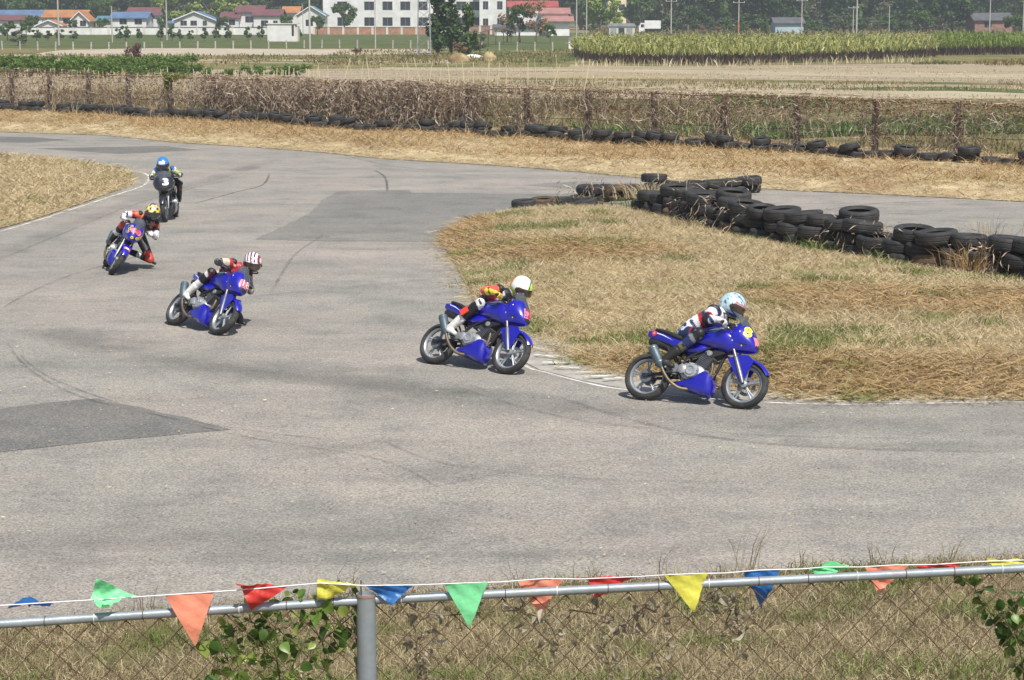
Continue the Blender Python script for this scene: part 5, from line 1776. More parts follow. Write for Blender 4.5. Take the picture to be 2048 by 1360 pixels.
# ================================================================== near fence
M['galv'] = mat('galvanised_pipe', (.27, .31, .34), .5, .3, var=.14, scale=14, bump=.15, bscale=60, dirt=(.30, .30, .29), dirt_amt=.5)
M['rust'] = mat('rusty_wire_near', (.12, .072, .045), .75, .2, var=.35, scale=30, bump=.2, bscale=200)
M['rustring'] = mat('rusty_collar', (.26, .16, .11), .8, var=.3, scale=30)
M['mesh_tie'] = mat('white_tie', (.75, .75, .75), .5)
PN = PD(732, 1187, 6.80)                      # head of the near post
LN = PD(-160, 1258, 6.50)
RN = PD(2240, 1127, 7.24)
nf = empty('chain_link_fence', (PN.x, PN.y, 1.2))
tag(nf, 'galvanised pipe fence with rusty chain-link mesh in the foreground', 'fence')
org = nf.location.copy()
post = MB().lathe([(.0, -.012), (.0285, -.012), (.0285, 0), (.0325, 0), (.0325, -1.6), (0, -1.6)], PN - org, 'Z', 28).build('post', M['galv'], nf, 40)
MB().lathe([(.0328, -.010), (.0338, -.009), (.0338, -.001), (.0328, .0005)], PN - org, 'Z', 28, closed=True).build('post_collar', M['rustring'], post, 40)
MB().tube([PN - org + Vector((-.016, 0, -.03)), PN - org + Vector((-.0165, 0, .045))], .0022, 6).build('wire_end', M['frame'], post)
rail_dz = Vector((0, 0, -.020))
lrail_a, lrail_b = LN + rail_dz * 0, PN + Vector((-.030, 0, -.026))
rrail_a, rrail_b = PN + Vector((.030, 0, -.022)), RN
MB().tube([lrail_a - org, lrail_b - org], .0155, 18).build('rail', M['galv'], nf, 40)
MB().tube([rrail_a - org, rrail_b - org], .0155, 18).build('rail', M['galv'], nf, 40)
def sheared_link(a, c, height, cell, r, name):
    a, c = a - org, c - org
    L = (c - a).length
    t = (c - a) / L
    nrm = Vector((t.y, -t.x, 0)).normalized()
    rows = int(height / (cell / 2))
    n = int(L / cell) + 1
    mb = MB()
    for k in range(n + 1):
        pts = []
        for j in range(rows + 1):
            x = k * cell + (cell / 2 if j % 2 else 0)
            if x > L: x = L
            wz = -.016 - j * cell / 2 * 1.0
            q = a + t * x + Vector((0, 0, wz + .003 * math.sin(j * 2.1 + k)))
            pts.append(q + nrm * (.004 if (j % 2) else -.004))
        mb.tube(pts, r, 5, caps=False)
        # the other diagonal, woven through
        pts = []
        for j in range(rows + 1):
            x = k * cell + (cell / 2 if j % 2 else cell)
            if x > L: x = L
            q = a + t * x + Vector((0, 0, -.016 - j * cell / 2))
            pts.append(q + nrm * (-.004 if (j % 2) else .004))
        mb.tube(pts, r, 5, caps=False)
    return mb.build(name, M['rust'], nf, 60)
sheared_link(lrail_a, lrail_b, 1.15, .108, .0024, 'wire_mesh')
sheared_link(rrail_a, rrail_b, 1.15, .108, .0024, 'wire_mesh')
# loops that tie the mesh to the rails
for a, c, n_ in ((lrail_a, lrail_b, 9), (rrail_a, rrail_b, 15)):
    for k in range(n_):
        p = a.lerp(c, (k + .5) / n_) - org
        pts = [p + Vector((0, .0165 * math.cos(q), .0165 * math.sin(q))) for q in np.linspace(0, 2 * math.pi, 13)]
        MB().tube(pts, .0016, 5, caps=False).build('wire_tie', M['rust'] if k % 3 else M['mesh_tie'], nf, 60)
# ------------------------------------------------------------------ bunting
def clothmat(name, col):
    m, nt, b = _nt(name)
    tc = _n(nt, 'ShaderNodeTexCoord').outputs['Object']
    nz = _noise(nt, tc, 9.0, 3)
    k = _ramp(nt, nz.outputs[0], [(.3, (.86,) * 3), (.7, (1.1,) * 3)])
    c = _mixc(nt, 1.0, col, k, 'MULTIPLY')
    nt.links.new(c, b.inputs['Base Color'])
    b.inputs['Roughness'].default_value = .38
    tr = _n(nt, 'ShaderNodeBsdfTranslucent')
    nt.links.new(c, tr.inputs['Color'])
    mx = _n(nt, 'ShaderNodeMixShader'); mx.inputs[0].default_value = .3
    nt.links.new(b.outputs[0], mx.inputs[1]); nt.links.new(tr.outputs[0], mx.inputs[2])
    nt.links.new(mx.outputs[0], nt.nodes['Material Output'].inputs['Surface'])
    nb = _noise(nt, tc, 26.0, 2)
    _bump(nt, b, nb.outputs[0], .5, .01)
    return m
FL = {'green': clothmat('green_pennant', (.24, .80, .38)), 'orange': clothmat('orange_pennant', (.95, .34, .22)), 'red': clothmat('red_pennant', (.72, .06, .05)), 'yellow': clothmat('yellow_pennant', (.72, .68, .10)), 'blue': clothmat('blue_pennant', (.03, .16, .46))}
M['cord'] = mat('white_cord', (.72, .72, .74), .7)
bun = empty('bunting', PD(1024, 1170, 6.85))
tag(bun, 'string of red, orange, yellow, green and blue pennants along the near fence rail', 'bunting')
borg = bun.location.copy()
def BD(px):                                     # the cord hangs just above the rails
    front = [(-200, -.035), (985, -.035), (1030, .035), (1280, .035), (1322, -.035), (1420, -.035), (1475, .035), (2300, .035)]
    return 6.52 + (px + 160) / 2400 * .74 + float(np.interp(px, [a_ for a_, _ in front], [b_ for _, b_ in front]))
CORD = [(-160, 1222), (0, 1211), (180, 1200), (330, 1190), (480, 1180), (640, 1166), (724, 1171), (830, 1170), (930, 1166), (1000, 1164), (1090, 1157), (1160, 1158), (1280, 1153), (1340, 1149), (1400, 1147), (1450, 1146), (1520, 1140), (1600, 1138), (1650, 1134), (1720, 1134), (1790, 1130), (1870, 1129), (1960, 1123), (2080, 1119), (2240, 1113)]
MB().tube([PD(px, py, BD(px)) - borg for px, py in CORD], .0022, 5).build('cord', M['cord'], bun, 60)
def cord_y(px):
    xs = [c_[0] for c_ in CORD]; ys = [c_[1] for c_ in CORD]
    return float(np.interp(px, xs, ys))
def pennant(col, x0, x1, tip, dd=(0, 0, 0), curl=.012, label=None, nn=10):
    """corner on the cord at x0 and x1, tip at a pixel; dd: how far (m) each corner stands towards or away"""
    A = PD(x0, cord_y(x0), BD(x0) + dd[0]); B = PD(x1, cord_y(x1), BD(x1) + dd[1]); T = PD(tip[0], tip[1], BD(tip[0]) + dd[2])
    nrm = (B - A).cross(T - A).normalized()
    vs, fs, ix = [], [], {}
    ph = x0 * .37
    for i in range(nn + 1):
        for j in range(nn + 1 - i):
            u, v = j / nn, i / nn
            p = A + (B - A) * u + (T - A) * v
            wob = math.sin(v * 5 + ph) * curl * v * 1.7 + math.sin(u * 7 + v * 3 + ph) * curl * 1.1 * (v + .10) + math.sin(u * 13 - v * 11 + ph) * curl * .35
            ix[(i, j)] = len(vs)
            vs.append(p + nrm * wob - borg)
    for i in range(nn):
        for j in range(nn - i):
            fs.append((ix[(i, j)], ix[(i, j + 1)], ix[(i + 1, j)]))
            if j < nn - i - 1: fs.append((ix[(i, j + 1)], ix[(i + 1, j + 1)], ix[(i + 1, j)]))
    o = MB().add(vs, fs).build('pennant', FL[col], bun, 70)
    if label: o['label'] = label
    return o
pennant('blue', 14, 116, (58, 1216), (0, 0, .10), .016, 'blue pennant blown flat along the cord')
pennant('green', 180, 278, (193, 1160), (0, 0, .03), .014, 'green pennant flipped up over the cord')
pennant('green', 184, 262, (204, 1209), (0, .01, -.03), .012)
pennant('orange', 329, 429, (391, 1293), (0, 0, .0), .008, 'orange pennant hanging straight in front of the rail')
pennant('red', 484, 577, (503, 1224), (0, 0, .0), .010)
pennant('red', 486, 560, (469, 1161), (0, .02, -.02), .010, 'red pennant corner flicked up above the cord')
pennant('yellow', 634, 724, (634, 1198), (0, 0, .04), .016, 'yellow pennant blown sideways against the post')
pennant('yellow', 634, 720, (636, 1156), (0, 0, .02), .006)
pennant('blue', 730, 828, (781, 1209), (0, 0, 0), .010, 'blue pennant hanging over the rail beside the post')
pennant('green', 888, 976, (938, 1255), (0, 0, .0), .009, 'pale green pennant hanging straight in front of the rail')
pennant('orange', 1034, 1126, (1082, 1232), (0, 0, 0), .012, 'torn orange pennant hanging behind the rail')
pennant('red', 1176, 1276, (1187, 1192), (0, 0, .02), .012)
pennant('red', 1176, 1240, (1152, 1150), (0, .0, .02), .008, 'red pennant blown flat just above the rail')
pennant('yellow', 1328, 1416, (1385, 1223), (0, 0, .0), .008, 'yellow pennant hanging straight in front of the rail')
pennant('blue', 1486, 1560, (1526, 1222), (0, 0, 0), .014, 'blue pennant hanging behind the rail')
pennant('green', 1616, 1698, (1640, 1157), (0, 0, 0), .020)
pennant('green', 1630, 1699, (1690, 1128), (0, 0, .02), .014, 'green pennant curled along the cord')
pennant('orange', 1729, 1817, (1760, 1190), (0, 0, 0), .012, 'orange pennant behind the rail next to the red one')
pennant('red', 1829, 1924, (1860, 1156), (0, 0, .02), .014, 'red pennant blown flat above the rail')
pennant('yellow', 1974, 2082, (2000, 1142), (0, 0, .0), .014)
pennant('yellow', 1976, 2060, (1974, 1117), (0, 0, .02), .010, 'yellow pennant flattened by the wind near a leafy vine')
# ------------------------------------------------------------------ vines on the near fence
def leaf_mesh(name, m, fold=.25, curl=.2, heart=True, L=.045, W=.038):
    half = [(0, 0), (.10, -.06), (.34, .02), (.50, .20), (.48, .42), (.33, .68), (.14, .88), (0, 1.0)] if heart else [(0, 0), (.12, .08), (.24, .3), (.26, .5), (.20, .72), (.08, .9), (0, 1.0)]
    vs = [(0, y * L, -curl * L * y * y) for _, y in half]
    n = len(half)
    R_ = [(x * W, y * L, fold * abs(x) * W - curl * L * max(y, 0) ** 2) for x, y in half]
    L_ = [(-x, y, z) for x, y, z in R_]
    fs = []
    for i in range(n - 1):
        fs.append((i, n + i, n + i + 1, i + 1))
        fs.append((i, i + 1, 2 * n + i + 1, 2 * n + i))
    return MB().add(vs + R_ + L_, fs).mesh(name, m, 60)
M['vine_green'] = mat('vine_leaf_green', (.15, .25, .045), .4, var=.3, scale=25)
M['vine_green_d'] = mat('vine_leaf_dark', (.075, .15, .03), .4, var=.3, scale=25)
M['vine_lime'] = mat('vine_leaf_lime', (.28, .36, .08), .4, var=.3, scale=25)
M['leaf_dry'] = mat('dry_leaf', (.36, .32, .23), .8, var=.4, scale=30)
M['leaf_dry2'] = mat('dry_leaf_pale', (.50, .46, .36), .8, var=.35, scale=30)
for mm in ('vine_green', 'vine_green_d', 'vine_lime', 'leaf_dry', 'leaf_dry2'):
    nt = M[mm].node_tree; b = nt.nodes['Principled BSDF']
    tr = _n(nt, 'ShaderNodeBsdfTranslucent'); nt.links.new(b.inputs['Base Color'].links[0].from_socket, tr.inputs['Color'])
    mx = _n(nt, 'ShaderNodeMixShader'); mx.inputs[0].default_value = .3
    nt.links.new(b.outputs[0], mx.inputs[1]); nt.links.new(tr.outputs[0], mx.inputs[2]); nt.links.new(mx.outputs[0], nt.nodes['Material Output'].inputs['Surface'])
LG = [leaf_mesh('leaf', M['vine_green']), leaf_mesh('leaf', M['vine_green_d'], .1, .35), leaf_mesh('leaf', M['vine_lime'], .4, .1)]
LDRY = [leaf_mesh('leaf', M['leaf_dry'], .9, .6, True, .040, .032), leaf_mesh('leaf', M['leaf_dry2'], 1.1, .5, False, .050, .040), leaf_mesh('leaf', M['leaf_dry'], .6, .9, False, .045, .05)]
M['stem_green'] = mat('vine_stem', (.13, .14, .05), .7)
M['stem_dry'] = mat('dry_stem', (.22, .17, .11), .85)
def near_d(px): return 6.50 + (px + 160) / 2400 * .74
def vine(label, stems, nleaf, meshes, sm, name, spread, depth=(.02, .12), up=.35, scale=(.7, 1.25), seed=1):
    rg = random.Random(seed)
    root = empty(name, PD(stems[0][0][0], stems[0][0][1], near_d(stems[0][0][0])))
    tag(root, label, 'vine')
    og = root.location.copy()
    paths = []
    tw = MB()
    for st in stems:
        pts = [PD(px, py, near_d(px) + rg.uniform(*depth)) - og for px, py in st]
        pts = [Vector(q) for q in catmull(pts, 4)]
        MB().tube(pts, [.0035 * (1 - .6 * i / len(pts)) for i in range(len(pts))], 5).build('stem', sm, root, 60)
        paths.append(pts)
    for k in range(nleaf):
        pts = paths[k % len(paths)]
        p = pts[rg.randrange(len(pts))] + Vector((rg.gauss(0, spread), rg.gauss(0, .025), rg.gauss(0, spread)))
        s = rg.uniform(*scale)
        o = mobj('leaf', meshes[rg.choices(range(len(meshes)), (5, 3, 2))[0]], root, p, (R(rg.gauss(70, 35) + 180 * 0), R(rg.gauss(180, 30)), R(rg.uniform(-80, 80))))
        o.scale = (s, s, s)
        near = min(pts, key=lambda q_: (q_ - p).length)
        tw.tube([near, (near + p) / 2 + Vector((0, 0, .006)), p], .0011, 4, caps=False)
    tw.build('twigs', sm, root, 60)['kind'] = 'stuff'
    return root
vine('green heart-leaved vine climbing the fence left of the post', [[(520, 1400), (530, 1310), (500, 1240), (430, 1290)], [(560, 1390), (600, 1300), (640, 1230), (690, 1200)], [(480, 1380), (460, 1330), (440, 1290)], [(620, 1300), (670, 1260), (705, 1230)], [(560, 1360), (550, 1280), (560, 1215)]], 230, LG, M['stem_green'], 'green_vine', .055, seed=3, scale=(.45, 1.2))
vine('withered grey vine hanging in the mesh right of the post', [[(800, 1205), (830, 1260), (835, 1320), (850, 1370)], [(820, 1215), (880, 1230), (960, 1225), (1040, 1220)], [(840, 1290), (850, 1330), (845, 1380)]], 75, LDRY, M['stem_dry'], 'withered_vine', .028, seed=5, scale=(.45, .95))
vine('withered pale vine in the mesh under the orange pennant', [[(1030, 1215), (1090, 1240), (1110, 1270), (1120, 1300)], [(1140, 1220), (1200, 1230), (1240, 1250), (1290, 1220)], [(1200, 1290), (1220, 1330), (1230, 1380)]], 80, LDRY, M['stem_dry'], 'withered_vine', .03, seed=7, scale=(.45, .95))
vine('withered brown vine in the mesh between yellow and blue pennants', [[(1290, 1215), (1330, 1240), (1310, 1300), (1340, 1360)], [(1400, 1200), (1460, 1215), (1450, 1260), (1490, 1320)], [(1460, 1190), (1475, 1240), (1440, 1270)]], 80, LDRY, M['stem_dry'], 'withered_vine', .03, seed=9, scale=(.45, .95))
vine('dark green vine climbing the fence beside the last yellow pennant', [[(2050, 1400), (2030, 1330), (2010, 1260), (1960, 1200), (1935, 1130)], [(2048, 1380), (2040, 1300), (2000, 1220)], [(2070, 1300), (2030, 1250), (2040, 1200)]], 110, [LG[1], LG[0], LG[1]], M['stem_green'], 'green_vine', .022, scale=(.7, 1.1), seed=11)
# roadside weeds along the near edge of the asphalt
for k, (px, py, h) in enumerate(((1035, 1180, .22), (1330, 1165, .30), (1490, 1155, .42), (1440, 1158, .2), (1900, 1130, .3), (300, 1232, .2), (690, 1196, .25), (1180, 1172, .2), (1610, 1148, .2), (1760, 1138, .25))):
    g = G(px, py)
    n = 14
    V, F = blades(g.x + RNG.normal(size=n) * .05, g.y + RNG.normal(size=n) * .05, np.full(n, .01), RNG.uniform(.4, 1.1, n) * h * 1.3, .007, RNG.uniform(.02, .5, n), bend=.4)
    tag(mobj('roadside_weed', np_mesh('roadside_weed', V, F, M['bank_blade'])), 'thin weed stalks sprouting at the near edge of the asphalt', 'weed', 'weeds at the asphalt edge')

# ================================================================== the country behind
def ppm(D): return FPX / D * 1.0
def zat(py, D): return PD(1024, py, D).z
def xat(px, D): return PD(px, 60, D).x
def plain(name, col, rough=.8, var=.12, scale=.6, **k): return mat(name, col, rough, var=var, scale=scale, **k)
M['white_wall'] = plain('white_render', (.74, .74, .73), dirt=(.45, .43, .38), dirt_amt=.35)
M['white_clean'] = plain('white_paintwork', (.80, .80, .80))
M['cream_wall'] = plain('cream_render', (.66, .63, .55), dirt=(.40, .36, .30), dirt_amt=.4)
M['yellow_wall'] = plain('yellow_render', (.74, .66, .42))
M['blue_wall'] = plain('pale_blue_render', (.42, .52, .60))
M['brick_wall'] = plain('brick_orange', (.40, .20, .12), var=.3, scale=1.5, dirt=(.30, .24, .18), dirt_amt=.6)
M['brick_dull'] = plain('brick_dull', (.30, .17, .13), var=.25, scale=1.5)
M['roof_blue'] = plain('blue_roof', (.10, .17, .29), var=.2)
M['roof_red'] = plain('maroon_roof', (.16, .065, .07), var=.2)
M['roof_orange'] = plain('orange_roof', (.40, .185, .07), var=.2)
M['roof_bright'] = plain('bright_red_roof', (.36, .075, .07), var=.2)
M['roof_pink'] = plain('faded_red_roof', (.36, .18, .16), var=.2)
M['roof_teal'] = plain('teal_roof', (.08, .20, .26), var=.2)
M['roof_grey'] = plain('grey_roof', (.10, .10, .11), var=.25)
M['window_dark'] = mat('window_glass', (.035, .045, .055), .15, var=.3, scale=.5)
M['window_frame'] = plain('window_frame', (.22, .22, .23))
M['pole'] = plain('concrete_pole', (.44, .42, .38), var=.15, scale=1)
M['steel_far'] = mat('pylon_steel', (.36, .38, .40), .5, .4, var=.15, scale=1)
M['bark'] = plain('bark', (.12, .09, .065), var=.3, scale=3)
M['bamboo'] = leafmat('bamboo_stakes', [(.46, .38, .24), (.58, .50, .34), (.36, .29, .17)], .7, 0)

# ------------------------------------------------------------------ houses
def house(px0, px1, y_eave, y_ridge, D, depth, roof, label, wall='white_wall', ridge='x', wins=(), name='house', over=.45, rot=0.0, cat='house', door=None, flat_roof=False):
    xa, xb = xat(px0, D), xat(px1, D)
    w = xb - xa
    ze, zr = max(1.2, zat(y_eave, D)), zat(y_ridge, D)
    root = empty(name, ((xa + xb) / 2, D, 0), (0, 0, R(rot)))
    tag(root, label, cat)
    hw = w / 2
    mb = MB()
    # walls with real openings on the front
    xs, zs = [-hw, hw], [0, ze]
    ops = []
    for (c, zc, ww, hh) in wins:
        x0, x1 = c * hw - ww / 2, c * hw + ww / 2
        z0, z1 = zc - hh / 2, min(zc + hh / 2, ze - .1)
        ops.append((x0, x1, z0, z1)); xs += [x0, x1]; zs += [z0, z1]
    xs, zs = sorted(set(xs)), sorted(set(zs))
    for i in range(len(xs) - 1):
        for j in range(len(zs) - 1):
            cx, cz = (xs[i] + xs[i + 1]) / 2, (zs[j] + zs[j + 1]) / 2
            if any(o_[0] < cx < o_[1] and o_[2] < cz < o_[3] for o_ in ops): continue
            mb.box((cx, -depth / 2 + .12, cz), (xs[i + 1] - xs[i], .24, zs[j + 1] - zs[j]))
    mb.box((0, depth / 2 - .1, ze / 2), (w, .2, ze))
    for s in (-1, 1): mb.box((s * (hw - .1), 0, ze / 2), (.2, depth - .5, ze))
    if ridge == 'y' and not flat_roof:
        mb.prism([(-hw, ze), (hw, ze), (0, zr - .1)], -depth / 2, -depth / 2 + .2, 'XZ')
        mb.prism([(-hw, ze), (hw, ze), (0, zr - .1)], depth / 2 - .2, depth / 2, 'XZ')
    elif not flat_roof:
        for s in (-1, 1):
            mb.prism([(-depth / 2, ze), (depth / 2, ze), (0, zr - .1)], s * hw - .1 * s - .1, s * hw - .1 * s + .1, 'YZ')
    mb.build('wall', M[wall], root)
    # roof slabs
    if flat_roof:
        MB().box((0, 0, ze + .15), (w + .6, depth + .6, .3)).build('roof', M[roof], root)
    elif ridge == 'x':
        sl = (zr - ze) / (depth / 2)
        for s in (-1, 1):
            e = depth / 2 + over
            MB().prism([(s * e, ze - over * sl), (s * e, ze - over * sl + .16), (0, zr + .16), (0, zr)], -hw - over, hw + over, 'YZ').build('roof', M[roof], root)
    else:
        sl = (zr - ze) / hw
        for s in (-1, 1):
            e = hw + over
            MB().prism([(s * e, ze - over * sl), (s * e, ze - over * sl + .16), (0, zr + .16), (0, zr)], -depth / 2 - over, depth / 2 + over, 'XZ').build('roof', M[roof], root)
            MB().prism([(s * e, ze - over * sl - .02), (s * e, ze - over * sl + .2), (0, zr + .2), (0, zr - .02)], -depth / 2 - over - .05, -depth / 2 - over - .003, 'XZ').build('barge_board', M['white_clean'], root)
    for (x0, x1, z0, z1) in ops:
        fm = MB()
        yy = -depth / 2 + .06
        t = .09
        fm.box(((x0 + x1) / 2, yy, z0 + t / 2), (x1 - x0, .08, t)).box(((x0 + x1) / 2, yy, z1 - t / 2), (x1 - x0, .08, t))
        for xx in (x0 + t / 2, (x0 + x1) / 2, x1 - t / 2): fm.box((xx, yy, (z0 + z1) / 2), (t, .075, z1 - z0 - 2 * t))
        f = fm.build('window', M['window_frame'], root)
        MB().box(((x0 + x1) / 2, -depth / 2 + .15, (z0 + z1) / 2), (x1 - x0, .03, z1 - z0)).build('pane', M['window_dark'], f)
    return root
W2 = ((-.4, 2.4, 1.5, 1.4), (.35, 2.4, 1.5, 1.4))
house(-20, 56, 40, 31, 452, 8, 'roof_red', 'white house with maroon roof beside the blue-roofed one', wins=((.35, 2.2, 1.2, 1.0),))
house(6, 94, 33, 21, 470, 9, 'roof_blue', 'house with broad blue roof behind the maroon-roofed house')
house(96, 178, 34, 21, 462, 9, 'roof_orange', 'two-level white house with the larger orange tiled roof', wins=((.2, 2.6, 2.2, 1.2), (.75, 2.6, 1.4, 1.2)))
house(80, 128, 51, 41, 448, 6, 'roof_orange', 'low annex with small orange gable in front of the orange-roofed house', ridge='y')
house(150, 184, 40, 24, 455, 8, 'roof_orange', 'white gable end adjoining the orange-roofed house', ridge='y', wins=((.4, 2.2, 1.3, 1.3),))
house(230, 300, 36, 25, 455, 9, 'roof_blue', 'white house with blue roof in front of a maroon roof', wins=((-.3, 2.6, 1.6, 1.3), (.55, 2.6, 1.6, 1.3)))
house(262, 322, 30, 16, 468, 9, 'roof_red', 'white house with maroon roof behind the blue-roofed house')
house(200, 230, 42, 33, 460, 6, 'roof_teal', 'small teal-roofed annex left of the blue-roofed house')
house(356, 436, 40, 24, 455, 9, 'roof_blue', 'white house with blue gable roof facing the fields', ridge='y', wins=((-.55, 2.3, 1.4, 1.2), (-.05, 2.3, 1.4, 1.2), (.5, 2.5, .9, 1.6)))
house(338, 360, 46, 38, 458, 6, 'roof_blue', 'low blue-roofed lean-to beside the blue gable house')
house(448, 482, 35, 25, 462, 7, 'roof_red', 'small white house with maroon roof between two larger ones', wins=((.2, 2.4, 1.4, 1.3),))
house(480, 530, 24, 12, 465, 9, 'roof_red', 'tall white house with the highest maroon roof', wins=((.0, 3.0, 2.0, 1.4),))
house(512, 566, 31, 20, 457, 8, 'roof_red', 'white house with maroon roof stepping down from the tallest one', wins=((-.2, 2.2, 1.6, 1.3), (.6, 2.2, 1.0, 1.2)))
house(570, 600, 25, 14, 475, 7, 'roof_orange', 'white house with small orange roof behind the white villa')
house(598, 652, 30, 13, 456, 8, 'roof_teal', 'white villa with teal gable next to the big white block', ridge='y', wins=((-.1, 2.3, 1.6, 1.4), (.6, 2.3, 1.2, 1.2)))
# garden wall in front of the houses
def long_wall(px0, px1, y_base, y_top, D, m, label, cap='roof_grey', n=12):
    xa, xb = xat(px0, D), xat(px1, D)
    zt = zat(y_top, D)
    root = empty('boundary_wall', ((xa + xb) / 2, D, 0)); tag(root, label, 'wall')
    w = xb - xa
    MB().box((0, 0, zt / 2 - .1), (w, .25, zt + .2)).build('wall_panel', M[m], root)
    MB().box((0, 0, zt + .06), (w + .1, .40, .11)).build('coping', M[cap], root)
    for k in range(n + 1):
        MB().box((-w / 2 + w * k / n, -.16, zt / 2), (.45, .12, zt)).build('pier', M['cream_wall'], root)
long_wall(-30, 536, 68, 55, 437, 'white_wall', 'long white boundary wall in front of the villas', n=16)
long_wall(628, 862, 70, 55, 440, 'brick_wall', 'orange brick wall in front of the white block', 'brick_dull', 8)
long_wall(938, 1004, 66, 52, 440, 'brick_dull', 'short brick wall between the tall trees and the shed', 'brick_dull', 3)
# the big white block
def block(px0, px1, ztop, D, depth, m, label, rows, cols, ww, hh, name='apartment_block'):
    xa, xb = xat(px0, D), xat(px1, D)
    w = xb - xa
    wins = [((xat(c, D) - (xa + xb) / 2) / (w / 2), z, ww, hh) for z in rows for c in cols]
    r = empty('tmp'); bpy.data.objects.remove(r)
    pyt = 22 - (ztop - CAMH) * ppm(D)
    return house(px0, px1, pyt, pyt - 5, D, depth, 'roof_grey', label, m, 'x', wins, name, flat_roof=True, cat='building')
block(652, 862, 10.5, 470, 14, 'white_wall', 'long white three-storey block with rows of dark windows', (2.5, 5.9, 9.0), (690, 743, 779, 814, 848), 2.2, 1.9)
block(862, 960, 10.5, 473, 13, 'white_wall', 'white block wing half hidden by tall trees', (2.5, 5.9, 9.0), (892, 924, 950), 2.2, 1.9)
block(960, 1012, 11.5, 468, 14, 'white_wall', 'white stair tower at the end of the long block', (2.3, 6.0), (972, 1000), 1.2, 1.8)
block(1214, 1250, 14, 610, 12, 'yellow_wall', 'pale yellow block of flats among trees', (5.8, 9.5), (1226, 1241), 1.8, 1.8)
# red-roofed hall in steps
house(1018, 1112, 14, 3, 432, 10, 'roof_bright', 'hall with bright red roof behind autumn-coloured trees')
house(1082, 1136, 27, 17, 424, 8, 'roof_pink', 'middle step of the red-roofed hall in faded red')
house(1096, 1138, 41, 34, 418, 6, 'roof_pink', 'white front of the red-roofed hall under a low faded roof', wall='white_clean', over=.9)
house(990, 1094, 56, 50, 422, 5, 'roof_grey', 'low white wall-like building below the red hall', wall='white_clean')
house(1940, 2014, 40, 27, 440, 9, 'roof_grey', 'red brick house with dark grey roof beside the big round tree', wall='brick_dull', wins=((-.3, 2.0, 1.6, 1.3),))
house(1546, 1602, 46, 36, 455, 8, 'roof_grey', 'small pale blue house with dark roof among the trees', wall='blue_wall')
# white hut in the field
D = 338
hut = empty('hut', (xat(566, D), D, 0)); tag(hut, 'white windowless hut with a black door slit standing in the field', 'hut')
zt = zat(48, D)
MB().box((-.12, 0, zt / 2), (4.4, 3, zt)).build('wall', M['white_wall'], hut)
MB().box((2.28, .15, zt / 2 - .15), (.4, 3, zt - .3)).build('side_wall', M['cream_wall'], hut)
MB().box((1.72, -1.53, 1.75), (.34, .08, 1.6)).build('door', M['window_dark'], hut)
MB().box((0, 0, zt + .06), (5.0, 3.3, .12)).build('roof', M['cream_wall'], hut)
# metal shed, white lorry
D = 400
sh = empty('metal_shed', (xat(1243, D), D, 0)); tag(sh, 'grey-white corrugated metal shed behind the cane field', 'shed')
MB().box((0, 0, 1.0), (4.8, 4, 2.0)).build('wall', M['cream_wall'], sh)
MB().prism([(-2.7, 1.95), (2.7, 1.95), (2.3, 2.5), (-2.3, 2.5)], -2.2, 2.2, 'XZ').build('roof', M['steel_far'], sh)
for k in range(3):
    MB().box((-1.6 + 1.5 * k, -2.03, .9), (1.1, .05, 1.5)).build('door', M['steel_far'] if k != 1 else M['window_dark'], sh)
D = 430
lo = empty('lorry', (xat(1300, D), D, 0)); tag(lo, 'white lorry parked between the trees behind the cane field', 'lorry')
MB().box((.5, 0, 2.1), (3.2, 2, 1.6)).build('cargo_box', M['white_clean'], lo)
cab = MB().prism([(-2.3, .6), (-1.15, .6), (-1.15, 2.4), (-1.9, 2.4), (-2.3, 1.6)], -.95, .95, 'XZ').build('cab', M['white_clean'], lo)
MB().box((-1.6, -.97, 1.85), (.6, .03, .6)).build('window', M['window_dark'], cab)
MB().box((.0, 0, .9), (4.2, 1.6, .5)).build('chassis', M['frame'], lo)
for xx in (-1.6, 1.3):
    for yy in (-.85, .85):
        MB().lathe([(0, -.12), (.36, -.12), (.42, -.08), (.42, .08), (.36, .12), (0, .12)], (xx, yy, .42), 'Y', 16).build('wheel', M['old_tyre'], lo, 40)
# open field shed with dark roof
D = 306
fs_ = empty('open_shed', (xat(1000, D), D, 0)); tag(fs_, 'open field shelter with dark sagging roof on thin posts', 'shed')
x0, x1 = xat(958, D) - xat(1000, D), xat(1040, D) - xat(1000, D)
zr, ze = zat(56, D), zat(66, D)
for s, nm in ((-1, 'roof'), (1, 'roof')):
    MB().prism([(0, zr), (s * (x1 - x0) / 2, ze), (s * (x1 - x0) / 2, ze + .10), (0, zr + .12)], -1.8, 1.8, 'XZ').build(nm, M['roof_grey'], fs_)
for k in range(6):
    for yy in (-1.6, 1.6):
        xx = x0 + .2 + (x1 - x0 - .4) * k / 5
        MB().tube([(xx, yy, -.1), (xx + .05, yy, ze + (zr - ze) * (1 - abs(2 * k / 5 - 1)) * .9)], .06, 6).build('post', M['bark'], fs_)
# banner sign by the cane
D = 250
bs = empty('banner', (xat(1153, D), D, 0)); tag(bs, 'purple and white banner stretched between posts at the cane field corner', 'banner')
wb = (xat(1170, D) - xat(1137, D))
MB().box((0, 0, zat(79, D)), (wb, .05, .42)).build('banner_cloth', plain('purple_cloth', (.28, .24, .50), var=.3, scale=3), bs)
MB().box((-.2, .0, zat(90, D)), (wb * .75, .05, .85)).build('banner_cloth', M['white_clean'], bs)
for s in (-1, 1): MB().tube([(s * wb / 2, .05, 0), (s * wb / 2, .05, zat(74, D))], .04, 6).build('post', M['bark'], bs)
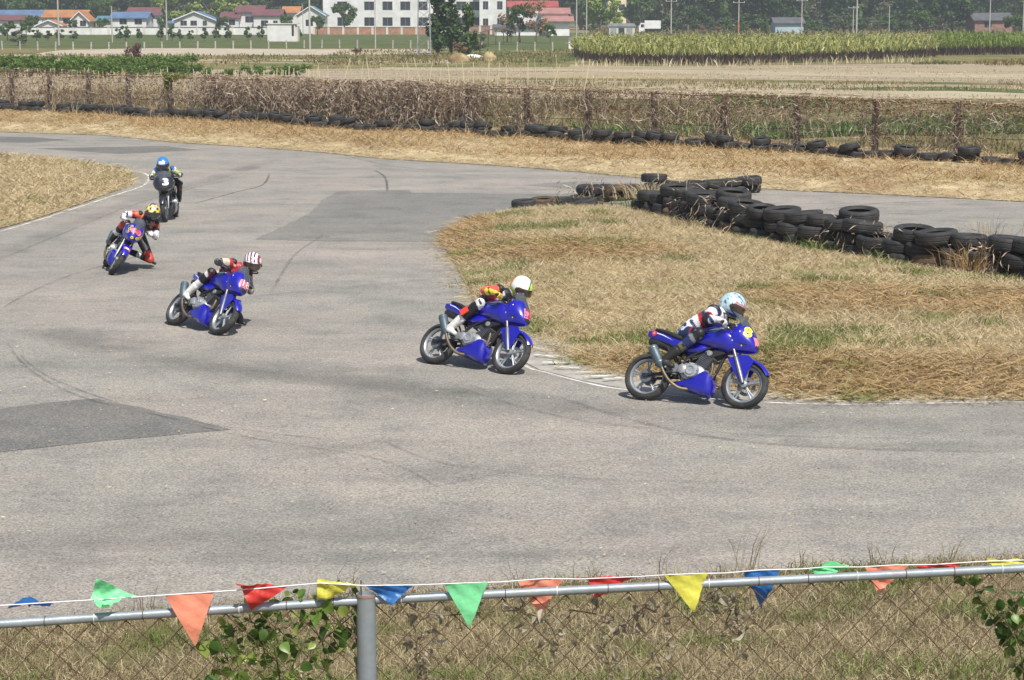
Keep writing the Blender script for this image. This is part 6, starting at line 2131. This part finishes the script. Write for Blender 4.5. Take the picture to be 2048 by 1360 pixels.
# tarpaulin and hay heap
def heap(px, py, rx, ry, rz, m, name, label, cat):
    g = G(px, py)
    mb = MB(); rings = []
    for i in range(7):
        a = math.pi / 2 * i / 6
        rings.append([(rx * math.cos(a) * math.cos(t) * (1 + .12 * math.sin(3 * t + i)), ry * math.cos(a) * math.sin(t), rz * math.sin(a) * (1 + .1 * math.sin(5 * t))) for t in np.linspace(0, 2 * math.pi, 20, endpoint=False)])
    mb.loft(rings)
    o = mb.build(name, m, None, 60, loc=(g.x, g.y, -.04))
    return tag(o, label, cat)
heap(946, 114, 1.0, .8, .30, M['white_clean'], 'tarpaulin', 'crumpled white plastic sheet on the field', 'sheet')
heap(978, 121, .75, .7, .85, M['straw_ground'], 'hay_heap', 'small brown hay heap beside the white sheet', 'heap')
heap(918, 122, 1.2, .8, .75, M['straw_ground'], 'hay_heap', 'low tan straw heap under the tall trees', 'heap')

# ------------------------------------------------------------------ pylon and poles
D = 229.0
py_ = empty('lattice_pylon', (xat(848, D), D, -.1)); tag(py_, 'grey steel lattice pylon standing in the field', 'pylon')
HB, HT, HH = .72, .42, 16.0
def leg(s, t, z):
    k = HB + (HT - HB) * z / HH
    return Vector((s * k, t * k, z))
for s in (-1, 1):
    for t in (-1, 1):
        MB().tube([leg(s, t, 0), leg(s, t, HH)], .055, 4).build('leg', M['steel_far'], py_)
lev = np.linspace(0, HH, 17)
for k in range(16):
    z0, z1 = lev[k], lev[k + 1]
    for a, b in (((-1, -1), (1, -1)), ((1, -1), (1, 1)), ((1, 1), (-1, 1)), ((-1, 1), (-1, -1))):
        p, q = (a, b) if k % 2 else (b, a)
        MB().tube([leg(*p, z0), leg(*q, z1)], .028, 4).build('brace', M['steel_far'], py_)
def pole(px, py, D=None, h=11, r=.14, arm=None, label='', top=None, lean=0):
    g = G(px, py) if D is None else Vector((xat(px, D), D, 0))
    if top is not None: h = zat(top, g.y)
    root = empty('utility_pole', (g.x, g.y, -.05), (0, R(lean), 0)); tag(root, label, 'pole', 'poles across the fields')
    MB().tube([(0, 0, 0), (0, 0, h)], [r, r * .65], 8).build('pole_shaft', M['pole'], root, 50)
    if arm is not None:
        za = zat(arm, g.y)
        MB().box((0, -.1, za), (2.1, .09, .09)).build('cross_arm', M['pole'], root)
        for xx in (-.95, 0, .95):
            MB().tube([(xx, -.1, za + .045), (xx, -.1, za + .26)], .05, 6).build('insulator', M['white_clean'], root)
    return root
pole(118, 90, label='concrete pole among the shrubs before the orange-roofed house')
pole(224, 88, 330, top=12, label='short pole before the teal annex', r=.11)
pole(334, 80, label='tall concrete pole before the white wall, left of the blue gable')
pole(620, 97, label='tall pale pole right of the white hut')
pole(606, 70, 440, top=9, label='short pole in front of the white villa', r=.1)
pole(751, 97, label='thin pole before the orange brick wall', r=.09)
pole(1153, 76, 380, label='concrete pole above the purple banner', r=.14)
pole(1173, 76, 392, label='concrete pole beside the autumn trees, behind the banner', r=.13)
pole(1342, 74, 385, arm=2, label='pole with cross-arm behind the cane, near the white lorry', top=-3)
pole(1376, 60, 450, top=12, label='short pole right of the lorry', r=.1)
q_ = pole(1477, 74, 385, arm=4.5, label='pole with cross-arm and an orange painted foot', top=-3)
MB().tube([(0, 0, .05), (0, 0, 3.0)], [.150, .142], 8).build('painted_foot', plain('orange_paint', (.55, .20, .09)), q_, 50)
pole(1603, 74, 385, arm=1, label='pole with cross-arm beside the pale blue house', top=-4)
pole(1706, 66, 420, top=14, arm=15, label='short pole with low cross-arm behind a taller one', r=.12)
pole(1713, 72, 385, label='tall pole without arm behind the cane', r=.17)
pole(1778, 62, 430, top=12, label='short pole with small top before the dark trees', r=.11)
pole(1979, 68, 400, label='pole in front of the brick house', r=.13)
pole(2046, 66, 410, label='pole right of the brick house', r=.13)


# ------------------------------------------------------------------ low fences in the fields
ff = empty('field_fence', G(0, 97)); tag(ff, 'row of short concrete posts with wire along the green strip', 'fence')
fo = ff.location.copy()
pmesh = MB().box((0, 0, .5), (.16, .16, 1.1)).mesh('post', M['pole'])
pts = []
for k in range(34):
    px = 5 + 35.5 * k
    g = G(px, 98.5 + 3 * math.sin(k * .25))
    mobj('post', pmesh, ff, g - fo, (rs.uniform(-.04, .04), rs.uniform(-.04, .04), 0))
    pts.append(g - fo)
for hz in (.45, .9): MB().tube([p + Vector((0, -.1, hz)) for p in pts], .012, 4).build('wire', M['wire'], ff)
bf = empty('bamboo_fence', G(0, 186)); tag(bf, 'crooked fence of thin bamboo stakes before the green shrubs', 'fence')
bo = bf.location.copy()
bpts = []
bm_me = [MB().tube([(0, 0, 0), (.02 * i, 0, .7), (.05 * (i - 1), .02, 1.0)], [.034, .030, .020], 5).mesh('stake', M['bamboo']) for i in range(3)]
px = -40.0
k = 0
while px < 660:
    g = G(px, 186 + 3 * math.sin(px * .02))
    o = mobj('stake', bm_me[k % 3], bf, g - bo, (rs.gauss(0, .05), rs.gauss(0, .07), rs.uniform(0, 6)))
    hgt = rs.uniform(1.05, 1.55) * (1.0 if px < 250 or px > 300 else .8)
    o.scale = (1, 1, hgt)
    if k % 4 == 0: bpts.append(g - bo)
    px += rs.uniform(4, 9) if not (260 < px < 330) else rs.uniform(8, 16)
    k += 1
for hz in (.55, 1.0): MB().tube([p + Vector((0, -.03, hz + rs.uniform(-.04, .04))) for p in bpts], .015, 4).build('rail', M['bamboo'], bf)
bp_ = empty('bean_poles', G(640, 188)); tag(bp_, 'row of thin leaning bamboo bean poles in the field behind the fence', 'poles')
bo2 = bp_.location.copy()
px = 640
while px < 1250:
    g = G(px, 188 + rs.uniform(-8, 6))
    o = mobj('stake', bm_me[int(px) % 3], bp_, g - bo2, (rs.gauss(0, .12), rs.gauss(.06, .14), rs.uniform(0, 6)))
    o.scale = (.8, .8, rs.uniform(1.5, 2.3))
    px += rs.uniform(8, 26)
# ------------------------------------------------------------------ trees
M['tree_dark'] = leafmat('dark_foliage', [(.026, .060, .016), (.045, .088, .024), (.07, .12, .032), (.036, .073, .027)], .6, .2, spec=.25)
M['tree_mid'] = leafmat('mid_foliage', [(.05, .10, .02), (.085, .15, .035), (.12, .19, .05)], .6, .25, spec=.25)
M['tree_light'] = leafmat('light_foliage', [(.18, .27, .035), (.25, .35, .06), (.32, .40, .09), (.15, .23, .04)], .6, .3, spec=.25)
M['tree_dusty'] = leafmat('dusty_foliage', [(.085, .105, .055), (.125, .145, .075), (.17, .18, .10)], .7, .2, spec=.2)
M['tree_tan'] = leafmat('autumn_foliage', [(.26, .15, .08), (.36, .24, .14), (.20, .12, .06), (.42, .31, .19)], .7, .2, spec=.2)
M['shrub_red'] = leafmat('russet_foliage', [(.10, .055, .04), (.15, .085, .06), (.08, .05, .035)], .7, .15, spec=.2)
def tree_proto(kind, seed, m, h=10.0, n=1500, leaf=.34):
    rg = np.random.default_rng(seed)
    C, Rr = [], []
    tb = MB()
    if kind == 'round':
        k = 16
        for _ in range(k):
            a, r_, z = rg.uniform(0, 6.28), rg.uniform(.3, 1) ** .6 * .30 * h, rg.uniform(.20, .86) * h
            r_ *= math.sqrt(max(.1, 1 - ((z / h - .50) / .48) ** 2))
            C.append((r_ * math.cos(a), r_ * math.sin(a), z)); s = rg.uniform(.09, .17) * h
            Rr.append((s, s, s * .8))
        th = .45 * h
    elif kind == 'tall':
        k = 18
        for i in range(k):
            z = h * (.10 + .88 * i / k)
            w = .17 * h * math.sin(math.pi * min(1, (z / h - .08) / .98)) ** .8
            a, r_ = rg.uniform(0, 6.28), rg.uniform(.2, 1) * w
            C.append((r_ * math.cos(a), r_ * math.sin(a), z)); s = rg.uniform(.05, .11) * h
            Rr.append((s, s, s * 1.2))
        th = .7 * h
    else:                                          # conifer
        k = 22
        for i in range(k):
            z = h * (.10 + .88 * i / k)
            w = .24 * h * (1 - (z / h)) + .02 * h
            a, r_ = rg.uniform(0, 6.28), rg.uniform(.1, .8) * w
            C.append((r_ * math.cos(a), r_ * math.sin(a), z)); s = w * .55 + .02 * h
            Rr.append((s, s, s * .9))
        th = .8 * h
    V, F = leaf_cloud(C, Rr, n, leaf, rg, .35, .2)
    tb.tube([(0, 0, -.2), (.02 * h, 0, th * .5), (-.01 * h, .01 * h, th)], [.026 * h, .018 * h, .006 * h], 7)
    for q in range(6):
        c = C[int(rg.integers(0, len(C)))]
        z0 = min(c[2] * .6, th * .85)
        tb.tube([(.01 * h, 0, z0), (c[0] * .5, c[1] * .5, (z0 + c[2]) / 2), c], [.010 * h, .007 * h, .003 * h], 5)
    root = empty('tree')
    mobj('trunk', tb.mesh('trunk', M['bark'], 50), root)
    mobj('crown', np_mesh('crown', V, F, m), root)
    return root
PROTO = {'dark': tree_proto('round', 1, M['tree_dark']), 'dark2': tree_proto('round', 2, M['tree_dark'], n=1800), 'mid': tree_proto('round', 3, M['tree_mid']), 'light': tree_proto('round', 4, M['tree_light']),
         'tall': tree_proto('tall', 5, M['tree_mid']), 'talld': tree_proto('tall', 6, M['tree_dark']), 'tdusty': tree_proto('tall', 7, M['tree_dusty']), 'con': tree_proto('con', 8, M['tree_dark'], n=2200, leaf=.26),
         'con2': tree_proto('con', 9, M['tree_mid'], n=2200, leaf=.26), 'tan': tree_proto('round', 10, M['tree_tan'], n=800), 'bush': tree_proto('round', 11, M['tree_mid'], n=900, leaf=.5), 'dusty': tree_proto('round', 12, M['tree_dusty'])}
def tree(kind, px, D, h, label, sx=1.0, grp=None, name=None, cat='tree'):
    r = copy_tree(PROTO[kind])
    r.location = (xat(px, D), D, 0)
    r.rotation_euler = (0, 0, rs.uniform(0, 6.28))
    r.scale = (h / 10 * sx, h / 10 * sx, h / 10)
    tag(r, label, cat, grp)
    return r
# before and beside the buildings
tree('mid', 688, 445, 7.6, 'round green tree in front of the white block', 1.0)
tree('talld', 876, 240, 8.8, 'tall dark green tree right beside the pylon', 1.0)
tree('con', 902, 244, 8.0, 'bushy dark green tree with wide foot behind the pylon', 1.05)
tree('tall', 938, 238, 5.4, 'smaller slender green tree standing apart from the tall pair', 1.0)
tree('dusty', 960, 246, 2.4, 'dusty low bush between the slender tree and the open shed', 1.2)
tree('tan', 918, 236, 1.6, 'withered brown bush at the foot of the tall trees', 1.6)
for px, D, h, lab in ((66, 446, 4.6, 'leafy tree between maroon and orange roofs'), (146, 444, 3.6, 'leafy tree before the orange-roofed house'), (206, 446, 4.0, 'leafy tree before the teal annex'), (330, 446, 4.8, 'leafy tree between the blue-roofed houses'), (446, 446, 4.4, 'leafy tree right of the blue gable'), (572, 446, 4.8, 'leafy tree behind the white hut')):
    tree('mid', px, D, h, lab, 1.0)
tree('mid', 1100, 318, 3.4, 'green tree in front of the white hall front', .8)
tree('mid', 1040, 330, 7.0, 'green tree before the red-roofed hall', .8)
tree('tan', 1072, 326, 7.4, 'tan withering tree before the red-roofed hall', .75)
tree('tan', 1014, 332, 5.2, 'low tan tree left of the green one by the red hall', .8)
tree('light', 1200, 455, 11, 'bright green tree left of the pale yellow flats', 1.1)
tree('light', 1232, 450, 7.5, 'yellowish green tree in front of the pale yellow flats', .9)
tree('dark2', 1905, 440, 11.5, 'big round dark green tree beside the brick house', 1.05)
tree('mid', 1835, 435, 6.0, 'low bushy green tree left of the big round one', 1.4)
tree('mid', 2030, 425, 4.6, 'olive bush in front of the brick house', 1.6)
tree('light', 365, 530, 11, 'bright green tree behind the blue gable house', 1.4, 'bright trees behind the villas')
tree('light', 420, 535, 12, 'bright green tree behind the blue gable house', 1.4, 'bright trees behind the villas')
tree('light', 335, 528, 10, 'bright green tree behind the blue gable house', 1.2, 'bright trees behind the villas')
tree('light', 462, 532, 10.5, 'bright green tree behind the blue gable house', 1.2, 'bright trees behind the villas')
tree('mid', 205, 520, 9, 'dark green tree between orange and blue roofs', 1.2)
tree('mid', 60, 540, 9.5, 'green tree behind the broad blue roof', 1.3)
tree('mid', 15, 345, 3.4, 'leafy bush at the left end of the white wall', 1.2)
tree('dusty', 35, 300, 2.2, 'dusty bush in the tan field by the first posts', 1.6)
tree('mid', 52, 352, 4.0, 'green shrub before the maroon-roofed house', .9)
tree('mid', 635, 430, 4.6, 'green tree between white villa and white block', .9)
tree('dark', 1390, 450, 7.0, 'dark green tree between the lorry and the cross-arm pole', .9)
tree('con2', 1480, 440, 5.8, 'pointed green tree beside the orange-footed pole', .8)
tree('con2', 1530, 436, 4.6, 'small pointed green tree left of the pale blue house', .9)
tree('tan', 1406, 420, 2.2, 'small orange-leaved shrub behind the cane', 1.0)
tree('tan', 1436, 424, 2.0, 'small tan shrub next to the orange-leaved one', 1.0)
for k, px in enumerate((236, 250, 278, 321, 344, 360, 381, 408, 434, 455, 496, 598, 520)):
    tree('bush', px, 348 + rs.uniform(-6, 6), rs.uniform(2.0, 2.9), 'young round tree in the row before the white wall', .8, 'young trees before the white wall')
for k, px in enumerate((72, 95, 120, 146)):
    tree('bush', px, 352 + rs.uniform(-4, 4), rs.uniform(1.6, 2.2), 'low green bush in the hedge left of the young trees', 1.3, 'hedge bushes left of the young trees')
px = 1180
while px < 2100:
    if not (1195 < px < 1330 or 1540 < px < 1605 or 1930 < px < 2020):
        tree(('bush', 'dusty', 'bush', 'mid')[int(px) % 4], px, 468 + rs.uniform(-12, 12), rs.uniform(2.6, 5.0), 'leafy bush in the understorey before the wood', 1.7, 'bushes before the wood')
    px += rs.uniform(14, 30)
# wood behind everything
kinds = ['talld', 'dark', 'tall', 'tdusty', 'dark2', 'talld', 'mid', 'tdusty']
k = 0
for row, (D, step) in enumerate(((500, 36), (560, 34), (640, 38), (720, 42))):
    px = -60 + row * 11
    while px < 2110:
        right = px > 1060
        if (row > 0 or px > 1250) and not (row == 0 and (1200 < px < 1260 or 1930 < px < 2020)):
            kd = kinds[(k * 5 + row) % 8] if right else ('mid', 'dark', 'dusty', 'dark2')[(k + row) % 4]
            if not (right and row == 1 and 1195 < px < 1262):
                tree(kd, px, D + rs.uniform(-12, 12), rs.uniform(11, 16) + row * 2 if right else rs.uniform(8.5, 12) + row * 3.2, {'talld': 'slender dark tree in the wood behind the fields', 'tall': 'slender green tree in the wood behind the fields', 'tdusty': 'slender dusty grey-green tree in the wood behind the fields', 'dark': 'broad dark tree in the wood behind the fields',
                     'dark2': 'dense broad dark tree in the wood behind the fields', 'mid': 'broad green tree in the wood behind the fields', 'dusty': 'broad dusty tree in the wood behind the fields'}[kd], rs.uniform(.85, 1.3), 'wood behind the fields')
        px += step * rs.uniform(.7, 1.3)
        k += 1
for o in PROTO.values():
    for q in list(o.children_recursive): bpy.data.objects.remove(q)
    bpy.data.objects.remove(o)
# ------------------------------------------------------------------ shrubs behind the bamboo fence
M['shrub'] = leafmat('shrub_foliage', [(.06, .12, .02), (.10, .18, .03), (.14, .23, .045), (.19, .27, .06)], .5, .3)
def shrub_proto(seed, m, n=1100):
    rg = np.random.default_rng(seed)
    C = [(rg.normal() * .55, rg.normal() * .4, rg.uniform(.3, 1.1)) for _ in range(9)]
    S = [(rg.uniform(.3, .5),) * 2 + (rg.uniform(.25, .4),) for _ in range(9)]
    V, F = leaf_cloud(C, S, n, .085, rg, .3, .4)
    st = MB()
    for c in C[:6]: st.tube([(0, 0, -.1), (c[0] * .5, c[1] * .5, c[2] * .6), c], [.03, .02, .01], 5)
    root = empty('shrub')
    mobj('foliage', np_mesh('foliage', V, F, m), root)
    mobj('stems', st.mesh('stems', M['bark'], 60), root)
    return root
SP = [shrub_proto(s, M['shrub']) for s in (21, 22, 23)] + [shrub_proto(24, M['shrub_red'], 900)]
def shrub(i, px, py, h, label, grp=None, sx=1.0):
    r = copy_tree(SP[i]); g = G(px, py)
    r.location = (g.x, g.y, -.05); r.rotation_euler = (0, 0, rs.uniform(0, 6.28)); s = h / 1.4
    r.scale = (s * sx, s * sx, s)
    return tag(r, label, 'shrub', grp)
px, k = -40, 0
while px < 600:
    thin = px > 380
    shrub(k % 3, px, 152 + rs.uniform(-5, 4), rs.uniform(1.0, 1.65) * (.72 if thin else 1), 'leafy green shrub in the row behind the bamboo stakes', 'shrubs behind the bamboo fence', 1.15)
    if not thin: shrub((k + 1) % 3, px + 14, 143 + rs.uniform(-3, 3), rs.uniform(1.2, 1.6), 'leafy green shrub in the rear of the row behind the bamboo stakes', 'shrubs behind the bamboo fence', 1.1)
    px += rs.uniform(22, 34) * (1.35 if thin else 1); k += 1
shrub(3, 268, 121, 1.9, 'russet brown bush standing above the green shrub row', None, .8)
shrub(3, 715, 108, .8, 'small dark bush at the edge of the tan field')
for q in SP:
    for c in list(q.children_recursive): bpy.data.objects.remove(c)
    bpy.data.objects.remove(q)
# ------------------------------------------------------------------ cane
M['cane_leaf'] = leafmat('cane_leaves', [(.22, .25, .05), (.36, .37, .10), (.48, .46, .17), (.15, .20, .04), (.58, .55, .28)], .6, .3, spec=.3)
M['cane_leaf_g'] = leafmat('green_cane_leaves', [(.12, .19, .03), (.20, .27, .05), (.28, .33, .08)], .55, .3, spec=.3)
M['cane_stem'] = leafmat('cane_stems', [(.035, .022, .025), (.06, .04, .035), (.10, .07, .05)], .8, 0, spec=.2)
def cane(pix, n, hz, mleaf, label, w=.10):
    poly = [xy(*p) for p in pix]
    x, y = scatter(poly, n)
    ht = hz * RNG.uniform(.72, 1.05, n)
    V, F = blades(x, y, ht * RNG.uniform(.42, .80, n), RNG.uniform(.7, 1.3, n), w * RNG.uniform(.6, 1.4, n), RNG.uniform(.05, .75, n), bend=1.25)
    m2 = n // 3
    V2, F2 = blades(x[:m2], y[:m2], np.full(m2, -.05), ht[:m2] * .72, .07, RNG.uniform(.0, .15, m2), bend=.1)
    tag(mobj('sugar_cane', np_mesh('sugar_cane', V, F, M[mleaf])), label + ', leaf mass', 'cane', kind='stuff')
    tag(mobj('cane_stalks', np_mesh('cane_stalks', V2, F2, M['cane_stem'])), label + ', dark stalks below', 'cane', kind='stuff')
cane([(1140, 110), (1160, 119), (1200, 126), (1330, 129), (1450, 129.5), (1650, 124), (1760, 119), (1876, 113), (1876, 97), (1450, 99), (1170, 98)], 26000, 1.95, 'cane_leaf', 'field of yellow-green sugar cane beyond the stubble')
cane([(1870, 111), (1960, 110), (2160, 108), (2160, 95), (1870, 97)], 9000, 2.05, 'cane_leaf_g', 'greener block of sugar cane at the far end of the field')
x = RNG.uniform(0, 1, 420)
pix = [(1150 + 720 * t, 131 - 16 * max(0, t - .45) + RNG.uniform(-1, 2)) for t in x]
P_ = np.array([xy(*p) for p in pix])
V, F = blades(P_[:, 0], P_[:, 1], np.full(len(P_), -.05), RNG.uniform(.3, 1.0, len(P_)), .07, RNG.uniform(0, .5, len(P_)), bend=.3)
tag(mobj('cane_stubs', np_mesh('cane_stubs', V, F, M['bamboo'])), 'pale dry cane stubs along the front of the cane field', 'cane', kind='stuff')

# ================================================================== the air
hz_m = bpy.data.materials.new('haze_air')
hz_m.use_nodes = True
hn = hz_m.node_tree
hn.nodes.clear()
ho_ = hn.nodes.new('ShaderNodeOutputMaterial')
hv = hn.nodes.new('ShaderNodeVolumePrincipled')
hv.inputs['Color'].default_value = (.86, .92, 1.0, 1)
hv.inputs['Density'].default_value = .00045
hv.inputs['Anisotropy'].default_value = .2
hn.links.new(hv.outputs[0], ho_.inputs['Volume'])
hz = MB().box((0, 3000, 79), (8200, 6200, 160.4)).build('haze', hz_m)
tag(hz, 'thin pale blue haze over the fields and wood', 'haze', kind='stuff')
SC.cycles.volume_bounces = 0
